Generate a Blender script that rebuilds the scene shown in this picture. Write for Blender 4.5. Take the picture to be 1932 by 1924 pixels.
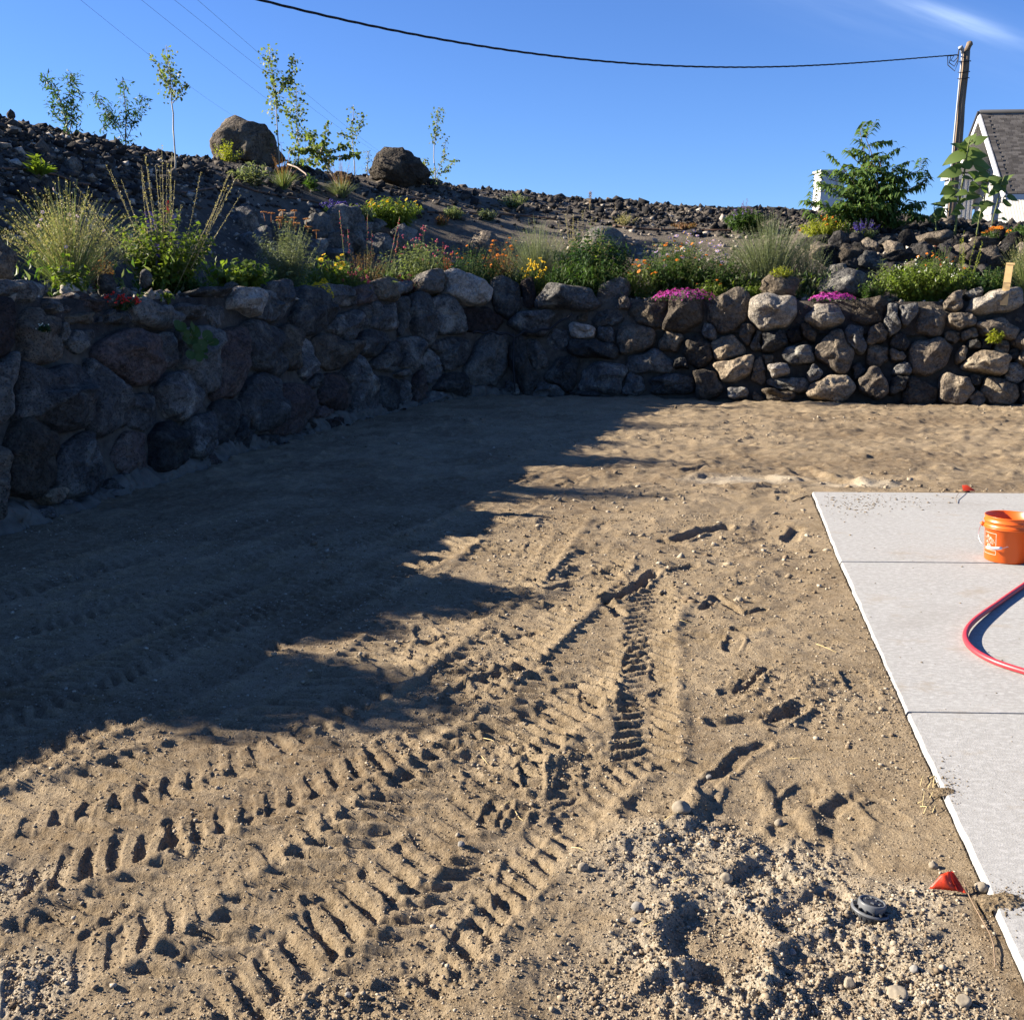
import bpy, bmesh, math, random
import numpy as np
from mathutils import Vector, Matrix
from mathutils.bvhtree import BVHTree

R = math.radians
for o in list(bpy.data.objects):
    bpy.data.objects.remove(o)
scene = bpy.context.scene
COL = scene.collection
rng = random.Random(7)
nrg = np.random.default_rng(11)

# ------------------------------------------------------------------ camera
CAM_H, PITCH, FPX, CX, CY = 1.5, R(11.9), 1936.0, 966.0, 962.0
cam = bpy.data.cameras.new('camera')
cam_ob = bpy.data.objects.new('camera', cam)
COL.objects.link(cam_ob)
cam_ob.location = (0, 0, CAM_H)
cam_ob.rotation_euler = (R(90) - PITCH, 0, 0)
cam.sensor_fit = 'HORIZONTAL'
cam.sensor_width = 36.0
cam.lens = 36.0 * FPX / 1932.0
cam.clip_start = 0.05
cam.clip_end = 3000
scene.camera = cam_ob

# ------------------------------------------------------------------ sky and sun
SUN_EL, SUN_AZ = R(25.0), R(-79.0)          # azimuth from +Y towards +X
sunvec = Vector((math.sin(SUN_AZ) * math.cos(SUN_EL), math.cos(SUN_AZ) * math.cos(SUN_EL), math.sin(SUN_EL)))
world = bpy.data.worlds.new('World')
scene.world = world
world.use_nodes = True
wt = world.node_tree
wt.nodes.clear()
w_out = wt.nodes.new('ShaderNodeOutputWorld')
w_bg = wt.nodes.new('ShaderNodeBackground')
w_sky = wt.nodes.new('ShaderNodeTexSky')
w_sky.sky_type = 'NISHITA'
w_sky.sun_disc = False
w_sky.sun_elevation = SUN_EL
w_sky.sun_rotation = SUN_AZ
w_sky.altitude = 1200
w_sky.air_density = 1.0
w_sky.dust_density = 0.25
w_sky.ozone_density = 4.0
w_bg.inputs['Strength'].default_value = 0.05
# one faint wisp of cirrus high on the right
w_tc = wt.nodes.new('ShaderNodeTexCoord')
def wmath(op, a, b=None):
    n = wt.nodes.new('ShaderNodeMath'); n.operation = op
    for k, v in enumerate((a, b)):
        if v is None: continue
        if isinstance(v, (int, float)): n.inputs[k].default_value = v
        else: wt.links.new(v, n.inputs[k])
    return n.outputs[0]
w_sep = wt.nodes.new('ShaderNodeSeparateXYZ')
wt.links.new(w_tc.outputs['Generated'], w_sep.inputs[0])
w_u = wmath('DIVIDE', w_sep.outputs['X'], w_sep.outputs['Y'])
w_v = wmath('DIVIDE', w_sep.outputs['Z'], w_sep.outputs['Y'])
w_cmb = wt.nodes.new('ShaderNodeCombineXYZ')
w_du = wmath('SUBTRACT', w_u, 0.40)
w_ln = wmath('ADD', wmath('SUBTRACT', w_v, 0.243), wmath('MULTIPLY', w_du, 0.30))
wt.links.new(wmath('MULTIPLY', w_u, 14.0), w_cmb.inputs[0])
wt.links.new(wmath('MULTIPLY', w_ln, 130.0), w_cmb.inputs[1])
w_n = wt.nodes.new('ShaderNodeTexNoise')
w_n.inputs['Scale'].default_value = 0.9
w_n.inputs['Detail'].default_value = 7
wt.links.new(w_cmb.outputs[0], w_n.inputs['Vector'])
def wgauss(x, s):
    q = wmath('DIVIDE', x, s)
    return wmath('POWER', 2.718, wmath('MULTIPLY', wmath('MULTIPLY', q, q), -1.0))
w_streak = wmath('MULTIPLY', wgauss(w_ln, 0.0075), wgauss(w_du, 0.055))
w_str2 = wmath('MULTIPLY', wgauss(wmath('ADD', w_ln, 0.012), 0.03), wgauss(wmath('SUBTRACT', w_u, 0.28), 0.22))
w_all = wmath('ADD', w_streak, wmath('MULTIPLY', w_str2, 0.16))
w_front = wmath('GREATER_THAN', w_sep.outputs['Y'], 0.05)
w_fac = wmath('MULTIPLY', wmath('MULTIPLY', wmath('MULTIPLY', w_all, w_n.outputs['Fac']), 0.42), w_front)
w_tint = wt.nodes.new('ShaderNodeMix'); w_tint.data_type = 'RGBA'; w_tint.blend_type = 'MULTIPLY'
w_tint.inputs[0].default_value = 1.0
w_tint.inputs[7].default_value = (0.58, 0.76, 1.10, 1)
wt.links.new(w_sky.outputs[0], w_tint.inputs[6])
w_mix = wt.nodes.new('ShaderNodeMix'); w_mix.data_type = 'RGBA'
wt.links.new(w_fac, w_mix.inputs[0])
wt.links.new(w_tint.outputs[2], w_mix.inputs[6])
w_mix.inputs[7].default_value = (9.0, 10.5, 12.5, 1)
wt.links.new(w_mix.outputs[2], w_bg.inputs['Color'])
wt.links.new(w_bg.outputs[0], w_out.inputs['Surface'])

sun = bpy.data.lights.new('sun', 'SUN')
sun.energy = 5.0
sun.angle = R(0.53)
sun.color = (1.0, 0.90, 0.76)
sun_ob = bpy.data.objects.new('sun', sun)
COL.objects.link(sun_ob)
sun_ob.location = (-20, 5, 20)
sun_ob.rotation_euler = sunvec.to_track_quat('Z', 'Y').to_euler()

vs = scene.view_settings
vs.view_transform = 'Standard'
vs.look = 'None'
vs.gamma = 1.0
vs.use_curve_mapping = False
vs.exposure = 1.8
scene.cycles.max_bounces = 6
scene.cycles.diffuse_bounces = 1
scene.cycles.use_denoising = True

# ------------------------------------------------------------------ survey: photo pixel (1932 wide) -> place
FWD = np.array([0, math.cos(PITCH), -math.sin(PITCH)])
UPV = np.array([0, math.sin(PITCH), math.cos(PITCH)])
RGT = np.array([1.0, 0, 0])
def ray(x, y):
    return RGT * ((x - CX) / FPX) + UPV * (-(y - CY) / FPX) + FWD
def gnd(x, y, z=0.0):
    d = ray(x, y)
    k = (z - CAM_H) / d[2]
    return np.array([d[0] * k, d[1] * k, z])
def at(x, y, Y):
    d = ray(x, y)
    k = Y / d[1]
    return np.array([d[0] * k, Y, CAM_H + d[2] * k])
def proj(p):
    p = np.asarray(p, float) - np.array([0, 0, CAM_H])
    w = p @ FWD
    return CX + FPX * (p @ RGT) / w, CY - FPX * (p @ UPV) / w

# ------------------------------------------------------------------ noise in numpy
def _hash(ix, iy, iz, seed):
    h = (ix.astype(np.int64) * 374761393 + iy.astype(np.int64) * 668265263 + iz.astype(np.int64) * 2147483647 + seed * 974634777) & 0xffffffff
    h = ((h ^ (h >> 13)) * 1274126177) & 0xffffffff
    h = (h ^ (h >> 16))
    return (h & 0xffffff).astype(np.float64) / 0xffffff
def vnoise2(x, y, seed=0):
    xi = np.floor(x); yi = np.floor(y)
    fx = x - xi; fy = y - yi
    fx = fx * fx * (3 - 2 * fx); fy = fy * fy * (3 - 2 * fy)
    xi = xi.astype(np.int64); yi = yi.astype(np.int64); z = np.zeros_like(xi)
    a = _hash(xi, yi, z, seed); b = _hash(xi + 1, yi, z, seed)
    c = _hash(xi, yi + 1, z, seed); d = _hash(xi + 1, yi + 1, z, seed)
    return 2 * ((a * (1 - fx) + b * fx) * (1 - fy) + (c * (1 - fx) + d * fx) * fy) - 1
def fbm2(x, y, oct=4, seed=0, gain=0.5):
    s = 0; a = 1.0; n = 0
    for k in range(oct):
        ca, sa = math.cos(0.6 * k + 0.3), math.sin(0.6 * k + 0.3)
        s = s + a * vnoise2((x * ca - y * sa) * 2 ** k + 17.3 * k, (x * sa + y * ca) * 2 ** k - 9.1 * k, seed + k)
        n += a; a *= gain
    return s / n
def vnoise3(p, seed=0):
    pi = np.floor(p).astype(np.int64); f = p - pi
    f = f * f * (3 - 2 * f)
    r = 0
    for dx in (0, 1):
        wx = f[:, 0] if dx else 1 - f[:, 0]
        for dy in (0, 1):
            wy = f[:, 1] if dy else 1 - f[:, 1]
            for dz in (0, 1):
                wz = f[:, 2] if dz else 1 - f[:, 2]
                r = r + wx * wy * wz * _hash(pi[:, 0] + dx, pi[:, 1] + dy, pi[:, 2] + dz, seed)
    return 2 * r - 1
def fbm3(p, oct=3, seed=0, gain=0.5):
    s = 0; a = 1.0; n = 0
    for k in range(oct):
        s = s + a * vnoise3(p * 2 ** k + 13.7 * k, seed + k); n += a; a *= gain
    return s / n
def worley2(x, y, seed=0):
    xi = np.floor(x).astype(np.int64); yi = np.floor(y).astype(np.int64)
    best = np.full(x.shape, 9.0); cid = np.zeros(x.shape)
    z = np.zeros_like(xi)
    for dx in (-1, 0, 1):
        for dy in (-1, 0, 1):
            cx = xi + dx; cy = yi + dy
            px = cx + _hash(cx, cy, z, seed); py = cy + _hash(cx, cy, z + 1, seed)
            d = np.hypot(px - x, py - y)
            m = d < best
            best = np.where(m, d, best)
            cid = np.where(m, _hash(cx, cy, z + 2, seed), cid)
    return best, cid
def sstep(a, b, x):
    t = np.clip((x - a) / (b - a), 0, 1)
    return t * t * (3 - 2 * t)

# ------------------------------------------------------------------ mesh helpers
def link(o, parent=None, kind=None):
    COL.objects.link(o)
    if parent is not None:
        o.parent = parent
    if kind:
        o['kind'] = kind
    return o
def mesh_np(name, verts, faces, smooth=True):
    """verts Nx3, faces MxK array (K=3 or 4) or list of tuples"""
    me = bpy.data.meshes.new(name)
    verts = np.asarray(verts, np.float32)
    if isinstance(faces, np.ndarray):
        k = faces.shape[1]; m = faces.shape[0]
        me.vertices.add(len(verts)); me.vertices.foreach_set('co', verts.ravel())
        me.loops.add(m * k); me.loops.foreach_set('vertex_index', faces.astype(np.int32).ravel())
        me.polygons.add(m); me.polygons.foreach_set('loop_start', np.arange(0, m * k, k, dtype=np.int32))
        me.update(calc_edges=True)
    else:
        me.from_pydata([tuple(map(float, v)) for v in verts], [], faces)
        me.update()
    if smooth:
        me.polygons.foreach_set('use_smooth', np.ones(len(me.polygons), bool))
    return me
def mk(name, verts, faces, mat, parent=None, loc=(0, 0, 0), smooth=True, kind=None):
    me = mesh_np(name, verts, faces, smooth)
    if mat is not None:
        for m in (mat if isinstance(mat, (list, tuple)) else [mat]):
            me.materials.append(m)
    o = bpy.data.objects.new(name, me)
    o.location = loc
    return link(o, parent, kind)
def tag(o, label, cat, group=None):
    o['label'] = label; o['category'] = cat
    if group: o['group'] = group
    return o
def thing(name, label, cat, loc, group=None):
    o = bpy.data.objects.new(name, None)
    o.empty_display_size = 0.1
    o.location = tuple(float(c) for c in loc)
    COL.objects.link(o)
    return tag(o, label, cat, group)
def struct(o):
    o['kind'] = 'structure'
    return o

class MB:
    def __init__(s):
        s.v = []; s.f = []; s.m = []
    def add(s, vs_, fs, mi=0):
        b = len(s.v)
        s.v.extend([tuple(float(c) for c in q) for q in vs_])
        s.f.extend([tuple(b + i for i in f) for f in fs])
        s.m.extend([mi] * len(fs))
    def box(s, c, size, rot=None, mi=0):
        hx, hy, hz = size[0] / 2, size[1] / 2, size[2] / 2
        P = [Vector((x, y, z)) for x in (-hx, hx) for y in (-hy, hy) for z in (-hz, hz)]
        if rot is not None: P = [rot @ p for p in P]
        P = [p + Vector(c) for p in P]
        s.add(P, [(0, 1, 3, 2), (4, 6, 7, 5), (0, 4, 5, 1), (2, 3, 7, 6), (0, 2, 6, 4), (1, 5, 7, 3)], mi)
    def tube(s, pts, rad, n=5, mi=0, cap=True):
        pts = [Vector(p) for p in pts]
        if not isinstance(rad, (list, tuple)): rad = [rad] * len(pts)
        rings = []
        ref = Vector((0.31, 0.2, 0.93))
        for i, p in enumerate(pts):
            t = (pts[min(i + 1, len(pts) - 1)] - pts[max(i - 1, 0)])
            if t.length < 1e-9: t = Vector((0, 0, 1))
            t.normalize()
            a = t.cross(ref)
            if a.length < 1e-3: a = t.cross(Vector((1, 0, 0)))
            a.normalize(); b = t.cross(a)
            rings.append([p + (a * math.cos(2 * math.pi * k / n) + b * math.sin(2 * math.pi * k / n)) * rad[i] for k in range(n)])
        V = [q for r_ in rings for q in r_]
        F = []
        for i in range(len(pts) - 1):
            for k in range(n):
                F.append((i * n + k, i * n + (k + 1) % n, (i + 1) * n + (k + 1) % n, (i + 1) * n + k))
        if cap:
            F.append(tuple(range(n - 1, -1, -1)))
            F.append(tuple((len(pts) - 1) * n + k for k in range(n)))
        s.add(V, F, mi)
    def leaf(s, p, d, nrm, L, W, curl=0.15, mi=0):
        p = Vector(p); d = Vector(d).normalized(); nrm = Vector(nrm)
        side = d.cross(nrm)
        if side.length < 1e-4: side = d.cross(Vector((0.3, 0.9, 0.2)))
        side.normalize(); nn = side.cross(d)
        c = p + d * (L * 0.5) + nn * (L * curl * 0.5)
        t = p + d * L - nn * (L * curl)
        l = p + d * (L * 0.42) + side * (W / 2) + nn * (L * curl * 0.9)
        r_ = p + d * (L * 0.42) - side * (W / 2) + nn * (L * curl * 0.9)
        s.add([p, l, t, r_, c], [(0, 4, 1), (1, 4, 2), (0, 3, 4), (3, 2, 4)], mi)
    def blob(s, p, r, mi=0, st=1.0):
        x, y, z = p
        s.add([(x + r, y, z), (x - r, y, z), (x, y + r, z), (x, y - r, z), (x, y, z + r * st), (x, y, z - r * st)],
              [(0, 2, 4), (2, 1, 4), (1, 3, 4), (3, 0, 4), (2, 0, 5), (1, 2, 5), (3, 1, 5), (0, 3, 5)], mi)
    def daisy(s, p, nrm, r, n=6, mi=0, mc=None):
        p = Vector(p); nrm = Vector(nrm).normalized()
        a = nrm.cross(Vector((0.2, 0.9, 0.3))); a.normalize(); b = nrm.cross(a)
        for k in range(n):
            an = 2 * math.pi * k / n
            d = a * math.cos(an) + b * math.sin(an); e = a * -math.sin(an) + b * math.cos(an)
            s.add([p, p + d * r * .6 + e * r * .32 + nrm * r * .12, p + d * r, p + d * r * .6 - e * r * .32 + nrm * r * .12], [(0, 3, 2, 1)], mi)
        if mc is not None:
            s.blob(p + nrm * r * .1, r * .28, mc)
    def build(s, name, mats, parent=None, loc=(0, 0, 0), smooth=True, kind=None):
        me = bpy.data.meshes.new(name)
        me.from_pydata(s.v, [], s.f)
        for m in (mats if isinstance(mats, (list, tuple)) else [mats]): me.materials.append(m)
        if any(s.m): me.polygons.foreach_set('material_index', np.array(s.m, np.int32))
        if smooth: me.polygons.foreach_set('use_smooth', np.ones(len(s.f), bool))
        me.update()
        o = bpy.data.objects.new(name, me)
        o.location = tuple(float(c) for c in loc)
        return link(o, parent, kind)

# ------------------------------------------------------------------ materials
def nmat(name):
    m = bpy.data.materials.new(name)
    m.use_nodes = True
    t = m.node_tree
    t.nodes.clear()
    out = t.nodes.new('ShaderNodeOutputMaterial')
    return m, t, out
class NT:
    def __init__(s, t): s.t = t
    def n(s, kind, **kw):
        x = s.t.nodes.new(kind)
        for k, v in kw.items():
            setattr(x, k, v)
        return x
    def link(s, a, b): s.t.links.new(a, b)
    def setin(s, node, key, v):
        i = node.inputs[key]
        if hasattr(v, 'links') or hasattr(v, 'is_linked'): s.link(v, i)
        else: i.default_value = v
    def math(s, op, a, b=0.0, clamp=False):
        x = s.n('ShaderNodeMath', operation=op, use_clamp=clamp)
        s.setin(x, 0, a); s.setin(x, 1, b)
        return x.outputs[0]
    def mix(s, f, a, b, blend='MIX'):
        x = s.n('ShaderNodeMix', data_type='RGBA', blend_type=blend)
        s.setin(x, 0, f)
        for i, v in ((6, a), (7, b)):
            if isinstance(v, tuple) and len(v) == 3: v = v + (1.0,)
            s.setin(x, i, v)
        return x.outputs[2]
    def noise(s, vec, scale, detail=4, rough=0.55, dist=0.0):
        x = s.n('ShaderNodeTexNoise')
        if vec is not None: s.link(vec, x.inputs['Vector'])
        x.inputs['Scale'].default_value = scale; x.inputs['Detail'].default_value = detail
        x.inputs['Roughness'].default_value = rough; x.inputs['Distortion'].default_value = dist
        return x.outputs['Fac']
    def voro(s, vec, scale, feature='F1'):
        x = s.n('ShaderNodeTexVoronoi', feature=feature)
        s.link(vec, x.inputs['Vector']); x.inputs['Scale'].default_value = scale
        return x.outputs['Distance'], x.outputs['Color'] if feature == 'F1' else None
    def ramp(s, f, stops):
        x = s.n('ShaderNodeValToRGB')
        e = x.color_ramp.elements
        while len(e) < len(stops): e.new(0.5)
        for q, (p, c) in zip(e, stops):
            q.position = p
            q.color = (c if isinstance(c, tuple) else (c, c, c)) + (1.0,) if not (isinstance(c, tuple) and len(c) == 4) else c
        s.link(f, x.inputs[0])
        return x.outputs[0]
    def bump(s, h, strength, dist, prev=None):
        x = s.n('ShaderNodeBump')
        x.inputs['Strength'].default_value = strength; x.inputs['Distance'].default_value = dist
        s.link(h, x.inputs['Height'])
        if prev is not None: s.link(prev, x.inputs['Normal'])
        return x.outputs[0]
    def bsdf(s, out, color, rough=0.9, normal=None, spec=0.25, metal=0.0):
        x = s.n('ShaderNodeBsdfPrincipled')
        if isinstance(color, tuple): color = color[:3] + (1.0,)
        s.setin(x, 'Base Color', color); s.setin(x, 'Roughness', rough)
        x.inputs['Specular IOR Level'].default_value = spec; x.inputs['Metallic'].default_value = metal
        if normal is not None: s.link(normal, x.inputs['Normal'])
        s.link(x.outputs[0], out.inputs['Surface'])
        return x
def plain(name, color, rough=0.7, spec=0.3, var=0.12, scale=12.0, bump=0.0, metal=0.0):
    m, t, out = nmat(name); N = NT(t)
    tc = N.n('ShaderNodeTexCoord').outputs['Object']
    f = N.noise(tc, scale, 5)
    c = N.mix(N.ramp(f, [(0.3, 0.0), (0.7, 1.0)]), tuple(q * (1 - var) for q in color), tuple(min(1, q * (1 + var)) for q in color))
    nm = N.bump(f, 0.5, bump) if bump else None
    N.bsdf(out, c, rough, nm, spec, metal)
    return m
def leafmat(name, color, color2=None, trans=0.45, rough=0.55):
    """foliage: thin leaf that lets part of the light through"""
    m, t, out = nmat(name); N = NT(t)
    geo = N.n('ShaderNodeNewGeometry')
    rnd = geo.outputs['Random Per Island']
    if color2 is None: color2 = (color[0] * 1.6, color[1] * 1.35, color[2] * 1.2)
    c = N.mix(rnd, color, color2)
    d = N.n('ShaderNodeBsdfPrincipled'); N.link(c, d.inputs['Base Color'])
    d.inputs['Roughness'].default_value = rough; d.inputs['Specular IOR Level'].default_value = 0.35
    tr = N.n('ShaderNodeBsdfTranslucent')
    N.link(N.mix(1.0, c, (1.25, 1.3, 0.7), 'MULTIPLY'), tr.inputs['Color'])
    mx = N.n('ShaderNodeMixShader'); mx.inputs[0].default_value = trans
    N.link(d.outputs[0], mx.inputs[1]); N.link(tr.outputs[0], mx.inputs[2])
    N.link(mx.outputs[0], out.inputs['Surface'])
    return m
def stonemat(name, base, dark, patch, patch_amt, bump=1.0, scale=1.0):
    m, t, out = nmat(name); N = NT(t)
    tc = N.n('ShaderNodeTexCoord').outputs['Object']
    oi = N.n('ShaderNodeObjectInfo')
    cmb = N.n('ShaderNodeVectorMath', operation='ADD')
    N.link(tc, cmb.inputs[0])
    sc = N.n('ShaderNodeVectorMath', operation='SCALE'); sc.inputs[0].default_value = (37.0, 21.0, 53.0)
    N.link(oi.outputs['Random'], sc.inputs['Scale']); N.link(sc.outputs[0], cmb.inputs[1])
    v = cmb.outputs[0]
    n1 = N.noise(v, 5 * scale, 6, 0.6)
    n2 = N.noise(v, 24 * scale, 5, 0.65)
    n3 = N.noise(v, 90 * scale, 4, 0.7)
    c = N.mix(N.ramp(n1, [(0.3, 0.0), (0.7, 1.0)]), dark, base)
    c = N.mix(N.ramp(n2, [(0.4, 0.0), (0.72, 0.75)]), c, tuple(q * 1.55 for q in base))
    pm = N.math('MULTIPLY', N.ramp(N.noise(v, 3.2 * scale, 7, 0.68, 0.6), [(0.5, 0.0), (0.66, 1.0)]), patch_amt)
    c = N.mix(pm, c, patch)
    hv = N.n('ShaderNodeHueSaturation')
    hv.inputs['Saturation'].default_value = 1.0
    N.link(N.math('ADD', N.math('MULTIPLY', oi.outputs['Random'], 1.25), 0.5), hv.inputs['Value'])
    N.link(c, hv.inputs['Color'])
    ve, _ = N.voro(v, 60 * scale)
    pits = N.ramp(ve, [(0.12, 0.0), (0.42, 1.0)])
    c2 = N.mix(N.math('MULTIPLY', N.math('SUBTRACT', 1.0, pits), 0.65), hv.outputs[0], tuple(q * 0.35 for q in dark))
    h = N.math('ADD', N.math('MULTIPLY', n2, 0.9), N.math('MULTIPLY', n3, 0.45))
    h = N.math('ADD', h, N.math('MULTIPLY', pits, 0.25))
    wv = N.n('ShaderNodeVectorMath', operation='ADD'); N.link(v, wv.inputs[0])
    nz_ = N.n('ShaderNodeTexNoise'); nz_.inputs['Scale'].default_value = 7 * scale; N.link(v, nz_.inputs['Vector'])
    sc2 = N.n('ShaderNodeVectorMath', operation='SCALE'); N.link(nz_.outputs['Color'], sc2.inputs[0]); sc2.inputs['Scale'].default_value = .12
    N.link(sc2.outputs[0], wv.inputs[1])
    fr, _ = N.voro(wv.outputs[0], 6.5 * scale); fr2, _ = N.voro(wv.outputs[0], 17 * scale)
    nm0 = N.bump(N.math('ADD', fr, N.math('MULTIPLY', fr2, .45)), 0.75 * bump, 0.10)
    nm = N.bump(h, 0.9 * bump, 0.035, nm0)
    N.bsdf(out, c2, 0.92, nm, 0.2)
    return m

M = {}
M['d'] = stonemat('basalt_dark', (0.088, 0.084, 0.077), (0.028, 0.027, 0.026), (0.27, 0.255, 0.215), 0.75)
M['db'] = stonemat('basalt_brown_dark', (0.080, 0.058, 0.050), (0.027, 0.021, 0.019), (0.17, 0.14, 0.11), 0.45)
M['b'] = stonemat('basalt_brown', (0.115, 0.093, 0.069), (0.038, 0.033, 0.028), (0.26, 0.215, 0.155), 0.55)
M['g'] = stonemat('stone_grey', (0.125, 0.118, 0.103), (0.05, 0.048, 0.045), (0.27, 0.25, 0.21), 0.6)
M['t'] = stonemat('stone_tan', (0.20, 0.158, 0.108), (0.075, 0.060, 0.046), (0.33, 0.28, 0.20), 0.6)
M['p'] = stonemat('stone_pale', (0.27, 0.24, 0.20), (0.13, 0.11, 0.09), (0.40, 0.375, 0.335), 0.7)
M['w'] = stonemat('stone_white', (0.35, 0.31, 0.25), (0.17, 0.145, 0.115), (0.47, 0.44, 0.39), 0.6)
M['k'] = stonemat('lava_black', (0.034, 0.031, 0.029), (0.010, 0.010, 0.010), (0.10, 0.088, 0.074), 0.4)
# ================================================================== the wall line
base_px = [(-60, 1035), (0, 1015), (200, 945), (400, 880), (600, 815), (750, 772), (850, 754), (930, 746), (1050, 747),
           (1200, 750), (1350, 755), (1500, 759), (1700, 764), (1932, 768), (2020, 769)]
bpts = [(-9.0, -6.0), (-7.2, -2.0), (-5.7, 1.4), (-4.25, 3.5), (-3.6, 5.0)] + [tuple(gnd(x, y)[:2]) for x, y in base_px]
bpts += [(bpts[-1][0] + 3, bpts[-1][1] - 0.7), (bpts[-1][0] + 9, bpts[-1][1] - 2.5), (bpts[-1][0] + 22, bpts[-1][1] - 8)]
bp = np.array(bpts)
# smooth resample
def resample(p, n, it=60):
    d = np.r_[0, np.cumsum(np.hypot(*np.diff(p, axis=0).T))]
    s = np.linspace(0, d[-1], n)
    q = np.c_[np.interp(s, d, p[:, 0]), np.interp(s, d, p[:, 1])]
    for _ in range(it):
        q[1:-1] = 0.25 * q[:-2] + 0.5 * q[1:-1] + 0.25 * q[2:]
    return q, s
NB = 700
BC, BS = resample(bp, NB)
tan_ = np.gradient(BC, axis=0); tan_ /= np.linalg.norm(tan_, axis=1)[:, None]
NRM = np.c_[-tan_[:, 1], tan_[:, 0]]          # away from the yard
for _ in range(40):
    NRM[1:-1] = 0.25 * NRM[:-2] + 0.5 * NRM[1:-1] + 0.25 * NRM[2:]
NRM /= np.linalg.norm(NRM, axis=1)[:, None]
AZ0 = np.degrees(np.arctan2(BC[:, 0], BC[:, 1]))
ZTOP = np.interp(BS, BS[[0, 190, 330, 470, NB - 1]], [1.56, 1.53, 1.48, 1.42, 1.38])
BACK = 0.34                                     # how far the wall leans back over its height
vis = BC[:, 1] > 0.5
i0 = np.argmax(vis)
def wall_at_px(px, py):
    """numpy arrays of pixels -> u index (float), v, 3D point on the wall face"""
    px = np.asarray(px, float); py = np.asarray(py, float)
    dx = (px - CX) / FPX; dyv = -(py - CY) / FPX
    D = dx[:, None] * RGT + dyv[:, None] * UPV + FWD
    az = np.degrees(np.arctan2(D[:, 0], D[:, 1]))
    hor = np.hypot(D[:, 0], D[:, 1])
    el = D[:, 2] / hor
    v = np.full(len(px), 0.5)
    idx = np.arange(i0, NB)
    for _ in range(6):
        # curve at v
        u = np.zeros(len(px))
        lo = BC[idx]; hi = lo + NRM[idx] * BACK
        azl = np.degrees(np.arctan2(lo[:, 0], lo[:, 1])); azh = np.degrees(np.arctan2(hi[:, 0], hi[:, 1]))
        ul = np.interp(az, azl, idx); uh = np.interp(az, azh, idx)
        u = ul * (1 - v) + uh * v
        bx = np.interp(u, np.arange(NB), BC[:, 0]) + np.interp(u, np.arange(NB), NRM[:, 0]) * BACK * v
        by = np.interp(u, np.arange(NB), BC[:, 1]) + np.interp(u, np.arange(NB), NRM[:, 1]) * BACK * v
        r_ = np.hypot(bx, by)
        z = CAM_H + r_ * el
        zt = np.interp(u, np.arange(NB), ZTOP)
        v = np.clip(z / zt, -0.15, 1.3)
    return u, v, np.c_[bx, by, z]
def nrm_at(u):
    nx = np.interp(u, np.arange(NB), NRM[:, 0]); ny = np.interp(u, np.arange(NB), NRM[:, 1])
    n = np.c_[-nx, -ny, np.full(len(u), 0.24)]
    return n / np.linalg.norm(n, axis=1)[:, None]

# ------------------------------------------------------------------ slab outline (needed by the soil)
SLAB_Z = 0.032
slab_px = [(1533, 928), (1560, 992), (1587, 1058), (1630, 1155), (1680, 1270), (1712, 1340), (1770, 1470), (1822, 1580), (1872, 1690), (1934, 1830), (1990, 1960)]
slab_l = np.array([gnd(x, y, SLAB_Z)[:2] for x, y in slab_px])
SLAB_FAR = slab_l[0, 1]
_o = np.argsort(slab_l[:, 1])
def slab_x(Y):
    e = np.interp(Y, slab_l[_o, 1], slab_l[_o, 0])
    lo = slab_l[_o[0]]; l2 = slab_l[_o[2]]
    return np.where(Y < lo[1], lo[0] + (Y - lo[1]) * (l2[0] - lo[0]) / (l2[1] - lo[1]), e)

# ------------------------------------------------------------------ soil
def seg_dist(x, y, pts):
    """distance to polyline, arc position, signed side"""
    best = np.full(x.shape, 99.0); arc = np.zeros(x.shape); sgn = np.zeros(x.shape)
    a0 = 0
    for (ax, ay), (bx, by) in zip(pts[:-1], pts[1:]):
        ex, ey = bx - ax, by - ay
        L = math.hypot(ex, ey)
        t = np.clip(((x - ax) * ex + (y - ay) * ey) / (L * L), 0, 1)
        dx = x - (ax + ex * t); dy = y - (ay + ey * t)
        d = np.hypot(dx, dy)
        m = d < best
        best = np.where(m, d, best); arc = np.where(m, a0 + t * L, arc)
        sgn = np.where(m, np.sign(ex * dy - ey * dx), sgn)
        a0 += L
    return best, arc, sgn, a0
def pxg(pts): return [tuple(gnd(x, y)[:2]) for x, y in pts]
def smooth_poly(p, n=24):
    p = np.array(p)
    q, _ = resample(p, n, 3)
    return [tuple(a) for a in q]
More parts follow.
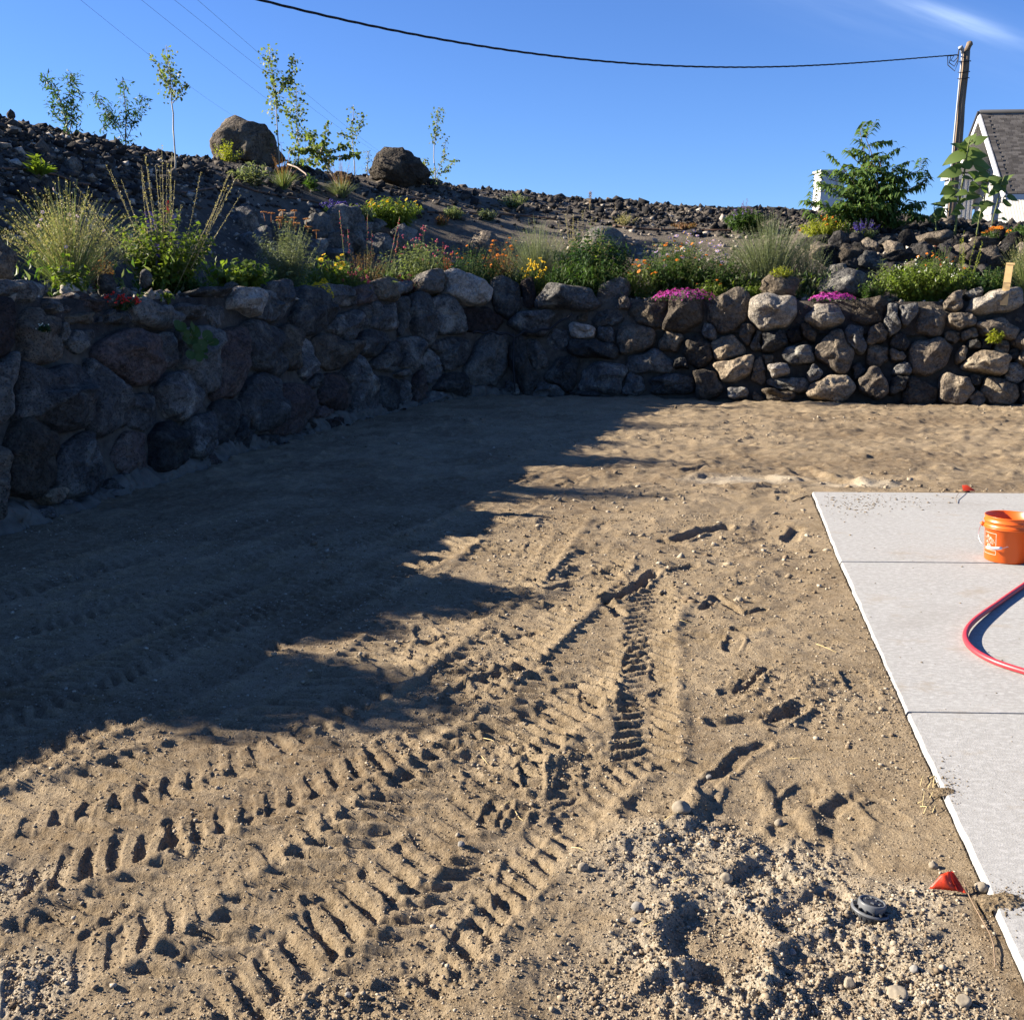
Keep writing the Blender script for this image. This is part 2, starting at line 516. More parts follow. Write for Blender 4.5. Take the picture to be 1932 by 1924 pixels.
tracks = [  # centre line, half width, lug spacing, lug relief, seed
    ([(-120, 1310), (200, 1190), (400, 1110), (600, 1040), (780, 970), (1000, 880)], 0.22, 0.085, 0.018, 4),
    ([(-120, 1470), (200, 1350), (420, 1235), (600, 1140), (800, 1040), (960, 950), (1150, 860)], 0.22, 0.085, 0.019, 3),
    ([(-100, 1390), (180, 1280), (380, 1190), (600, 1090), (850, 990)], 0.15, 0.072, 0.017, 15),
    ([(-100, 1230), (250, 1120), (550, 1020), (900, 900)], 0.15, 0.072, 0.015, 16),
    ([(-100, 1150), (200, 1060), (500, 970), (800, 880)], 0.20, 0.085, 0.013, 12),
    ([(700, 985), (900, 910), (1100, 850), (1400, 800), (1900, 790)], 0.24, 0.12, 0.012, 11),
    ([(860, 1240), (930, 1150), (1000, 1060), (1080, 960)], 0.16, 0.078, 0.015, 10),
    ([(-150, 1900), (100, 1800), (340, 1690), (540, 1580), (700, 1470), (840, 1350)], 0.17, 0.075, 0.009, 9),
    ([(-150, 1600), (250, 1490), (500, 1400), (680, 1290), (830, 1170), (930, 1070), (1000, 980)], 0.20, 0.080, 0.014, 5),
    ([(-150, 1700), (150, 1605), (400, 1530), (620, 1450), (800, 1360), (940, 1250), (1060, 1130), (1150, 1040)], 0.18, 0.075, 0.012, 6),
    ([(640, 1960), (780, 1810), (890, 1680), (1000, 1560), (1100, 1470), (1200, 1390)], 0.15, 0.072, 0.010, 8),
    ([(240, 1980), (480, 1800), (640, 1670), (800, 1540), (900, 1450), (1000, 1360), (1090, 1280), (1180, 1190), (1240, 1100)], 0.19, 0.078, 0.017, 1),
    ([(1215, 1480), (1222, 1330), (1225, 1200), (1235, 1085)], 0.11, 0.074, 0.016, 2),
]
strokes = [  # traced ridges (+) and cuts (-): pixels, half width m, height m
    ([(770, 1695), (840, 1668), (910, 1642)], 0.030, -0.030), ([(905, 1790), (925, 1720), (942, 1632)], 0.010, 0.016),
    ([(1000, 1620), (1030, 1590), (1062, 1568)], 0.012, 0.016), ([(185, 1785), (225, 1752), (258, 1722)], 0.011, 0.017),
    ([(160, 1770), (200, 1745), (240, 1715)], 0.016, -0.018), ([(1280, 1020), (1320, 1004), (1372, 998)], 0.05, -0.035),
    ([(1040, 1112), (1075, 1102), (1112, 1106)], 0.035, -0.03), ([(1130, 1140), (1180, 1125), (1235, 1080)], 0.035, -0.035),
    ([(1140, 1135), (1170, 1165)], 0.03, -0.025), ([(930, 1285), (985, 1265)], 0.06, -0.035), ([(960, 1205), (1008, 1200)], 0.03, -0.03),
    ([(1330, 1150), (1350, 1125), (1400, 1160), (1440, 1150)], 0.025, -0.025), ([(1390, 1190), (1430, 1195)], 0.035, -0.03),
    ([(1360, 1310), (1410, 1300), (1450, 1270)], 0.02, -0.02), ([(1350, 1365), (1420, 1360), (1500, 1345)], 0.035, -0.03),
    ([(1330, 1500), (1345, 1470), (1400, 1420), (1440, 1405)], 0.03, -0.03), ([(1440, 1560), (1455, 1520), (1440, 1480), (1380, 1470)], 0.03, 0.025),
    ([(1290, 1560), (1310, 1510), (1330, 1490)], 0.04, 0.045), ([(1100, 1640), (1180, 1590), (1270, 1560), (1350, 1600)], 0.06, 0.03),
    ([(1400, 1660), (1440, 1640), (1470, 1655)], 0.05, -0.05), ([(1180, 1870), (1300, 1830), (1420, 1810)], 0.05, 0.035),
    ([(1120, 1540), (1125, 1575), (1118, 1585)], 0.010, 0.012), ([(1090, 1500), (1050, 1520), (1010, 1540)], 0.02, -0.02),
    ([(1260, 1860), (1330, 1850), (1400, 1880)], 0.05, -0.045), ([(1570, 1520), (1610, 1505)], 0.03, -0.03), ([(1530, 1560), (1560, 1500)], 0.04, 0.03),
    ([(1500, 880), (1560, 905), (1600, 912)], 0.10, -0.03), ([(1330, 885), (1420, 895), (1500, 905)], 0.06, 0.03), ([(1290, 890), (1340, 880)], 0.05, -0.03),
    ([(1490, 1020), (1505, 1000)], 0.05, -0.03), ([(60, 1660), (20, 1640)], 0.09, -0.05), ([(320, 1560), (340, 1620)], 0.02, -0.025),
    ([(600, 1560), (700, 1680)], 0.015, 0.01), ([(560, 1500), (660, 1610)], 0.015, 0.01), ([(1730, 1620), (1850, 1690)], 0.04, 0.03),
    ([(1560, 1700), (1700, 1660), (1800, 1700)], 0.08, 0.025), ([(1640, 1740), (1700, 1720)], 0.06, 0.02), ([(1480, 1740), (1560, 1690)], 0.05, -0.035),
    ([(1500, 1830), (1560, 1790)], 0.05, -0.04), ([(1760, 1800), (1800, 1780)], 0.045, -0.035),
]
prints = []
rp = random.Random(5)
for _ in range(210):
    Y = rp.uniform(1.9, 8.5); X = rp.uniform(-0.15, 0.5) * Y
    if rp.random() < 0.25: X = rp.uniform(-0.5, 0.1) * Y
    if X > slab_x(np.array([Y]))[0] - 0.12: continue
    prints.append((X, Y, rp.uniform(0, 6.28), rp.uniform(0.75, 1.1), rp.uniform(0.004, 0.011) * (1.0 if Y > 3 else 0.55)))
scoops = [(1420, 1530, .16, .020), (1580, 1545, .09, .02), (1350, 1775, .13, .03), (1120, 1890, .17, .018), (1500, 1480, .10, .012), (1100, 1555, .10, .010), (1660, 1500, .08, .01)]
GR_PX = [(1250, 1640, 0.26), (1350, 1580, 0.15), (1420, 1700, .22), (1250, 1830, .20), (1500, 1640, .2), (1600, 1760, .25), (1480, 1880, .25), (1150, 1880, .15), (10, 1880, .14), (-60, 1690, .2), (1400, 905, .5), (1620, 915, .35), (1700, 1880, .2), (1300, 1730, .15), (1720, 1700, .12)]
def gravel_mask(x, y):
    g = np.zeros_like(x)
    for px, py, r_ in GR_PX:
        c = gnd(px, py)
        d = np.hypot((x - c[0]), (y - c[1]) * (0.45 if py < 1000 else 1.0) ** -1 if py < 1000 else (y - c[1])) / r_
        g = np.maximum(g, np.clip(1.25 - d, 0, 1))
    return np.clip(g + 0.35 * fbm2(x * 6, y * 6, 3, 77) * (g > 0.02), 0, 1)
def soil_fields(x, y, sp):
    """height, pale gravel mask, dampness"""
    fade = lambda wl: np.clip((wl / sp - 2.0) / 2.5, 0, 1)
    h = 0.030 * fbm2(x / 1.4, y / 1.4, 3, 3) + 0.012 * fbm2(x / 0.33, y / 0.33, 3, 9)
    g = gravel_mask(x, y)
    tr = np.zeros_like(h); cover = np.zeros_like(h)
    for pts, hw, spc, amp, sd in tracks:
        P = smooth_poly(pxg(pts), 22)
        P_ = np.array(P)
        lo = P_.min(0) - hw * 2; hi = P_.max(0) + hw * 2
        m = (x > lo[0]) & (x < hi[0]) & (y > lo[1]) & (y < hi[1])
        if not m.any(): continue
        d, arc, sg, L_ = seg_dist(x[m], y[m], P)
        d = d + 0.012 * fbm2(x[m] / .08, y[m] / .08, 2, 40 + sd)
        inside = 1 - sstep(hw * 0.85, hw * 1.05, d)
        w = d / hw
        arcw = arc + 0.02 * fbm2(x[m] / .16, y[m] / .16, 2, 60 + sd)
        ph = (arcw + w * spc * 1.15 + np.where(sg > 0, 0.5, 0.0) * spc) / spc
        lug = np.sin(2 * math.pi * ph)
        lug = np.clip(lug * 3.2 + 0.1, -1, 1) * sstep(0.02, 0.16, w) * (0.55 + 0.45 * sstep(0.1, 0.8, w))
        patchy = 0.35 + 0.65 * sstep(-0.30, 0.25, fbm2(x[m] / .34, y[m] / .34, 3, 80 + sd))
        endf = sstep(0.0, .30, arc) * sstep(0.0, .30, L_ - arc)
        inside = inside * endf
        a = -amp * 0.40 * inside + amp * 0.80 * lug * inside * patchy + amp * 0.5 * endf * np.exp(-((d - hw * 1.12) / (0.03)) ** 2)
        t0 = tr[m]; c0 = cover[m]
        tr[m] = t0 * (1 - inside * 0.75) + a
        cover[m] = np.maximum(c0, inside)
    h = h + tr * fade(0.07)
    for px, py, r_, dep in scoops:
        c = gnd(px, py)
        d = np.hypot(x - c[0], (y - c[1]) * 0.8) / r_
        dep = dep * 0.55
        h = h - dep * (1 - sstep(0.6, 1.0, d)) + dep * 0.5 * np.exp(-((d - 1.12) / .14) ** 2)
        g = g * (0.35 + 0.65 * sstep(0.7, 1.0, d))
    smoothm = np.zeros_like(h)
    for cx, cy, an, s, dep in prints:
        m = (np.abs(x - cx) < 0.26) & (np.abs(y - cy) < 0.26)
        if not m.any(): continue
        dx = x[m] - cx; dy = y[m] - cy
        a = (dx * math.cos(an) + dy * math.sin(an)) / (0.14 * s); b = (-dx * math.sin(an) + dy * math.cos(an)) / (0.05 * s)
        b = b + 0.18 * np.sin(a * 2.2)
        a = a + 0.10 * fbm2(x[m] / .05, y[m] / .05, 2, 5); b = b + 0.22 * fbm2(x[m] / .05, y[m] / .05, 2, 6)
        q = np.power(np.abs(a), 2.6) + np.power(np.abs(b), 2.6)
        ins = 1 - sstep(0.75, 1.1, q)
        sole = np.sin(a * 16) * 0.16
        h[m] = h[m] + dep * (-ins * (1.0 + 0.35 * a + sole) + 0.6 * np.exp(-((q - 1.5) / .55) ** 2))
        smoothm[m] = np.maximum(smoothm[m], ins)
    for pts, hw, amp in strokes:
        P = pxg(pts); P_ = np.array(P)
        lo = P_.min(0) - hw * 4; hi = P_.max(0) + hw * 4
        m = (x > lo[0]) & (x < hi[0]) & (y > lo[1]) & (y < hi[1])
        if not m.any(): continue
        d, arc, sg, L = seg_dist(x[m], y[m], P)
        d = d + hw * 0.5 * fbm2(x[m] / (hw * 2.2), y[m] / (hw * 2.2), 2, 31)
        if amp > 0: prof = np.clip(1 - (d / hw) ** 2, 0, None)
        else: prof = (1 - sstep(.55, 1.0, d / hw)) - 0.45 * np.exp(-((d / hw - 1.3) / .3) ** 2)
        near_ = np.clip(0.20 + (P_[:, 1].mean() - 1.8) * 0.15, 0.30, 0.85)
        h[m] = h[m] + amp * near_ * prof
    rg = 1 - 2.2 * np.abs(fbm2(x / .22 + 5, y / .15, 4, 101))
    chz = sstep(-.35, .35, fbm2(x / 1.0, y / .8 + 3, 3, 102))
    h = h + (0.013 * rg * chz * fade(.06) + 0.010 * fbm2(x / .10, y / .075, 3, 103)) * (1 - .5 * cover) * np.clip(.45 + y / 9, .5, 1.3)
    # crumbly patches
    cr = sstep(-0.15, 0.45, fbm2(x / 0.55 + 3, y / 0.42, 4, 21)) * (1 - 0.75 * smoothm)
    cr = np.clip(np.maximum(cr * 0.85, g), 0.10, 1)
    f1, _ = worley2(x / 0.042, y / 0.042, 4)
    h = h + 0.010 * np.clip(0.55 - f1, 0, 1) * 1.8 * sstep(0.35, 0.9, cr) * fade(0.045)
    f2, c2 = worley2(x / 0.019, y / 0.019, 8)
    h = h + 0.0090 * np.clip(0.6 - f2, 0, 1) * 1.6 * cr * (0.4 + c2) * fade(0.021)
    h = h + 0.0045 * fbm2(x / 0.016, y / 0.016, 2, 15) * (0.45 + cr) * np.clip((0.016 / sp - 1.2) / 1.5, 0, 1)
    h = h + 0.0095 * fbm2(x / 0.06, y / 0.06, 3, 25) * (0.5 + 0.6 * cr) * fade(0.05)
    far = sstep(6.0, 9.0, y)
    f3, c3 = worley2(x / 0.16, y / 0.13, 12)
    far = far * 1.5
    mid_ = sstep(3.2, 5.5, y)
    f4, c4 = worley2(x / 0.085, y / 0.075, 14)
    h = h + mid_ * (0.020 * np.clip(0.5 - f4, 0, 1) * (c4 > 0.72) * sstep(-.1, .3, fbm2(x / .7, y / .5, 3, 91)) + 0.007 * fbm2(x / .13, y / .10, 3, 92))
    h = h + far * (0.030 * np.clip(0.5 - f3, 0, 1) * (c3 > 0.62) + 0.022 * fbm2(x / 0.3, y / 0.2, 4, 33))
    damp = sstep(-0.12, 0.40, fbm2(x / 1.1 + 9, y / 0.8, 5, 55, .6)) * (1 - g)
    # keep clear of the slab
    ex = slab_x(y); din = np.where(y < SLAB_FAR, x - ex, -9.0)
    inside = (din > 0.0) & (y < SLAB_FAR)
    near = np.where(y < SLAB_FAR + 0.6, np.clip(1 - np.abs(x - ex) / 0.35, 0, 1), 0)
    nearfar = np.where((x > slab_l[0, 0] - .1), np.clip(1 - np.abs(y - SLAB_FAR) / 0.4, 0, 1), 0)
    near = np.maximum(near * (y < SLAB_FAR), nearfar)
    h = h * (1 - 0.75 * near) + 0.017 * near
    h = np.where((x > ex - 0.004) & (y < SLAB_FAR + 0.004), -0.09, h)
    return h, g, damp, cr
RT = np.r_[np.linspace(-2.2, -0.58, 18)[:-1], np.linspace(-0.58, 0.58, 720), np.linspace(0.58, 2.2, 18)[1:]]
RWS = np.r_[-14.0, -9, -6, -4, -2.5, -1.2, -0.2, 0.5, 0.9, 1.2, 1.5 * np.power(19.0 / 1.5, np.linspace(0, 1, 770))]
WD = np.where(RWS >= 1.5, RWS, 1.5 + (1.5 - RWS) * 0.9)
SX = RT[None, :] * WD[:, None]; SY = np.repeat(RWS[:, None], len(RT), 1)
spc = np.maximum(np.gradient(RWS)[:, None] * 0.8, np.abs(np.gradient(SX, axis=1)))
H, G, DAMP, CR = soil_fields(SX.ravel(), SY.ravel(), spc.ravel())
nr, nc = SX.shape
SV = np.c_[SX.ravel(), SY.ravel(), H]
ii = (np.arange(nr - 1)[:, None] * nc + np.arange(nc - 1)[None, :]).ravel()
SF = np.c_[ii, ii + 1, ii + nc + 1, ii + nc]
Hg = H.reshape(nr, nc)
def soil_z(x, y):
    r_ = np.interp(y, RWS, np.arange(nr)); w = np.interp(y, RWS, WD)
    c = np.interp(x / w, RT, np.arange(nc))
    return float(Hg[int(round(r_)), int(round(c))])

def soil_mat():
    m, t, out = nmat('soil'); N = NT(t)
    tc = N.n('ShaderNodeTexCoord').outputs['Object']
    at_ = N.n('ShaderNodeAttribute', attribute_name='soil').outputs['Color']
    sp_ = N.n('ShaderNodeSeparateColor'); N.link(at_, sp_.inputs[0])
    n1 = N.noise(tc, 3.0, 6, 0.62); n2 = N.noise(tc, 26, 6, 0.65); n3 = N.noise(tc, 170, 4, 0.75); n4 = N.noise(tc, 62, 5, .7)
    c = N.mix(N.ramp(n1, [(0.35, 0.0), (0.68, 1.0)]), (0.196, 0.145, 0.086), (0.300, 0.232, 0.148))
    c = N.mix(N.math('MULTIPLY', sp_.outputs[1], 0.72), c, (0.125, 0.086, 0.050))
    c = N.mix(N.ramp(n2, [(0.4, 0.0), (0.75, 0.6)]), c, (0.375, 0.305, 0.21))
    c = N.mix(N.math('MULTIPLY', sp_.outputs[0], 0.8), c, (0.44, 0.385, 0.295))
    c = N.mix(N.ramp(n4, [(0.30, 0.6), (0.46, 0.0)]), c, (0.10, 0.07, 0.042))
    c = N.mix(N.ramp(n3, [(0.32, 0.65), (0.52, 0.0)]), c, (0.08, 0.057, 0.035))
    c = N.mix(N.ramp(n3, [(0.60, 0.0), (0.78, 0.6)]), c, (0.45, 0.39, 0.295))
    h = N.math('ADD', N.math('MULTIPLY', n3, 0.55), N.math('MULTIPLY', n4, 0.9))
    nm = N.bump(h, 1.0, 0.013)
    N.bsdf(out, c, 1.0, nm, 0.1)
    return m
M['soil'] = soil_mat()
soil = mk('soil_ground', SV, SF, M['soil'])
struct(soil)
ca = soil.data.attributes.new('soil', 'FLOAT_COLOR', 'POINT')
ca.data.foreach_set('color', np.c_[G, DAMP, CR, np.ones(len(G))].astype(np.float32).ravel())

# ------------------------------------------------------------------ concrete patio
def concrete_mat():
    m, t, out = nmat('concrete'); N = NT(t)
    tc = N.n('ShaderNodeTexCoord').outputs['Object']
    mp = N.n('ShaderNodeMapping'); N.link(tc, mp.inputs[0]); mp.inputs['Scale'].default_value = (1.0, 1.7, 1.0)
    v = mp.outputs[0]
    n1 = N.noise(v, 1.3, 5, 0.6); n2 = N.noise(v, 34, 5, 0.7, 0.4); n3 = N.noise(v, 160, 3, 0.6); n4 = N.noise(v, 2.6, 7, 0.7, 0.3)
    c = N.mix(n1, (0.262, 0.256, 0.238), (0.335, 0.330, 0.312))
    c = N.mix(N.ramp(n2, [(0.45, 0.0), (0.66, 0.75)]), c, (0.43, 0.425, 0.405))
    c = N.mix(N.ramp(n3, [(0.30, 0.5), (0.46, 0.0)]), c, (0.19, 0.18, 0.165))
    c = N.mix(N.ramp(n4, [(0.56, 0.0), (0.72, 0.6)]), c, (0.25, 0.20, 0.135))
    n5 = N.noise(v, 0.9, 6, 0.7, 0.5)
    c = N.mix(N.ramp(n5, [(0.55, 0.0), (0.75, 0.5)]), c, (0.20, 0.185, 0.16))
    h = N.math('ADD', N.math('MULTIPLY', n2, 0.6), n3)
    N.bsdf(out, c, 0.9, N.bump(h, 0.35, 0.004), 0.25)
    return m
M['concrete'] = concrete_mat()
def slab_edge(Y): return float(slab_x(np.array([Y]))[0])
joints = [SLAB_FAR, gnd(1587, 1060, SLAB_Z)[1], gnd(1712, 1345, SLAB_Z)[1], gnd(1712, 1345, SLAB_Z)[1] - 2.05, -2.0]
patio = bpy.data.objects.new('concrete_patio', None)
patio.location = (slab_edge(5.0), 5.0, 0)
COL.objects.link(patio); struct(patio)
pl_ = Vector(patio.location)
XR = 9.5
skew = 0.035      # the joints run a little off square
for k in range(len(joints) - 1):
    y1, y0 = joints[k] - (0.0014 if k else 0), joints[k + 1] + 0.0014
    n = 160
    ys = np.linspace(y1, y0, n)
    V = []; F = []
    xl = slab_x(ys) + 0.007 * fbm2(ys * 6, ys * 0 + k, 4, 70)
    prof = [(0.0, -0.07), (-0.004, SLAB_Z - 0.016), (0.001, SLAB_Z - 0.003), (0.006, SLAB_Z), (0.25, SLAB_Z)]
    for i, yy in enumerate(ys):
        for dx, z in prof:
            x = xl[i] + dx
            V.append((x, yy - skew * 0.0 * x, z))
        V.append((XR, yy, SLAB_Z)); V.append((XR, yy, -0.07))
    w = len(prof) + 2
    for i in range(n - 1):
        for j in range(w - 1):
            F.append((i * w + j, (i + 1) * w + j, (i + 1) * w + j + 1, i * w + j + 1))
    F.append(tuple(range(w))); F.append(tuple((n - 1) * w + j for j in range(w - 1, -1, -1)))
    # joints follow the photograph: drop towards the camera on the right
    V = np.array(V)
    V[:, 1] -= np.where(True, skew, 0) * (V[:, 0] - xl[0])
    if k == 0:
        pass
    ob = mk('slab_panel', V - np.array(pl_), F, M['concrete'], patio, smooth=False)
    bv = ob.data

ys = np.linspace(SLAB_FAR - .01, -1.9, 30); xl = slab_x(ys) + .02
V = [(x, y - skew * 0, SLAB_Z - .004) for x, y in zip(xl, ys)] + [(XR - .05, y, SLAB_Z - .004) for y in ys]
V = np.array(V); V[:, 1] -= skew * (V[:, 0] - xl[0])
mk('joint_bed', V - np.array(pl_), [(k, 30 + k, 31 + k, k + 1) for k in range(29)], M['concrete'], patio)
for (sx, sy, rx, ry, hz, sd) in ((1893, 1700, .055, .030, .012, 1), (1783, 1492, .030, .022, .006, 2)):
    c = gnd(sx, sy, SLAB_Z)
    n = 44
    gx, gy = np.meshgrid(np.linspace(-1.15, 1.15, n), np.linspace(-1.15, 1.15, n))
    rr0 = np.hypot(gx, gy) + .35 * fbm2(gx * 2 + sd * 7, gy * 2, 4, 88 + sd)
    hz_ = hz * np.clip(1 - rr0 ** 2, -.3, 1) + .35 * hz * fbm2(gx * 7, gy * 7, 3, 99 + sd) + .004 * fbm2(gx * 22, gy * 22, 2, 95)
    V = np.c_[(gx * rx).ravel(), (gy * ry).ravel(), np.clip(hz_, -.006, 1).ravel()]
    q0 = (np.arange(n - 1)[:, None] * n + np.arange(n - 1)[None, :]).ravel()
    o = mk('spilled_soil', V, np.c_[q0, q0 + 1, q0 + n + 1, q0 + n], M['soil'], loc=(c[0], c[1], SLAB_Z - .001), kind='stuff')
# ------------------------------------------------------------------ hill behind the wall
crest_px_x = [-700, -300, 0, 100, 250, 400, 550, 700, 800, 900, 1000, 1100, 1250, 1400, 1500, 1750, 1932, 2600]
crest_px_y = [170, 190, 212, 235, 265, 286, 300, 322, 345, 362, 372, 380, 390, 398, 403, 418, 432, 450]
OFF = np.r_[0.05, 0.06, 0.15, 0.3, 0.5, 0.75, 1.0, 1.2, 1.3, 1.4, 1.5, 1.6, 1.75, np.linspace(2.0, 9.0, 44), 9.5, 10.5, 12, 15, 20, 30, 60, 140, 400]
UI = np.linspace(0, NB - 1, 520)
ux = lambda a: np.interp(UI, np.arange(NB), a)
Bx, By, Nx, Ny, Zt = ux(BC[:, 0]), ux(BC[:, 1]), ux(NRM[:, 0]), ux(NRM[:, 1]), ux(ZTOP)
TPX = Bx + Nx * BACK; TPY = By + Ny * BACK
# pixel column of the wall top
pcol = np.array([proj((a, b, c))[0] if b > 1.0 else -900 for a, b, c in zip(TPX, TPY, Zt)])
pcol[:np.argmax(pcol > -900)] = -900
TC = np.interp(pcol, [-900, 0, 500, 900, 1400, 1932, 2600], [5.0, 4.6, 5.2, 7.0, 8.5, 6.0, 6.0])
H2 = np.interp(pcol, [-900, 0, 380, 480, 860, 930, 1480, 1560, 2600], [.30, .30, .34, .46, .42, .14, .12, .55, .58])
cxp = TPX + Nx * TC; cyp = TPY + Ny * TC
ZC = np.zeros(len(UI))
for k in range(len(UI)):
    if cyp[k] < 2.5: ZC[k] = 3.4; continue
    # column of the crest point, then height from the crest line of the photograph
    z = 3.3
    for _ in range(4):
        c = proj((cxp[k], cyp[k], z))[0]
        yy = np.interp(c, crest_px_x, crest_px_y)
        z = at(c, yy, cyp[k])[2]
    ZC[k] = z
ZC = np.clip(ZC, 2.3, 3.9)
for _ in range(12): ZC[1:-1] = .25 * ZC[:-2] + .5 * ZC[1:-1] + .25 * ZC[2:]
TX = TPX[:, None] + Nx[:, None] * OFF[None, :]
TY = TPY[:, None] + Ny[:, None] * OFF[None, :]
o_ = OFF[None, :]
bed = Zt[:, None] - 0.07 + 0.07 * np.clip(o_ / 1.2, 0, 1)
t2 = sstep(1.2, 1.62, o_)
zz = bed + H2[:, None] * t2
q = np.clip((o_ - 1.6) / (TC[:, None] - 1.6), 0, 1)
qq = 1 - (1 - q) ** 1.7
zz = zz + (ZC[:, None] - (Zt[:, None] + H2[:, None])) * qq
zz = zz - np.clip(o_ - TC[:, None], 0, None) * 0.03
zz = np.where(o_ > 60, zz.clip(1.0), zz)
zz = np.where(o_ > 20, np.maximum(zz, ZC[:, None] - 0.9), zz)
zz = zz - np.where(o_ < .055, .45, 0)
rough = np.clip(np.abs(o_) / 0.8, 0.6, 1) * np.where(o_ > 12, 0, 1)
zz = zz + rough * (0.05 * fbm2(TX / .9, TY / .9, 4, 2) + 0.025 * fbm2(TX / .22, TY / .22, 3, 6))
nu, no = TX.shape
TV = np.c_[TX.ravel(), TY.ravel(), zz.ravel()]
ii = (np.arange(nu - 1)[:, None] * no + np.arange(no - 1)[None, :]).ravel()
TF = np.c_[ii, ii + no, ii + no + 1, ii + 1]
def hill_mat():
    m, t, out = nmat('hill_earth'); N = NT(t)
    tc = N.n('ShaderNodeTexCoord').outputs['Object']
    n1 = N.noise(tc, 0.8, 6, 0.6); n2 = N.noise(tc, 9, 6, 0.65); n3 = N.noise(tc, 60, 4, 0.7)
    ea = N.n('ShaderNodeAttribute', attribute_name='earth').outputs['Fac']
    c = N.mix(N.ramp(n1, [(0.35, 0.0), (0.65, 1.0)]), (0.085, 0.074, 0.060), (0.165, 0.138, 0.105))
    dk = N.mix(N.ramp(n2, [(0.35, 0.0), (0.65, 1.0)]), (0.030, 0.028, 0.027), (0.075, 0.066, 0.058))
    c = N.mix(N.ramp(n2, [(0.42, 0.0), (0.7, 0.7)]), c, (0.22, 0.19, 0.148))
    c = N.mix(ea, dk, c)
    c = N.mix(N.ramp(n3, [(0.3, 0.6), (0.5, 0.0)]), c, (0.06, 0.05, 0.042))
    c = N.mix(N.ramp(n3, [(0.62, 0.0), (0.75, 0.6)]), c, (0.45, 0.40, 0.33))
    N.bsdf(out, c, 1.0, N.bump(N.math('ADD', n2, N.math('MULTIPLY', n3, .6)), 0.8, 0.05), 0.1)
    return m
M['hill'] = hill_mat()
hill = mk('hillside', TV, TF, M['hill']); struct(hill)
earth = np.interp(pcol, [-900, 300, 700, 1000, 1480, 1560, 2600], [.12, .18, .35, 1, 1, .06, .06])[:, None] * np.ones(no)[None]
earth = np.where(o_ < 1.25, .45 * earth, earth)
earth = np.where(o_ > TC[:, None] * .86, earth * .25, earth)
earth = np.clip(earth + .35 * fbm2(TX / .5, TY / .5, 3, 44) * (o_ < 12), 0, 1)
ea_ = hill.data.attributes.new('earth', 'FLOAT', 'POINT'); ea_.data.foreach_set('value', earth.astype(np.float32).ravel())
bvh = BVHTree.FromPolygons([tuple(v) for v in TV.tolist()], [tuple(f) for f in TF.tolist()])
CAMV = Vector((0, 0, CAM_H))
def hit(x, y):
    """where the sight line through a photo pixel meets the hill"""
    for dy in range(0, 80, 2):
        h = bvh.ray_cast(CAMV, Vector(ray(x, y + dy)).normalized(), 300)
        if h[0] is not None and h[0].length < 90: return np.array(h[0])
    return at(x, y, 14.0)
def hill_z(x, y):
    h = bvh.ray_cast(Vector((x, y, 50)), Vector((0, 0, -1)), 100)
    return h[0].z if h[0] is not None else 1.4
def bedpos(x, t):
    """a place in the bed t metres behind the wall top, in photo column x"""
    px_, py_ = TPX + Nx * t, TPY + Ny * t
    ok = py_ > 1.5
    cols = np.array([proj((a, b, 1.5))[0] for a, b in zip(px_[ok], py_[ok])])
    X = np.interp(x, cols, px_[ok]); Y = np.interp(x, cols, py_[ok])
    return np.array([X, Y, hill_z(X, Y)])

# ------------------------------------------------------------------ the stone retaining wall
def Z(ox, oy, items):
    return [(ox + a * .4158, oy + b * .4158, w * .4158, h * .4158, r_, c) for a, b, w, h, r_, c in items]
ST = Z(0, 800, [
    (50, 380, 190, 520, 8, 'db'), (340, 440, 300, 430, -5, 'b'), (170, 110, 420, 190, 12, 'd'), (512, 420, 95, 150, 0, 'g'), (60, 800, 250, 420, 0, 'g'),
    (20, 1550, 170, 500, 0, 'b'), (270, 1310, 330, 560, 10, 'b'), (440, 880, 560, 450, 5, 'd'), (815, 850, 320, 560, -18, 'd'),
    (960, 590, 480, 410, 10, 'db'), (640, 480, 200, 160, 0, 'd'), (630, 1350, 400, 380, 0, 'd'), (1080, 970, 240, 280, 0, 'd'), (1310, 870, 270, 360, 0, 'd'),
    (1460, 590, 290, 500, -8, 'g'), (1700, 640, 240, 510, 0, 'db'), (1000, 1280, 260, 330, 0, 'db'), (1230, 1230, 230, 320, 0, 'd'), (1470, 1170, 190, 300, 0, 'd'),
    (1680, 1080, 230, 390, 0, 'd'), (1150, 310, 340, 200, 10, 'g'), (640, 302, 260, 100, 0, 't'), (774, 325, 70, 66, 0, 'g'), (880, 310, 210, 110, 15, 'd'),
    (700, 205, 300, 120, 20, 'db'), (1370, 270, 230, 120, 5, 'd'), (1590, 290, 150, 220, 0, 'd'), (1770, 210, 270, 180, 10, 'p'), (1560, 140, 260, 90, 8, 'd'),
    (430, 1580, 170, 120, 0, 't'), (1260, 540, 190, 280, 0, 'd'), (420, 240, 150, 110, 10, 'd')])
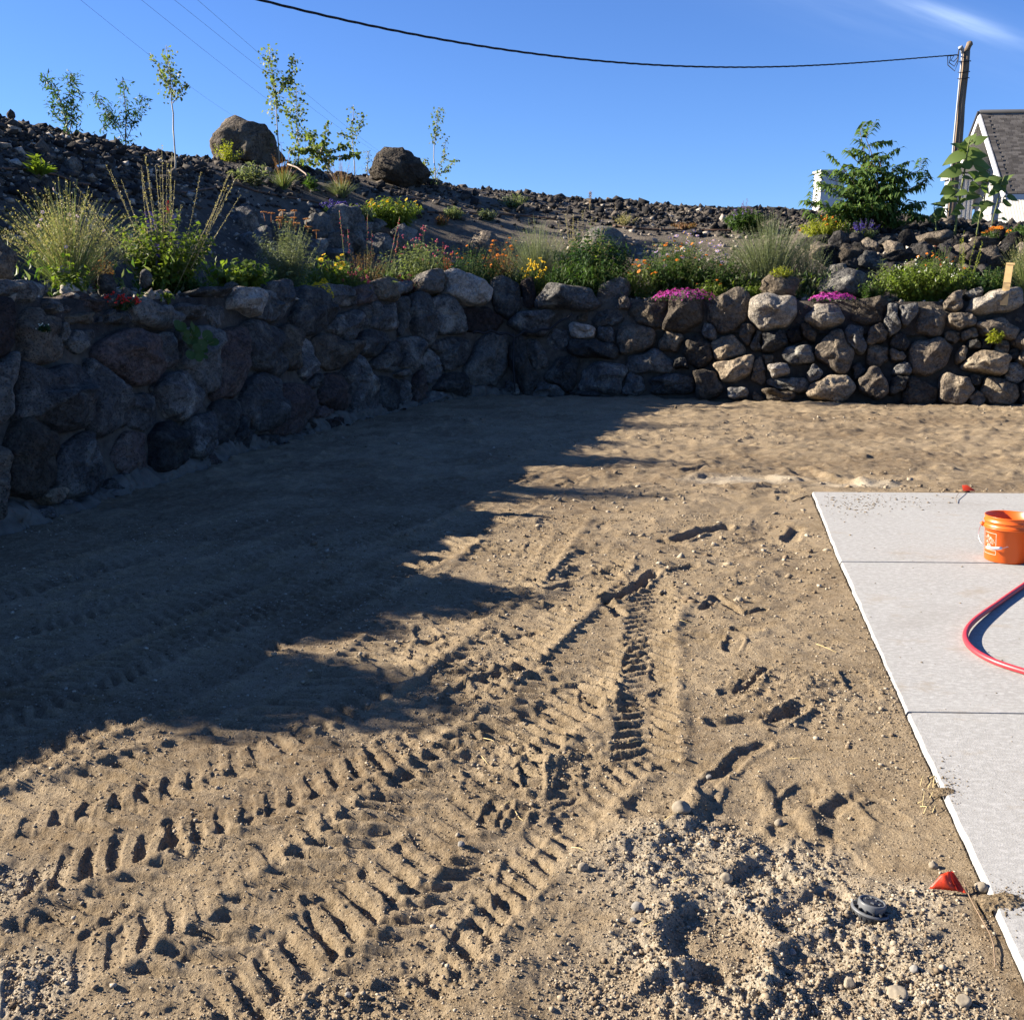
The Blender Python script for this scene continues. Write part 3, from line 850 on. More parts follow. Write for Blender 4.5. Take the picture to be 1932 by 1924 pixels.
ST += Z(700, 800, [
    (230, 560, 250, 430, -20, 'd'), (255, 255, 170, 220, 10, 'd'), (350, 195, 150, 260, 0, 'd'), (400, 520, 200, 300, -10, 'b'), (580, 270, 310, 290, 0, 'd'),
    (550, 620, 140, 330, -15, 'd'), (720, 560, 260, 260, 0, 'b'), (820, 385, 230, 230, -30, 'd'), (750, 175, 300, 170, 5, 'd'), (925, 165, 130, 140, 0, 'db'),
    (950, 310, 130, 170, 0, 'd'), (1080, 135, 170, 165, 0, 't'), (1090, 315, 220, 230, 0, 'd'), (1000, 500, 240, 230, 0, 'd'), (1110, 610, 190, 220, 0, 'd'),
    (1220, 280, 100, 280, 0, 'g'), (1340, 330, 190, 320, -20, 'd'), (1385, 75, 160, 150, 0, 'p'), (1640, 140, 350, 200, 15, 'p'), (1510, 320, 240, 320, -35, 'd'),
    (1550, 560, 240, 270, -30, 'd'), (1265, 560, 160, 250, 0, 'd'), (900, 790, 200, 380, -15, 'd'), (750, 850, 230, 280, -20, 'db'), (1110, 860, 160, 260, 0, 'd'),
    (1200, 720, 110, 62, -10, 'p'), (1235, 840, 110, 180, 0, 'd'), (1330, 800, 110, 220, 0, 'db'), (190, 900, 260, 430, 5, 'd'), (450, 940, 280, 330, 0, 'db'),
    (1430, 660, 150, 230, 0, 'd'), (1560, 800, 220, 160, 0, 'd'), (1760, 335, 300, 230, 0, 'db'), (60, 1120, 190, 300, 0, 'd'), (1210, 110, 120, 110, 0, 'd'),
    (1440, 900, 170, 110, 0, 'g'), (620, 760, 130, 120, 0, 'd')])
ST += Z(1400, 700, [
    (230, 445, 220, 270, 10, 'd'), (390, 390, 110, 220, 0, 'db'), (650, 425, 400, 210, 5, 'd'), (960, 370, 180, 220, 20, 'g'), (400, 600, 300, 170, 5, 'd'),
    (135, 850, 270, 400, 20, 'g'), (345, 920, 170, 390, -15, 'g'), (440, 830, 170, 240, -20, 'g'), (590, 715, 150, 190, 10, 'd'), (770, 665, 180, 130, 0, 'p'),
    (760, 560, 90, 70, 0, 't'), (930, 570, 230, 140, 0, 'd'), (930, 680, 140, 160, 0, 'd'), (850, 785, 370, 150, 5, 'd'), (1120, 715, 250, 240, 0, 'b'),
    (1240, 520, 290, 220, 10, 't'), (1470, 520, 270, 280, 0, 'b'), (1790, 515, 290, 280, 0, 'b'), (1380, 735, 190, 150, 0, 't'), (1580, 795, 200, 230, 0, 'b'),
    (1790, 785, 210, 200, -20, 't'), (1240, 875, 340, 195, 0, 'g'), (900, 975, 310, 220, 5, 'd'), (630, 950, 230, 270, 0, 'd'), (1130, 1040, 170, 150, 0, 'd'),
    (1400, 1030, 330, 170, 0, 'd'), (1660, 1035, 190, 220, -15, 'b'), (1860, 930, 300, 190, -20, 't'), (1880, 1100, 150, 90, 0, 'g'), (1460, 885, 110, 90, 0, 'd'),
    (520, 1080, 240, 110, 0, 'd'), (770, 1120, 230, 70, 0, 'd'), (1660, 660, 120, 140, 0, 'd')])
ST += Z(2221, 700, [
    (150, 535, 320, 250, -15, 'w'), (525, 552, 250, 175, 0, 'w'), (370, 490, 110, 100, 0, 't'), (860, 505, 270, 200, 10, 'b'), (985, 570, 140, 250, 0, 'd'),
    (1095, 540, 150, 160, 0, 'd'), (1280, 580, 190, 230, 15, 'b'), (1435, 690, 130, 100, 20, 't'), (1690, 470, 370, 150, -10, 'w'), (1425, 465, 150, 120, -20, 'b'),
    (1590, 400, 120, 80, -20, 'g'), (1750, 650, 300, 150, 5, 'b'), (590, 805, 290, 310, 0, 'b'), (320, 840, 220, 140, 0, 'd'), (140, 730, 220, 170, 0, 'd'),
    (25, 730, 100, 160, 0, 'd'), (900, 835, 160, 150, 0, 'b'), (1255, 830, 310, 280, 0, 'b'), (1660, 885, 330, 175, 0, 't'), (1490, 830, 65, 125, 0, 't'),
    (1890, 810, 120, 110, 0, 'd'), (1870, 950, 160, 160, 0, 'd'), (115, 855, 95, 90, 0, 't'), (35, 945, 125, 200, 0, 'b'), (190, 950, 180, 105, -10, 'p'),
    (265, 1045, 270, 140, 0, 'd'), (565, 1075, 300, 190, 0, 't'), (850, 1035, 190, 220, -20, 'b'), (200, 1120, 250, 95, 0, 't'), (1050, 1035, 150, 140, 0, 'd'),
    (1185, 1085, 290, 190, 0, 'b'), (1450, 1065, 250, 210, 0, 'b'), (1765, 1090, 290, 190, 20, 't'), (440, 965, 120, 130, 0, 'd'), (720, 700, 170, 200, 0, 'd'),
    (1060, 730, 150, 150, 0, 'd'), (760, 940, 110, 120, 0, 'd'), (1900, 560, 100, 90, 0, 'b')])
ST = [(a * .6395, b * .6395, w * .6395, h * .6395, r_, c) for a, b, w, h, r_, c in ST]
# filler stones where the survey left gaps, and beyond both edges of the picture
rs = random.Random(3)
def edist(E, x, y, k=1.0):
    cx, cy, w, h, r_, c = E
    a = R(r_); dx, dy = x - cx, y - cy
    return np.hypot((dx * math.cos(a) + dy * math.sin(a)) / (w / 2), (-dx * math.sin(a) + dy * math.cos(a)) / (h / 2))
colx = np.array([proj((a, b, 0))[0] for a, b in BC[i0 + 25:]]); coly0 = np.array([proj((a, b, 0))[1] for a, b in BC[i0 + 25:]])
coly1 = np.array([proj((a + n0 * BACK, b + n1 * BACK, z))[1] for (a, b), (n0, n1), z in zip(BC[i0 + 25:], NRM[i0 + 25:], ZTOP[i0 + 25:])])
for big, n in ((1, 900), (0, 4000)):
    for _ in range(n):
        x = rs.uniform(-420, 2400)
        yb, yt = np.interp(x, colx, coly0), np.interp(x, colx, coly1)
        inframe = -10 < x < 1942
        sz = (rs.uniform(55, 95) if big else rs.uniform(28, 52)) * (1.7 if x < 0 else 1.0)
        y = rs.uniform(yt + sz * .3, yb - sz * .25)
        if big and inframe: continue
        if min(edist(E, x, y) for E in ST) < (1.0 + (0.75 if big else 0.85) * sz / 80): continue
        ST.append((x, y, sz, sz * rs.uniform(.7, 1.05), rs.uniform(-25, 25), rs.choice(['d', 'd', 'db', 'b'] if x < 1000 else ['d', 'k', 'b', 'b'])))
EA = np.array([(e[0], e[1], e[2], e[3], R(e[4])) for e in ST])
mid = int(np.argmin(np.abs(BC[:, 0] + 0.3) + (BC[:, 1] < 8) * 99))
wall = thing('retaining_wall', 'long dry-laid wall of dark basalt boulders curving around the bare dirt yard', 'stone wall', (BC[mid, 0], BC[mid, 1], 0))
wl = np.array(wall.location)
NA, NR_ = 44, 11
th = np.linspace(0, 2 * math.pi, NA, endpoint=False)
rho = np.array([0.0, 0.18, 0.36, 0.53, 0.68, 0.80, 0.89, 0.96, 1.0])
for k, E in enumerate(ST):
    cx, cy, w, h, rot, cl = E
    near = np.where(np.hypot(EA[:, 0] - cx, EA[:, 1] - cy) < (np.maximum(EA[:, 2], EA[:, 3]) + max(w, h)) * .75)[0]
    # outline: own ellipse pushed out until it meets a neighbour
    ts = np.linspace(0.25, 1.28, 40)
    ct, st_ = np.cos(th), np.sin(th); a = R(rot)
    # squarish superellipse
    pw = rs.uniform(2.4, 5.0) if cx < 1000 else rs.uniform(3.0, 6.5)
    rr = 1.0 / np.power(np.abs(ct) ** pw + np.abs(st_) ** pw, 1 / pw)
    lim = np.full(NA, 1.28)
    ux_, uy_ = rr * ct * w / 2, rr * st_ * h / 2
    ex_, ey_ = ux_ * math.cos(a) - uy_ * math.sin(a), ux_ * math.sin(a) + uy_ * math.cos(a)
    for j in near:
        if j == k: continue
        X = cx + ex_[None, :] * ts[:, None]; Y = cy + ey_[None, :] * ts[:, None]
        c2, s2 = math.cos(EA[j, 4]), math.sin(EA[j, 4])
        dx, dy = X - EA[j, 0], Y - EA[j, 1]
        dj = np.hypot((dx * c2 + dy * s2) / (EA[j, 2] / 2), (-dx * s2 + dy * c2) / (EA[j, 3] / 2))
        bad = dj < ts[:, None] * 1.0
        first = np.where(bad.any(0), ts[np.argmax(bad, 0)], 9)
        lim = np.minimum(lim, first)
    for _ in range(4):
        an = rs.uniform(0, 6.283); cc = np.cos(th - an)
        lim = np.minimum(lim, np.where(cc > .15, (rs.uniform(.93, 1.22) if cx < 1000 else rs.uniform(.86, 1.15)) / np.maximum(cc * rr, .15), 9))
    lim = np.clip(lim, 0.35, 1.28)
    lim = (np.roll(lim, 1) + 2 * lim + np.roll(lim, -1)) / 4
    gap = (5.2 if cx < 450 else 3.4) if cx < 900 else 3.2
    sz = np.hypot(ex_, ey_) * lim
    lim = lim * np.clip(1 - gap / np.maximum(sz, 6), .5, 1)
    lim *= 1 + 0.05 * np.sin(th * 2 + k) + 0.04 * np.sin(th * 3 + 2.3 * k) + 0.025 * np.sin(th * 5 + 1.7 * k)
    PX = [cx + ex_ * lim * r_ for r_ in rho]; PY = [cy + ey_ * lim * r_ for r_ in rho]
    px, py = np.concatenate(PX), np.concatenate(PY)
    u, v, P = wall_at_px(px, py)
    nn = nrm_at(u)
    ctr = P[:NA].mean(0)
    ext = np.linalg.norm(P[-NA:] - ctr, axis=1)
    size = np.median(ext)
    dep = np.clip(size * rs.uniform(0.42, 0.62), 0.04, 0.26)
    rr_ = np.repeat(rho, NA)
    prof = np.power(np.clip(1 - rr_ ** 4.6, 0, 1), 0.6)
    la = rr_ * np.tile(rr * ct, len(rho)); lb = rr_ * np.tile(rr * st_, len(rho))
    fac = np.full(len(la), 1.15)
    for _ in range(6):
        an = rs.uniform(0, 6.283); gs = rs.uniform(.3, 1.5); c0 = rs.uniform(.70, 1.25)
        fac = np.minimum(fac, c0 - gs * (la * math.cos(an) + lb * math.sin(an)))
    prof = prof * np.clip(fac, 0.42, 1.25)
    push = 0.10 * (0.7 + 0.6 * rs.random()) if cl in 'pw' else 0.0
    # a few flat facets: tilt of the face
    tx, tz = rs.uniform(-.35, .35), rs.uniform(-.25, .35)
    side = np.cross(nn, np.array([0, 0, 1.0]))
    rel = P - ctr
    tilt = (np.einsum('ij,ij->i', rel, side) * tx + rel[:, 2] * tz) * prof * .7
    push += rs.uniform(-.03, .07) if cx < 1000 else rs.uniform(-.07, .13)
    dep = dep * (1.15 if cx < 1000 else 1.35)
    out = -0.09 + dep * prof * 1.1 + tilt + push
    seed = 100 + k
    Q = P + nn * out[:, None]
    nz = fbm3(Q / (size * 0.75) + k * 3.1, 3, seed)
    nz2 = 1 - np.abs(fbm3(Q / (size * 0.42) + k, 3, seed + 50)) * 2
    nz3 = fbm3(Q / 0.055, 3, seed + 90)
    nz4 = np.abs(fbm3(Q / 0.16 + 5, 3, seed + 95)) - .25
    Q = Q + nn * ((nz * 0.14 + (nz2 - .5) * 0.14) * size * (0.35 + 0.65 * prof) + nz3 * 0.026 + nz4 * .045)[:, None]
    lat = np.c_[vnoise3(Q / (size * .5) + 9, seed + 7), vnoise3(Q / (size * .5) + 19, seed + 8), vnoise3(Q / (size * .5) + 29, seed + 9)]
    Q = Q + lat * size * 0.05
    backring = Q[-NA:] - nn[-NA:] * 0.22
    V = np.vstack([ctr[None] * 0 + Q[:NA].mean(0)[None], Q[NA:], backring])
    F = [(0, 1 + j, 1 + (j + 1) % NA) for j in range(NA)]
    for r_ in range(len(rho) - 1):
        b0, b1 = 1 + r_ * NA, 1 + (r_ + 1) * NA
        F += [(b0 + j, b1 + j, b1 + (j + 1) % NA, b0 + (j + 1) % NA) for j in range(NA)]
    F = [f[::-1] for f in F]
    mk('stone', V - ctr, F, M[cl], wall, loc=tuple(ctr - wl))

# mortar and earth between the stones
BKX = 0.14 * sstep(mid, mid + 60, np.arange(NB))
u_ = np.arange(i0 - 60, NB - 5, 1.0); vv = np.linspace(-0.08, 0.93, 24)
V = []
for v in vv:
    bx = np.interp(u_, np.arange(NB), BC[:, 0] + NRM[:, 0] * (BACK * v + 0.13 + BKX)); by = np.interp(u_, np.arange(NB), BC[:, 1] + NRM[:, 1] * (BACK * v + 0.13 + BKX))
    V.append(np.c_[bx, by, v * np.interp(u_, np.arange(NB), ZTOP)])
V = np.array(V); n_v, n_u = V.shape[:2]
V = V.reshape(-1, 3)
V[:, :2] += 0.035 * np.c_[fbm3(V / .2, 3, 5), fbm3(V / .2, 3, 6)]
ii = (np.arange(n_v - 1)[:, None] * n_u + np.arange(n_u - 1)[None, :]).ravel()
M['mortar'] = plain('mortar', (0.075, 0.066, 0.054), 0.95, 0.1, 0.35, 14, 0.02)
mk('mortar', V - wl, np.c_[ii, ii + 1, ii + n_u + 1, ii + n_u], M['mortar'], wall)
# rough concrete footing spilled along the foot of the shaded stretch
iu = np.arange(i0 - 30, mid + 12, .25)
ib = lambda A, i: float(np.interp(i, np.arange(NB), A))
prof = [(0.03, -0.03), (-0.005, 0.02), (-0.02, 0.05), (-0.05, 0.09), (-0.09, 0.12), (-0.16, 0.135), (-0.30, 0.12)]
V = []
for i in iu:
    for dx, z in prof:
        s = 0.75 + 0.55 * math.sin(i * .21) * math.sin(i * .057 + 1)
        V.append((ib(BC[:, 0], i) - ib(NRM[:, 0], i) * dx, ib(BC[:, 1], i) - ib(NRM[:, 1], i) * dx, z * s * 1.15))
V = np.array(V)
V += 0.035 * np.c_[fbm3(V / .035, 2, 11), fbm3(V / .035, 2, 12), fbm3(V / .035, 2, 13)]
V += 0.07 * np.c_[fbm3(V / .11, 4, 1), fbm3(V / .11, 4, 2), fbm3(V / .11, 4, 3)]
w = len(prof)
F = [(a * w + j, (a + 1) * w + j, (a + 1) * w + j + 1, a * w + j + 1) for a in range(len(iu) - 1) for j in range(w - 1)]
M['footing'] = plain('footing_concrete', (0.115, 0.104, 0.085), 0.95, 0.15, 0.3, 9, 0.02)
mk('footing', V - wl, F, M['footing'], wall)
# ================================================================== loose rock
ICO = {}
def ico(sub):
    if sub not in ICO:
        bm = bmesh.new(); bmesh.ops.create_icosphere(bm, subdivisions=sub, radius=1.0)
        ICO[sub] = (np.array([v.co[:] for v in bm.verts]), np.array([[v.index for v in f.verts] for f in bm.faces]))
        bm.free()
    return ICO[sub]
def octa(seed):
    r_ = np.random.default_rng(seed)
    v = np.array([(1, 0, 0), (-1, 0, 0), (0, 1, 0), (0, -1, 0), (0, 0, 1), (0, 0, -1)], float)
    v = v * r_.uniform(.65, 1.3, (6, 1)) + r_.normal(0, .22, (6, 3))
    q_, _ = np.linalg.qr(r_.normal(size=(3, 3)))
    q_ = q_ * np.sign(np.linalg.det(q_))
    return v @ q_.T, np.array([(0, 2, 4), (2, 1, 4), (1, 3, 4), (3, 0, 4), (2, 0, 5), (1, 2, 5), (3, 1, 5), (0, 3, 5)])
def rock(seed, size, sub=3, rough=0.28, cuts=6, fine=0.03, clo=.58):
    """an angular boulder: a ball cut by planes, then roughened"""
    v, f = ico(sub)
    r_ = np.random.default_rng(seed)
    v = v.copy()
    for _ in range(cuts):
        n = r_.normal(size=3); n /= np.linalg.norm(n)
        c = r_.uniform(clo, .88)
        d = v @ n
        v = v - n[None] * np.clip(d - c, 0, None)[:, None]
    nz = fbm3(v * 1.6 + seed * 1.37, 3, seed % 1000)
    nf = 1.2 - 3 * np.abs(fbm3(v * 3.2 + seed, 3, seed % 997)) if fine > .06 else fbm3(v * 6 + seed, 2, seed % 997)
    v = v * (1 + rough * nz + fine * nf)[:, None]
    return v * np.array(size)[None], f
def scatter_rocks(name, pts, sizes, mat, seed, kind='stuff', sub=1, flat=.75, variants=9):
    """many small stones joined into one mesh"""
    if sub == 0: variants = 40
    base = [rock(seed + k, (1, 1, 1), sub, .35, 4, 0)[0] if sub else octa(seed + k)[0] for k in range(variants)]
    f0 = ico(sub)[1] if sub else octa(0)[1]; nv = len(base[0])
    r_ = np.random.default_rng(seed)
    n = len(pts)
    which = r_.integers(0, variants, n); an = r_.uniform(0, 6.283, n)
    st = r_.uniform(.65, 1.25, (n, 3)); st[:, 2] *= flat
    ca, sa = np.cos(an), np.sin(an)
    V = np.empty((n, nv, 3)); 
    for k in range(variants):
        m = which == k
        b = base[k][None] * st[m][:, None, :] * np.asarray(sizes)[m][:, None, None]
        V[m, :, 0] = b[:, :, 0] * ca[m][:, None] - b[:, :, 1] * sa[m][:, None]
        V[m, :, 1] = b[:, :, 0] * sa[m][:, None] + b[:, :, 1] * ca[m][:, None]
        V[m, :, 2] = b[:, :, 2]
    V += np.asarray(pts)[:, None, :]
    F = (f0[None] + (np.arange(n) * nv)[:, None, None]).reshape(-1, 3)
    return mk(name, V.reshape(-1, 3), F, mat, kind=kind, smooth=bool(sub))
def islandmat(name, cols, rough=.95, bump=.01):
    m, t, out = nmat(name); N = NT(t)
    rnd = N.n('ShaderNodeNewGeometry').outputs['Random Per Island']
    stops = [(k / max(1, len(cols) - 1), c) for k, c in enumerate(cols)]
    c = N.ramp(rnd, stops)
    tc = N.n('ShaderNodeTexCoord').outputs['Object']
    n = N.noise(tc, 45, 4, .65)
    c = N.mix(N.ramp(n, [(.35, .55), (.6, 0.0)]), c, tuple(q * .35 for q in cols[0]))
    N.bsdf(out, c, rough, N.bump(n, .8, bump), .15)
    return m
M['rubble'] = islandmat('lava_rubble', [(.016, .015, .015), (.028, .026, .025), (.045, .040, .036), (.07, .06, .05), (.15, .125, .10)])
M['pebble'] = islandmat('pale_pebbles', [(.16, .13, .10), (.26, .22, .17), (.36, .31, .25), (.46, .42, .36)])
M['soilpeb'] = islandmat('soil_crumbs', [(.15, .11, .07), (.23, .175, .115), (.30, .245, .17), (.42, .365, .28)], bump=.002)

# black lava rubble along the crest and the upper slope
def on_hill(u, o):
    x = np.interp(u, np.arange(len(UI)), TPX) + np.interp(u, np.arange(len(UI)), Nx) * o
    y = np.interp(u, np.arange(len(UI)), TPY) + np.interp(u, np.arange(len(UI)), Ny) * o
    fi = np.interp(o, OFF, np.arange(len(OFF)))
    a = np.clip(np.floor(u).astype(int), 0, len(UI) - 2); b = np.clip(np.floor(fi).astype(int), 0, len(OFF) - 2)
    fu, fo = u - a, fi - b
    z = (zz[a, b] * (1 - fu) + zz[a + 1, b] * fu) * (1 - fo) + (zz[a, b + 1] * (1 - fu) + zz[a + 1, b + 1] * fu) * fo
    return np.c_[x, y, z]
u_lo, u_hi = int(np.argmax(pcol > -250)), len(UI) - 30
n = 30000
u = nrg.uniform(u_lo, u_hi, n)
col = np.interp(u, np.arange(len(UI)), pcol)
tc_ = np.interp(u, np.arange(len(UI)), TC)
lo = np.interp(col, [-250, 300, 700, 900, 1200, 2300], [.30, .34, .42, .48, .50, .38])
o = tc_ * (lo + (1.12 - lo) * nrg.random(n) ** .7)
P = on_hill(u, o)
sz = np.clip(nrg.lognormal(np.log(.045), .45, n), .02, .16) * np.interp(col, [-250, 400, 1000, 2300], [.55, .62, .9, .9])
P[:, 2] += sz * .25
scatter_rocks('lava_rubble', P, sz * 1.15, M['rubble'], 300, sub=0)
# pale pebbles strewn on the lower slopes and in the bed
n = 10000
u = nrg.uniform(u_lo, u_hi, n)
col = np.interp(u, np.arange(len(UI)), pcol); tc_ = np.interp(u, np.arange(len(UI)), TC)
o = np.where(nrg.random(n) < .3, nrg.uniform(.05, 1.2, n), 1.6 + (tc_ * .8 - 1.6) * nrg.random(n))
P = on_hill(u, o)
sz = np.clip(nrg.lognormal(np.log(.022), .5, n), .010, .09)
P[:, 2] += sz * .2
scatter_rocks('slope_pebbles', P, sz * 1.1, M['pebble'], 320, sub=0)

# two weathered boulders and other single rocks on the hill: pixel box -> boulder
def boulder_px(name, x0, x1, y0, y1, label, cat, mat, seed, Y=None, sub=4, group=None, rough=.25, cuts=9, deep=.9):
    if Y is None:
        c = hit((x0 + x1) / 2, y1); Y = c[1]
    a, b = at(x0, y1, Y), at(x1, y1, Y)
    top = at((x0 + x1) / 2, y0, Y)[2]; bot = at((x0 + x1) / 2, y1, Y)[2]
    w = (b[0] - a[0]) / 2; h = (top - bot) / 2 * 1.18
    v, f = rock(seed, (w * 1.08, w * deep, h), sub, rough, cuts, .11, .62)
    zc = top - v[:, 2].max()
    o = mk(name, v, f, M[mat], loc=((a[0] + b[0]) / 2, Y + w * .3, zc))
    return tag(o, label, cat, group)
boulder_px('boulder', 401, 524, 217, 300, 'largest weathered brown boulder standing on the crest against the sky', 'boulder', 'b', 47)
boulder_px('boulder', 703, 803, 276, 350, 'smaller rounded tan-brown boulder on the crest near the slender sapling', 'boulder', 'b', 57)
boulder_px('boulder', -26, 24, 450, 516, 'reddish-brown rock sitting on the wall top at the picture edge', 'boulder', 'b', 61, Y=bedpos(10, .35)[1], sub=3)
boulder_px('boulder', 886, 952, 435, 500, 'half-buried brown boulder on the slope above the orange blooms', 'boulder', 'b', 63, sub=3)
boulder_px('rock', 118, 150, 295, 320, 'pale round rock lying among black rubble on the upper slope', 'rock', 'g', 65, sub=3)
boulder_px('rock', 88, 132, 468, 506, 'low grey rock half hidden under the wispy grass', 'rock', 'g', 66, Y=bedpos(110, .8)[1], sub=3)
boulder_px('rock', 1095, 1180, 425, 470, 'squat grey rock showing between the green clumps on the slope', 'rock', 'g', 68, sub=3)
boulder_px('rock', 1440, 1505, 512, 556, 'brown rock holding a tuft of yellow-green stonecrop', 'rock', 't', 69, Y=bedpos(1472, .22)[1], sub=3)
boulder_px('rock', 1555, 1650, 505, 550, 'low dark grey lava rock behind the second magenta mat', 'rock', 'd', 70, Y=bedpos(1600, .45)[1], sub=3)
boulder_px('rock', 12, 28, 205, 222, 'small round rock on the crest line at the picture edge', 'rock', 'b', 71, sub=2)
# pale stones gathered on the wall top at the shaded end  (zoom survey: centre, size)
for k, (zx, zy, w, h, mt, lab) in enumerate([
        (457, 1700, 84, 115, 'p', 'upright pale grey stone behind the round white one'), (492, 1802, 120, 92, 'w', 'round white cobble on the wall top'),
        (560, 1762, 62, 72, 'p', 'small pointed grey stone beside the white cobble'), (745, 1765, 130, 135, 'g', 'tall light grey stone standing alone on the wall top'),
        (515, 1857, 82, 46, 'w', 'flat white pebble below the white cobble'), (887, 1822, 52, 54, 'g', 'small grey stone by the red blooms'),
        (1030, 1722, 84, 112, 'd', 'upright dark slate-coloured stone under the leafy stalks'), (1640, 1780, 90, 50, 'g', 'flat grey stone in the broad-leaved clump')]):
    x, y = zx * .4158 * .6395, (100 + zy * .4158) * .6395
    hw, hh = w * .4158 * .6395 / 2, h * .4158 * .6395 / 2
    boulder_px('stone', x - hw, x + hw, y - hh, y + hh, lab, 'stone', mt, 80 + k, Y=bedpos(x, .10 + .25 * (1860 - zy) / 160)[1], sub=3, rough=.12, cuts=4)

# ------------------------------------------------------------------ upper terraces of dark rock
def terrace(label, items, seed, group=None):
    cs = [hit(x, y + h * .3) for x, y, w, h in items]
    c0 = np.array([np.mean([c[0] for c in cs]), np.mean([c[1] for c in cs]), min(c[2] for c in cs)])
    t = thing('terrace_wall', label, 'stone wall', c0)
    for k, ((x, y, w, h), c) in enumerate(zip(items, cs)):
        Y = c[1]
        a, b = at(x - w / 2, y, Y), at(x + w / 2, y, Y)
        hw = (b[0] - a[0]) / 2; hh = h / 2 / FPX * Y
        v, f = rock(seed + k * 3, (hw * 1.25, hw * .9, hh * 1.4), 3, .42, 12, .16, .46)
        p = at(x, y, Y + hw * .25)
        mk('stone', v, f, M[rng.choice('kkkdb') if x > 1500 else rng.choice('dddbg')], t, loc=tuple(p - c0))
    return t
def Zs(ox, oy, it): return [((ox + a * .4158) * .6395, (oy + b * .4158) * .6395, w * .266, h * .266) for a, b, w, h in it]
T1 = Zs(700, 100, [(80, 1330, 190, 160), (130, 1500, 200, 200), (370, 1330, 150, 130), (565, 1290, 150, 90), (740, 1325, 260, 130), (590, 1410, 180, 160), (570, 1530, 150, 130),
     (750, 1480, 230, 170), (880, 1395, 150, 110), (970, 1375, 140, 90), (1170, 1430, 250, 110), (1000, 1500, 170, 150), (720, 1580, 200, 120), (300, 1430, 180, 150), (1150, 1520, 180, 100), (880, 1540, 150, 120)])
terrace('short terrace of dark rocks behind the yarrow and pink stalks', T1, 500)
T2 = Zs(2221, 300, [(450, 1010, 170, 90), (600, 1020, 140, 130), (720, 1010, 150, 100), (840, 1040, 150, 110), (950, 1005, 170, 90), (1100, 1010, 150, 120), (1290, 990, 210, 100), (1040, 1095, 220, 80),
     (1450, 1010, 150, 110), (1630, 1030, 160, 120), (1800, 1080, 130, 110), (1700, 1150, 170, 90), (690, 1100, 170, 120), (860, 1140, 190, 110), (540, 1110, 170, 100), (1240, 1090, 190, 110),
     (1420, 1120, 170, 110), (1560, 1140, 160, 110), (1900, 1000, 160, 120), (1760, 960, 160, 90), (620, 1190, 180, 100), (1880, 1170, 170, 120), (1150, 1180, 190, 90), (980, 1190, 170, 90), (500, 1060, 150, 110), (770, 1080, 150, 110), (1000, 1050, 150, 110), (1180, 1050, 160, 100), (1360, 1060, 160, 110), (1520, 1080, 160, 110), (1680, 1090, 150, 110), (1840, 1020, 150, 120), (700, 1170, 160, 100), (1330, 1180, 170, 90), (1500, 1200, 170, 90), (1650, 1220, 170, 90), (1900, 1090, 150, 110)])
terrace('terrace of black lava rocks under the large leafy shrub and sunflowers', T2, 600)

# ------------------------------------------------------------------ crumbs, pebbles
n = 5200
Y = nrg.uniform(4.5, 14.5, n); X = nrg.uniform(-.2, .56, n) * Y
keep = (sstep(-.25, .35, fbm2(X / 1.3, Y / .9, 4, 61)) > nrg.random(n)) & ((X < slab_x(Y) - .05) | (Y > SLAB_FAR + .05))
X, Y = X[keep], Y[keep]
zq = np.array([soil_z(a, b) for a, b in zip(X, Y)])
szq = np.clip(nrg.lognormal(np.log(.010), .5, len(X)), .005, .035)
CLODS = (np.c_[X, Y, zq + szq * .15], szq)
# ------------------------------------------------------------------ crumbs, pebbles and stones on the yard soil
n = 300000
Y = 1.75 * np.power(7.0 / 1.75, nrg.random(n) ** 1.25); X = nrg.uniform(-.56, .56, n) * Y
g = gravel_mask(X, Y)
crm = sstep(-0.10, 0.5, fbm2(X / 0.55 + 3, Y / 0.42, 4, 21))
keep = (nrg.random(n) < np.clip(g * .34 + .12 + .22 * crm, 0, 1)) & (X < slab_x(Y) - .01)
X, Y, g = X[keep], Y[keep], g[keep]
ri = np.round(np.interp(Y, RWS, np.arange(nr))).astype(int); cidx = np.round(np.interp(X / Y, RT, np.arange(nc))).astype(int)
zg = Hg[ri, cidx]
sz = np.clip(nrg.lognormal(np.log(.0021), .42, len(X)), .0011, .0085) * (1 + .35 * g) * np.clip(Y / 2.6, 1, 1.7)
big_ = sz > .0052
Pc = np.c_[X, Y, zg + sz * .3]
scatter_rocks('soil_crumbs', Pc[~big_], sz[~big_], M['soilpeb'], 340, sub=0)
scatter_rocks('soil_gravel', Pc[big_], sz[big_], M['soilpeb'], 345)

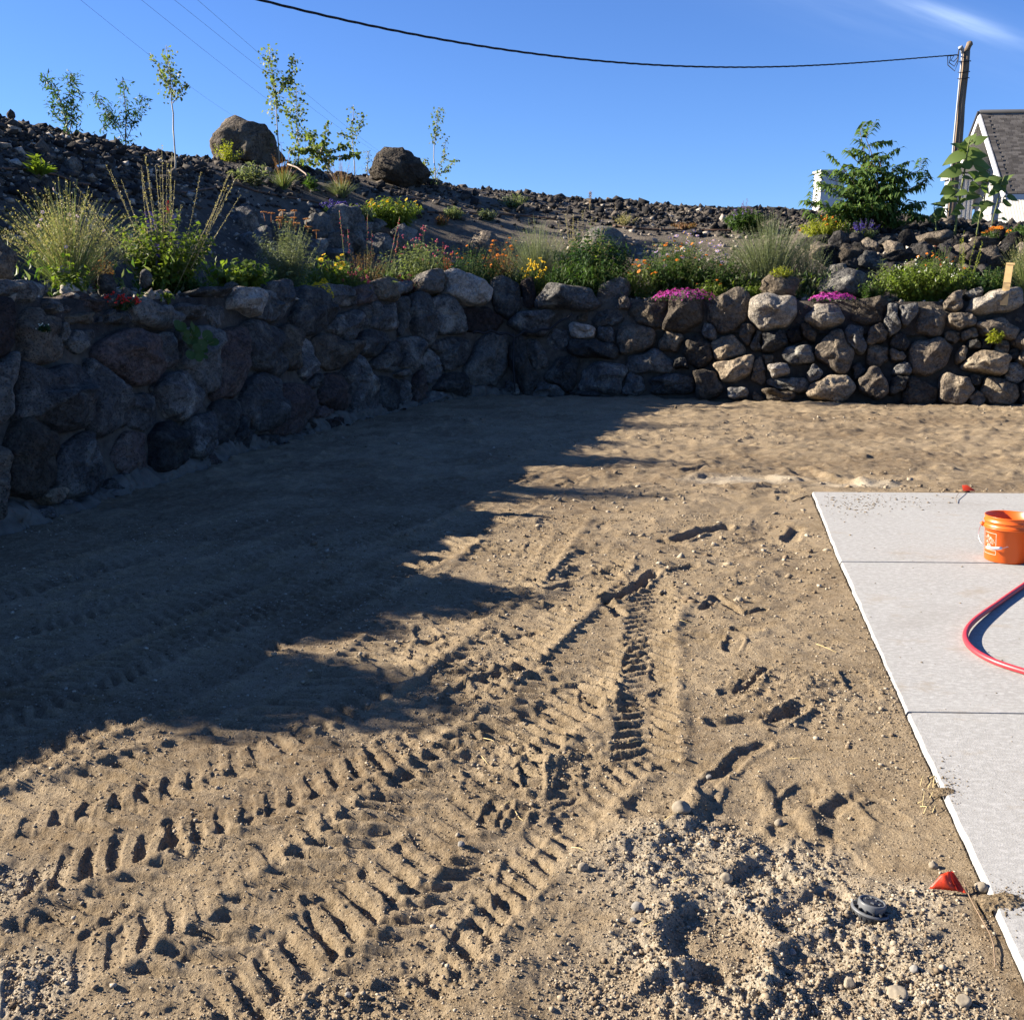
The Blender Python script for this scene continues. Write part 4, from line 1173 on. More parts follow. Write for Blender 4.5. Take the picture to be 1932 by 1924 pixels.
scatter_rocks('far_clods', CLODS[0], CLODS[1], M['soilpeb'], 350, sub=0)
def soil_stone(x, y, wpx, label, mat='p', seed=1, group=None, name='stone', tall=.8):
    g_ = gnd(x, y); g_[2] = soil_z(g_[0], g_[1])
    dist = g_[1] * math.cos(PITCH) + CAM_H * math.sin(PITCH)
    r_ = wpx / 2 / FPX * dist
    v, f = rock(seed, (r_, r_ * .9, r_ * tall), 3, .16, 4, .03)
    o = mk(name, v, f, M[mat], loc=(g_[0], g_[1], g_[2] + r_ * tall * .55))
    return tag(o, label, 'stone', group)
M['cob'] = plain('river_cobble', (.23, .195, .145), .85, .2, .25, 60, .003)
M['cobg'] = plain('river_cobble_grey', (.20, .19, .172), .85, .2, .2, 60, .003)
for k, (x, y, w, lab, mt) in enumerate([
        (1692, 1888, 40, 'rounded tan cobble near the bottom edge, largest loose stone in the soil', 'cob'), (1203, 1720, 26, 'grey egg-shaped pebble on the pale gravel spill', 'cobg'),
        (1285, 1535, 36, 'pale stone lodged at the head of the gravel ridge', 'cob'), (1338, 1462, 13, 'small round pebble balanced at the tip of the cut', 'cobg'),
        (1370, 1672, 24, 'rounded pale pebble right of the gravel spill', 'cob'), (1470, 1545, 18, 'pebble on the rim of the scraped hollow', 'cob'),
        (1495, 1795, 15, 'light pebble just below the sprinkler', 'cobg'), (1602, 1858, 26, 'tan pebble left of the large cobble', 'cob'),
        (1725, 1835, 20, 'grey pebble behind the large cobble', 'cobg'), (1815, 1905, 30, 'flat tan stone in the bottom corner', 'cob'),
        (658, 1888, 14, 'white chip of stone at the bottom of the picture', 'cobg'), (1100, 1648, 22, 'pale lump at the west end of the gravel', 'cob'),
        (870, 1600, 15, 'sharp grey stone between the tyre prints', 'cobg'), (1290, 1870, 18, 'tan pebble among the gravel at the bottom', 'cob'),
        (1195, 1745, 13, 'small white pebble under the grey egg-shaped one', 'cobg'), (1550, 1845, 18, 'brown pebble in the loose clods', 'cob'),
        (1760, 1640, 18, 'tan clod beside the orange marker flag', 'cob'), (1850, 1690, 26, 'brown clod at the broken slab corner', 'cob')]):
    soil_stone(x, y, w, lab, mt, 700 + k)
# ================================================================== made things
def gz(x, y, z=None):
    g_ = gnd(x, y)
    return np.array([g_[0], g_[1], soil_z(g_[0], g_[1]) if z is None else z])

# ---- orange pail
def lathe(prof, n=40):
    V, F = [], []
    for r_, z in prof:
        V += [(r_ * math.cos(2 * math.pi * k / n), r_ * math.sin(2 * math.pi * k / n), z) for k in range(n)]
    for i in range(len(prof) - 1):
        F += [(i * n + k, i * n + (k + 1) % n, (i + 1) * n + (k + 1) % n, (i + 1) * n + k) for k in range(n)]
    return V, F
bk = gnd(1897, 1056, SLAB_Z)
M['orange'] = plain('orange_plastic', (.66, .105, .008), .38, .5, .03, 8)
M['whitep'] = plain('white_plastic', (.78, .78, .76), .5, .4, .04, 8)
M['wire'] = plain('steel_wire', (.55, .55, .55), .35, .5, .05, 8, metal=.9)
pail = thing('bucket', 'orange plastic pail with wire bail handle standing on the concrete', 'bucket', bk)
V, F = lathe([(.0, .002), (.108, .002), (.112, .006), (.1235, .195), (.131, .197), (.131, .203), (.126, .206), (.1265, .222), (.131, .224), (.131, .230), (.1265, .233), (.1275, .253), (.130, .256), (.128, .259), (.1245, .256), (.1225, .205), (.108, .012), (0, .012)])
mk('body', V, F, M['orange'], pail)
V, F = lathe([(.1275, .188), (.1335, .189), (.1335, .195), (.1275, .196)])
mk('rim_ring', V, F, M['orange'], pail)
ear = Vector((.135, 0, .205))
fa = R(-110)       # the handle hangs towards the yard and camera
def hl(a, k):       # handle point: arc from ear to ear, dropped forward
    side = Vector((math.cos(R(-20)), math.sin(R(-20)), 0)); front = Vector((math.cos(R(-140)), math.sin(R(-140)), 0))
    s, c = math.cos(a), math.sin(a)
    return side * (.137 * s) + front * (.137 * c * 1.06 + .004) + Vector((0, 0, .205 - .115 * c))
pts = [hl(a, 0) for a in np.linspace(0, math.pi, 28)]
mb = MB(); mb.tube(pts, .0022, 6); mb.build('bail_handle', M['wire'], pail)
g_ = [hl(a, 0) for a in np.linspace(math.pi * .42, math.pi * .60, 5)]
mb = MB(); mb.tube(g_, .0085, 10); mb.build('grip', M['whitep'], pail)
for a in (0, math.pi):
    p = hl(a, 0); mb = MB(); mb.tube([p * .93, p * 1.02], .010, 8); mb.build('handle_ear', M['orange'], pail)
# printed panel on the side: framed square with slanting letters, and a smaller frame below
def wrap(x, z, az0, lift=.0008):
    r_ = .112 + (.1235 - .112) * (z - .006) / .189 + lift
    a = az0 + x / r_
    return (r_ * math.cos(a), r_ * math.sin(a), z)
AZP = R(-166)
mb = MB()
def strip(x0, z0, x1, z1, w):
    n = 6; d = Vector((x1 - x0, z1 - z0)); nn = Vector((-d.y, d.x)).normalized() * w / 2
    P = []
    for k in range(n + 1):
        q = Vector((x0, z0)) + d * k / n
        P += [wrap(q.x + nn.x, q.y + nn.y, AZP), wrap(q.x - nn.x, q.y - nn.y, AZP)]
    mb.add(P, [(2 * k, 2 * k + 1, 2 * k + 3, 2 * k + 2) for k in range(n)])
for (a, b, c, d) in [(-.045, .075, .045, .165), (-.045, .045, .045, .068)]:
    for q in ((a, b, c, b), (c, b, c, d), (c, d, a, d), (a, d, a, b)): strip(*q, .0022)
M['print'] = plain('faded_print_white', (.52, .44, .38), .6, .3, .25, 60)
mb.build('print_frame', M['print'], pail)
fc = bpy.data.curves.new('lettering', 'FONT'); fc.body = 'THE\nHOME\nDEPOT'; fc.size = .031; fc.align_x = 'CENTER'; fc.space_line = .82; fc.resolution_u = 2
fo = bpy.data.objects.new('tmp', fc); COL.objects.link(fo)
dg = bpy.context.evaluated_depsgraph_get(); me = bpy.data.meshes.new_from_object(fo.evaluated_get(dg))
bm = bmesh.new(); bm.from_mesh(me); bmesh.ops.triangulate(bm, faces=bm.faces); bmesh.ops.subdivide_edges(bm, edges=[e for e in bm.edges if e.calc_length() > .012], cuts=1)
ca, sa = math.cos(R(38)), math.sin(R(38))
cyy = sum(v.co.y for v in bm.verts) / len(bm.verts)
for v in bm.verts:
    x, y = v.co.x * .62, (v.co.y - cyy) * .9
    v.co = wrap(-(x * ca - y * sa) * -1, .120 + (x * sa + y * ca) * .95, AZP)
bm.to_mesh(me); bm.free(); bpy.data.objects.remove(fo)
me.materials.append(M['print']); link(bpy.data.objects.new('lettering', me), pail)

# ---- red garden hose
hp = [(2060, 1020), (2000, 1060), (1932, 1108), (1900, 1130), (1870, 1152), (1842, 1173), (1825, 1190), (1818, 1206), (1822, 1222), (1842, 1240), (1880, 1257), (1932, 1273), (2000, 1292), (2080, 1330)]
hw_ = np.array([gnd(x, y, SLAB_Z) for x, y in hp])
q, _ = resample(hw_[:, :2], 70, 4)
c0 = np.array([hw_[7, 0], hw_[7, 1], SLAB_Z])
mb = MB(); mb.tube([(a - c0[0], b - c0[1], .0135 + .006 * max(0, math.sin(k * .16))) for k, (a, b) in enumerate(q)], .0125, 12)
M['hose'] = plain('red_rubber', (.44, .030, .040), .42, .5, .06, 20)
tag(mb.build('garden_hose', M['hose'], loc=c0), 'red garden hose bending in a loop on the concrete', 'hose')

# ---- sprinkler head
M['blackp'] = plain('black_plastic', (.018, .019, .021), .42, .5, .2, 40)
M['greyp'] = plain('grey_rubber', (.10, .105, .11), .45, .4, .1, 40)
sp = gz(1640, 1722)
sp_t = thing('sprinkler_head', 'black pop-up sprinkler head sunk in the loose soil', 'sprinkler', (sp[0], sp[1], sp[2] - .020))
sp_t.rotation_euler = (R(-5), R(9), 0)
rs_ = .046
V, F = lathe([(rs_ * .92, -.05), (rs_, .0), (rs_ * 1.02, .022), (rs_ * .99, .026), (rs_ * .74, .030), (rs_ * .70, .030)], 36)
mk('body', V, F, M['blackp'], sp_t)
mb = MB()
for k in range(26):
    a = 2 * math.pi * k / 26
    mb.box((math.cos(a) * rs_ * 1.01, math.sin(a) * rs_ * 1.01, .005), (.004, .0035, .034), Matrix.Rotation(a, 3, 'Z'))
mb.build('grip_rib', M['blackp'], sp_t, smooth=False)
V, F = lathe([(rs_ * .97, .026), (rs_ * 1.05, .024), (rs_ * 1.05, .029), (rs_ * .93, .031)], 36)
mk('flange', V, F, M['greyp'], sp_t)
mb = MB()
for k in range(14):
    a = 2 * math.pi * k / 14
    mb.box((math.cos(a) * rs_ * .83, math.sin(a) * rs_ * .83, .033), (rs_ * .26, .003, .006), Matrix.Rotation(a, 3, 'Z'))
mb.build('spoke', M['blackp'], sp_t, smooth=False)
V, F = lathe([(rs_ * .72, .028), (rs_ * .74, .046), (rs_ * .70, .050), (rs_ * .62, .050), (rs_ * .60, .044), (0, .044)], 36)
mk('riser_ring', V, F, M['greyp'], sp_t)
V, F = lathe([(rs_ * .58, .043), (rs_ * .55, .048), (rs_ * .2, .050), (0, .049)], 28)
mk('cap', V, F, M['blackp'], sp_t)
mb = MB()
for a, r_ in ((.4, .3), (2.4, .32), (4.3, .3), (5.4, .42), (1.4, .42)):
    mb.box((math.cos(a) * rs_ * r_, math.sin(a) * rs_ * r_, .0505), (.008, .004, .003), Matrix.Rotation(a * 1.3, 3, 'Z'))
mb.build('cap_mark', M['greyp'], sp_t, smooth=False)

# ---- marker flags
M['flag'] = None
m, t, out = nmat('flag_plastic'); N = NT(t)
d = N.n('ShaderNodeBsdfPrincipled'); d.inputs['Base Color'].default_value = (.60, .055, .018, 1); d.inputs['Roughness'].default_value = .45
tr = N.n('ShaderNodeBsdfTranslucent'); tr.inputs['Color'].default_value = (.9, .10, .02, 1)
mx = N.n('ShaderNodeMixShader'); mx.inputs[0].default_value = .3
N.link(d.outputs[0], mx.inputs[1]); N.link(tr.outputs[0], mx.inputs[2]); N.link(mx.outputs[0], out.inputs[0]); M['flag'] = m
M['ink'] = plain('faded_ink', (.42, .07, .03), .6)
fp = gz(1795, 1692)
fl = thing('marker_flag', 'crumpled orange utility marker flag lying in the soil near the slab', 'marker flag', fp)
# folded sheet: left leaf, then a sharp fold and a narrow leaf behind
def fpx(x, y, up):      # local point above the soil seen at this pixel
    p = gz(x, y, fp[2]); d = (Vector((0, 0, CAM_H)) - Vector(p)); k = up / d.z
    return Vector(p) + d * k - Vector(fp)
A, B_, C_, D_, E_, F_ = fpx(1752, 1682, .012), fpx(1788, 1650, .055), fpx(1806, 1687, .016), fpx(1797, 1650, .052), fpx(1824, 1692, .012), fpx(1812, 1672, .020)
# place the leaves in depth so the sheet stands as a tent
vsh = []; fsh = []
def leafgrid(P00, P10, P01, P11, bulge, n=7):
    b = len(vsh)
    nn = (P10 - P00).cross(P01 - P00).normalized()
    for i in range(n):
        for j in range(n):
            u, v = i / (n - 1), j / (n - 1)
            p = (P00 * (1 - u) + P10 * u) * (1 - v) + (P01 * (1 - u) + P11 * u) * v
            vsh.append(p + nn * bulge * math.sin(math.pi * u) * math.sin(math.pi * v) + nn * .0015 * math.sin(9 * u + 5 * v))
    for i in range(n - 1):
        for j in range(n - 1):
            fsh.append((b + i * n + j, b + (i + 1) * n + j, b + (i + 1) * n + j + 1, b + i * n + j + 1))
leafgrid(A, C_, A + (B_ - A) * .75 + Vector((-.005, 0, .004)), B_, .006)
leafgrid(C_, E_, B_, D_, -.012)
sh = mk('sheet', vsh, fsh, M['flag'], fl)
so = sh.modifiers.new('thickness', 'SOLIDIFY'); so.thickness = .0008
mb = MB()
ctr_ = (A + B_ + C_) / 3
ex_ = (C_ - A).normalized(); nn_ = (C_ - A).cross(B_ - A).normalized(); ey_ = nn_.cross(ex_)
if nn_.dot(Vector((0, 0, CAM_H)) - Vector(fp)) < 0: nn_ = -nn_
for k in range(9):
    a = math.pi * (.15 + .7 * k / 8)
    p = ctr_ + ex_ * (math.cos(a) * .013) + ey_ * (math.sin(a) * .010 - .004) + nn_ * .0055
    mb.add([p - ex_ * .001, p + ex_ * .001, p + ex_ * .0012 + ey_ * .003, p - ex_ * .0008 + ey_ * .003], [(0, 1, 2, 3)])
mb.build('faded_print', M['ink'], fl)
wp = [gz(*p) for p in ((1815, 1680), (1828, 1705), (1840, 1728), (1852, 1752), (1866, 1778), (1873, 1800), (1876, 1838))]
M['rust'] = plain('dull_wire', (.20, .14, .09), .7, .3, .2, 30)
mb = MB(); mb.tube([Vector(p) - Vector(fp) + Vector((0, 0, .008 if k else .015)) for k, p in enumerate(wp)], .0016, 5); mb.build('wire_stem', M['rust'], fl)
f2 = gnd(1828, 929, SLAB_Z)
fl2 = thing('marker_flag', 'small orange marker flag lying on the far edge of the slab', 'marker flag', f2)
mb = MB(); mb.add([(-.045, 0, .012), (.06, .02, .008), (.07, .08, .010), (-.03, .06, .045), (.0, .04, .05)], [(0, 1, 4), (1, 2, 4), (2, 3, 4), (3, 0, 4)]); mb.build('sheet', M['flag'], fl2)
mb = MB(); mb.tube([(-.04, 0, .012), (-.12, -.10, .02), (-.22, -.28, .012), (-.27, -.42, .006)], .002, 5); mb.build('wire_stem', M['rust'], fl2)

# ---- straw and twigs
M['straw'] = plain('straw', (.52, .41, .20), .7, .3, .2, 30)
M['twig'] = plain('twig', (.075, .055, .04), .9, .2, .2, 30)
def straw(pts, r_, label, mat, group=None, cat='straw', name='straw'):
    P = [Vector(gz(*p)) for p in pts]
    for p in P: p.z += r_ * 1.4
    mid_ = P[len(P) // 2].copy()
    mb = MB(); mb.tube([p - mid_ for p in P], r_, 5)
    tag(mb.build(name, mat, loc=mid_), label, cat, group)
sg = 'scattered straws on the soil'
rs2 = random.Random(9)
for k in range(16):
    x, y = rs2.uniform(900, 1560), rs2.uniform(1150, 1820); a = rs2.uniform(-.6, 1.2); L = rs2.uniform(12, 26)
    straw([(x - L * math.cos(a), y - L * .6 * math.sin(a)), (x, y + rs2.uniform(-2, 2)), (x + L * math.cos(a), y + L * .6 * math.sin(a))], .0012, 'thin pale straw lying on the bare soil', M['straw'], sg)
t_ = gz(1760, 1510)
sc_ = thing('straw_clump', 'clump of dry yellow straw by the slab edge', 'straw', t_)
for k in range(14):
    x, y = 1752 + rs2.uniform(-14, 26), 1505 + rs2.uniform(-26, 34); a = rs2.uniform(-1.6, .4); L = rs2.uniform(14, 30)
    P = [Vector(gz(x - L * .4 * math.cos(a), y - L * .5 * math.sin(a))), Vector(gz(x, y)), Vector(gz(x + L * .5 * math.cos(a), y + L * .5 * math.sin(a)))]
    mb = MB(); mb.tube([p - Vector(t_) + Vector((0, 0, .006 + .008 * (j == 1))) for j, p in enumerate(P)], .0013, 5); mb.build('stalk', M['straw'], sc_)
straw([(2050 * .0 + 1495, 1228 - 278), (1510, 945), (1525, 940)], .004, 'dark crooked twig on the sunny soil', M['twig'], cat='twig', name='twig')
straw([(1630, 1520), (1642, 1512), (1652, 1514)], .002, 'dry twig on the rim of the hollow', M['twig'], cat='twig', name='twig')
# crumbs of soil on the slab
n = 1500
xs = np.r_[nrg.normal(1600, 50, 300), nrg.normal(1775, 22, 300), nrg.normal(1895, 22, 400), nrg.uniform(1600, 1932, 120), nrg.normal(1700, 60, 120)]
ys = np.r_[nrg.normal(950, 14, 300), nrg.normal(1490, 26, 300), nrg.normal(1700, 16, 400), nrg.uniform(940, 1800, 120), nrg.normal(945, 8, 120)]
P = np.array([gnd(a, b, SLAB_Z) for a, b in zip(xs, ys)])
ok = (P[:, 0] > slab_x(P[:, 1]) + .01) & (P[:, 1] < SLAB_FAR)
P = P[ok]; sz = np.clip(nrg.lognormal(np.log(.003), .5, len(P)), .0015, .012) * np.clip(P[:, 1] / 4, .6, 1.5)
P[:, 2] += sz * .2
M['clods'] = islandmat('slab_clods', [(.13, .10, .065), (.18, .14, .09), (.24, .19, .13)], bump=.002)
scatter_rocks('slab_dirt', P, sz, M['clods'], 360, flat=.45)

# ================================================================== house, shed, tower, pole, lines
M['white'] = plain('white_paint', (.56, .55, .53), .6, .35, .03, 2)
M['soffit'] = plain('soffit_paint', (.46, .45, .41), .8, .2, .04, 2)
M['dark'] = plain('dark_metal_trim', (.035, .036, .04), .6, .3, .1, 4)
M['winglass'] = plain('dark_window', (.05, .055, .06), .15, .5, .1, 4)
def shingle_mat():
    m, t, out = nmat('asphalt_shingle'); N = NT(t)
    rnd = N.n('ShaderNodeObjectInfo').outputs['Random']; isl = N.n('ShaderNodeNewGeometry').outputs['Random Per Island']
    tc = N.n('ShaderNodeTexCoord').outputs['Object']
    f = N.math('FRACT', N.math('ADD', rnd, isl))
    c = N.mix(f, (.075, .066, .057), (.19, .17, .147))
    n = N.noise(tc, 60, 4, .7)
    c = N.mix(N.ramp(n, [(.35, .4), (.6, 0.0)]), c, (.04, .036, .032))
    N.bsdf(out, c, .95, N.bump(n, .4, .01), .15)
    return m
M['shingle'] = shingle_mat()
Yn = 43.0
N0 = Vector(at(1897, 366, Yn))
gdir = Vector((.064, .998, 0)).normalized()         # along the gable, towards the back
rdir = Vector((gdir.y, -gdir.x, 0))                 # along the ridge, to the right
half = 3.5
pk = N0 + gdir * half; pk.z = at(1856, 214, pk.y)[2]
HR = pk.z - N0.z
Lr = 15.0
gbase = 2.2
house = thing('house', 'white gabled house with grey shingle roof on the rise behind the pole', 'house', (N0.x, N0.y, gbase))
hl_ = Vector((N0.x, N0.y, gbase))
def HP(g, r_, z): return N0 + gdir * g + rdir * r_ + Vector((0, 0, z)) - hl_
W2 = half
def slabmesh(name, pts4, thick, mat, parent, smooth=False):
    a, b, c, d = pts4
    n = (b - a).cross(d - a).normalized() * thick
    V = [a, b, c, d, a - n, b - n, c - n, d - n]
    return mk(name, V, [(0, 1, 2, 3), (7, 6, 5, 4), (0, 4, 5, 1), (1, 5, 6, 2), (2, 6, 7, 3), (3, 7, 4, 0)], mat, parent, smooth=smooth)
roof = slabmesh('roof', [HP(0, 0, 0), HP(0, Lr, 0), HP(W2, Lr, HR), HP(W2, 0, HR)], .10, M['shingle'], house)
slabmesh('roof', [HP(W2, 0, HR), HP(W2, Lr, HR), HP(2 * W2, Lr, 0), HP(2 * W2, 0, 0)], .10, M['shingle'], house)
# shingles of the slope facing the yard
slope = Vector(HP(W2, 0, HR) - HP(0, 0, 0)); SL = slope.length; sdir = slope.normalized(); nrm_ = rdir.cross(sdir).normalized()
if nrm_.z < 0: nrm_ = -nrm_
rows = 40; ch = SL / rows
cw = .26
pm = MB(); rot_ = Matrix((rdir, sdir, nrm_)).transposed()
pm.box((cw / 2, ch * .55, .010), (cw - .012, ch * 1.12, .014)); base_me = None
cnt = 0; rest = MB()
for i in range(rows):
    off = (i % 2) * cw * .5 + rng.uniform(-.05, .05)
    for j in range(int(Lr / cw)):
        p = HP(0, 0, 0) + sdir * (ch * i) + rdir * max(0.0, j * cw + off - (cw * .5 if j == 0 else 0)) + nrm_ * (.004 + .006 * rng.random())
        if j < 7:
            if base_me is None:
                o = pm.build('shingle', M['shingle'], roof, loc=p, smooth=False); base_me = o.data
            else:
                o = bpy.data.objects.new('shingle', base_me); link(o, roof); o.location = p
            o.rotation_euler = rot_.to_euler()
        elif (j + 1) * cw < Lr:
            rest.box(p + rdir * cw / 2 + sdir * ch * .55 + nrm_ * .01, (cw - .012, ch * 1.12, .014), rot_)
rest.build('shingle_field', M['shingle'], roof, smooth=False, kind='stuff')
mb = MB(); mb.tube([HP(W2, -.05, HR + .05), HP(W2, Lr, HR + .05)], .09, 6); mb.build('ridge_cap', M['dark'], house)
def beam(name, a, b, w, d, mat, par=house):
    a, b = Vector(a), Vector(b); L = (b - a).length; x = (b - a).normalized()
    up = Vector((0, 0, 1)); y = up.cross(x); y = y.normalized() if y.length > 1e-3 else Vector((1, 0, 0)); z = x.cross(y)
    mb = MB(); mb.box((a + b) / 2, (L, w, d), Matrix((x, y, z)).transposed()); return mb.build(name, mat, par, smooth=False)
beam('rake_trim', HP(-.02, -.05, -.14), HP(W2, -.05, HR - .14), .06, .26, M['white'])
beam('rake_trim', HP(2 * W2, -.05, -.14), HP(W2, -.05, HR - .14), .06, .26, M['white'])
beam('rake_edge', HP(2 * W2, -.09, .06), HP(W2, -.09, HR + .06), .10, .08, M['dark'])
beam('fascia', HP(-.03, 0, -.13), HP(-.03, Lr, -.13), .06, .22, M['white'])
OV = 1.25                                            # roof overhang at the gable
for s0, s1 in ((0, W2), (2 * W2, W2)):
    a, b = HP(s0, 0.01, -.12), HP(s1, .01, HR - .12)
    slabmesh('soffit', [a, b, b + rdir * OV, a + rdir * OV], .02, M['soffit'], house)
wi = .45
wallz = -N0.z + gbase
zin = HR * wi / W2
V = [HP(wi, OV, wallz), HP(2 * W2 - wi, OV, wallz), HP(2 * W2 - wi, OV, zin - .14), HP(W2, OV, HR - .14), HP(wi, OV, zin - .14)]
V2 = [v + rdir * .12 for v in V]
mk('gable_wall', V + V2, [(0, 1, 2, 3, 4), (9, 8, 7, 6, 5), (0, 5, 6, 1), (1, 6, 7, 2), (2, 7, 8, 3), (3, 8, 9, 4), (4, 9, 5, 0)], M['white'], house, smooth=False)
slabmesh('front_wall', [HP(wi, OV, wallz), HP(wi, Lr - .5, wallz), HP(wi, Lr - .5, zin - .14), HP(wi, OV, zin - .14)], -.12, M['white'], house)
mb = MB()
k = 0
gq = wi + .05
while gq < 2 * W2 - wi:
    top = HR * (1 - abs(gq - W2) / W2) - .16
    mb.box((HP(gq, OV - .02, wallz) + HP(gq, OV - .02, top)) / 2, (.05, .045, top - wallz), Matrix((rdir, gdir, Vector((0, 0, 1)))).transposed())
    gq += .155
mb.build('batten', M['white'], house, smooth=False, kind='stuff')
beam('corner_board', HP(wi - .05, OV - .05, wallz), HP(wi - .05, OV - .05, zin - .2), .16, .16, M['white'])
beam('band_board', HP(W2 * .9, OV - .04, -.35), HP(2 * W2 - wi, OV - .04, -.35), .05, .22, M['white'])
slabmesh('window', [HP(wi - .02, OV + .55, wallz + 1.2), HP(wi - .02, OV + 1.6, wallz + 1.2), HP(wi - .02, OV + 1.6, wallz + 2.6), HP(wi - .02, OV + .55, wallz + 2.6)], .03, M['winglass'], house)

# white shed glimpsed beside the pole
Ys = 47.0
a, b = at(1786, 430, Ys), at(1806, 430, Ys); top = at(1786, 338, Ys)[2]
shed = thing('shed', 'narrow white outbuilding partly hidden by the utility pole', 'shed', (a[0], Ys, 2.2))
w = b[0] - a[0] + .6; hh = top - 2.2
mb = MB(); mb.box((w / 2, .3, hh / 2), (w, .6, hh)); mb.build('wall', M['white'], shed, smooth=False)
mb = MB(); mb.box((w / 2, .3, hh + .10), (w + .3, .8, .22)); mb.build('roof_edge', M['white'], shed, smooth=False)
mb = MB(); mb.box((w / 2, .3, hh + .25), (w + .36, .86, .06)); mb.build('roof', M['dark'], shed, smooth=False)
mb = MB()
for k in range(6): mb.box((.1 + k * w / 6, -.02, hh / 2), (.04, .04, hh - .02))
mb.build('batten', M['white'], shed, smooth=False)
# white boxy chimney tower
Yt = 40.0
a, b = at(1545, 404, Yt), at(1592, 404, Yt); top = at(1560, 324, Yt)[2]
tw = thing('tower', 'white box-shaped chimney tower rising behind the leafy shrub', 'tower', (a[0], Yt, 2.2))
w = b[0] - a[0]; hh = top - 2.2
rz = Matrix.Rotation(R(6), 3, 'Z')
mb = MB(); mb.box(rz @ Vector((w / 2, .35, hh / 2)), (w * .98, .7, hh), rz); mb.build('shaft', M['white'], tw, smooth=False)
mb = MB(); mb.box(rz @ Vector((w / 2, .35, hh + .03)), (w * .98 + .10, .80, .07), rz); mb.build('cap', M['white'], tw, smooth=False)
mb = MB(); mb.box(rz @ Vector((w / 2, .0, hh * .62)), (w * .98 + .03, .05, .06), rz); mb.build('band', M['white'], tw, smooth=False)
mb = MB(); mb.box(rz @ Vector((w * .78, -.03, hh - .42)), (.22, .05, .22), rz); mb.build('vent', M['soffit'], tw, smooth=False)

# utility pole
M['polewood'] = None
m, t, out = nmat('weathered_pole'); N = NT(t)
tc = N.n('ShaderNodeTexCoord').outputs['Object']; mp = N.n('ShaderNodeMapping'); N.link(tc, mp.inputs[0]); mp.inputs['Scale'].default_value = (9, 9, .7)
n1 = N.noise(mp.outputs[0], 2.2, 7, .65); n2 = N.noise(mp.outputs[0], 9, 4, .6)
c = N.mix(N.ramp(n1, [(.3, 0.0), (.7, 1.0)]), (.10, .068, .043), (.25, .19, .13)); c = N.mix(N.ramp(n2, [(.55, 0.0), (.8, .8)]), c, (.08, .06, .045))
N.bsdf(out, c, .9, N.bump(n1, .6, .02), .2); M['polewood'] = m
Yp = 28.0
ptop = Vector(at(1823.5, 98, Yp)); pbot = Vector(at(1792, 440, Yp))
pbot = pbot + (pbot - ptop) * .25
ax = (pbot - ptop)
pole = thing('utility_pole', 'weathered wooden utility pole with grey conduit beside the house', 'utility pole', pbot)
n = 14; P = [ptop - ax * 0 + ax * (k / (n - 1)) - pbot for k in range(n)]
mb = MB(); mb.tube([p + Vector((.012 * math.sin(k * 1.7), 0, 0)) for k, p in enumerate(P)], [.088 + .03 * k / (n - 1) for k in range(n)], 14); mb.build('post', M['polewood'], pole)
M['conduit'] = plain('grey_conduit', (.34, .35, .36), .5, .4, .05, 6)
cp = [p + Vector((-.125 - .03 * k / (n - 1), -.05, -.05 if k == 0 else 0)) for k, p in enumerate(P)]
mb = MB(); mb.tube(cp, .022, 8); mb.build('conduit', M['conduit'], pole)
wh = cp[0]
mb = MB(); mb.tube([wh, wh + Vector((-.01, -.02, .08)), wh + Vector((-.06, -.05, .13)), wh + Vector((-.11, -.05, .10))], [.035, .05, .055, .045], 10); mb.build('weatherhead', M['conduit'], pole)
mb = MB(); mb.tube([P[0] + Vector((0, 0, -.02)), P[0] + Vector((.03, 0, .10)), P[0] + Vector((.07, 0, .20)), P[0] + Vector((.09, 0, .24))], [.075, .07, .08, .045], 10); mb.build('pole_top_pin', M['polewood'], pole)
M['cable'] = plain('black_cable', (.012, .012, .014), .6, .3, .2, 20)
for k in (1, 2.0, 2.6):
    c = ptop + ax * (k * .045) - pbot
    mb = MB(); mb.tube([c + Vector((-.19, -.05, 0)), c + Vector((-.10, -.13, -.02)), c + Vector((.08, -.12, .01)), c + Vector((.13, 0, .02))], .010, 5); mb.build('strap', M['cable'], pole)
for k in range(3):
    a0 = wh + Vector((-.11, -.05, .10)); e0 = Vector(at(1800 - 6 * k, 106, Yp)) - pbot
    m1 = (a0 + e0) / 2 + Vector((-.05 + .05 * k, -.03 * k, -.22 - .12 * k))
    mb = MB(); mb.tube([a0, (a0 + m1) / 2 + Vector((.03, 0, -.06)), m1, (m1 + e0) / 2 + Vector((-.08, 0, -.04)), e0, e0 + Vector((-.15, 0, .0))], .012, 5); mb.build('drip_loop', M['cable'], pole)
# twisted service cable
cpx = [(120, -110), (300, -48), (485, 0), (600, 27), (700, 49), (850, 79), (1000, 101), (1150, 116), (1300, 125), (1450, 125.5), (1600, 121), (1700, 114), (1796, 104)]
A2 = np.array([ptop.x - .2, Yp]); B2 = np.array([at(120, -110, 11.0)[0], 11.0])
d2 = B2 - A2
PT = []
for x, y in cpx:
    r_ = ray(x, y)
    # where the sight line crosses the vertical plane of the span
    M2 = np.array([[r_[0], -d2[0]], [r_[1], -d2[1]]])
    k, s = np.linalg.solve(M2, A2)
    PT.append((s, CAM_H + r_[2] * k))
PT = np.array(PT); co = np.polyfit(PT[:, 0], PT[:, 1], 3)
ss = np.linspace(0, 1.35, 420)
zc = np.polyval(co, ss)
cx0 = Vector((A2[0], A2[1], float(zc[0])))
cab = thing('service_cable', 'twisted black overhead service cable sagging to the utility pole', 'cable', cx0)
dd = Vector((d2[0], d2[1], 0)).normalized(); ps = Vector((-dd.y, dd.x, 0))
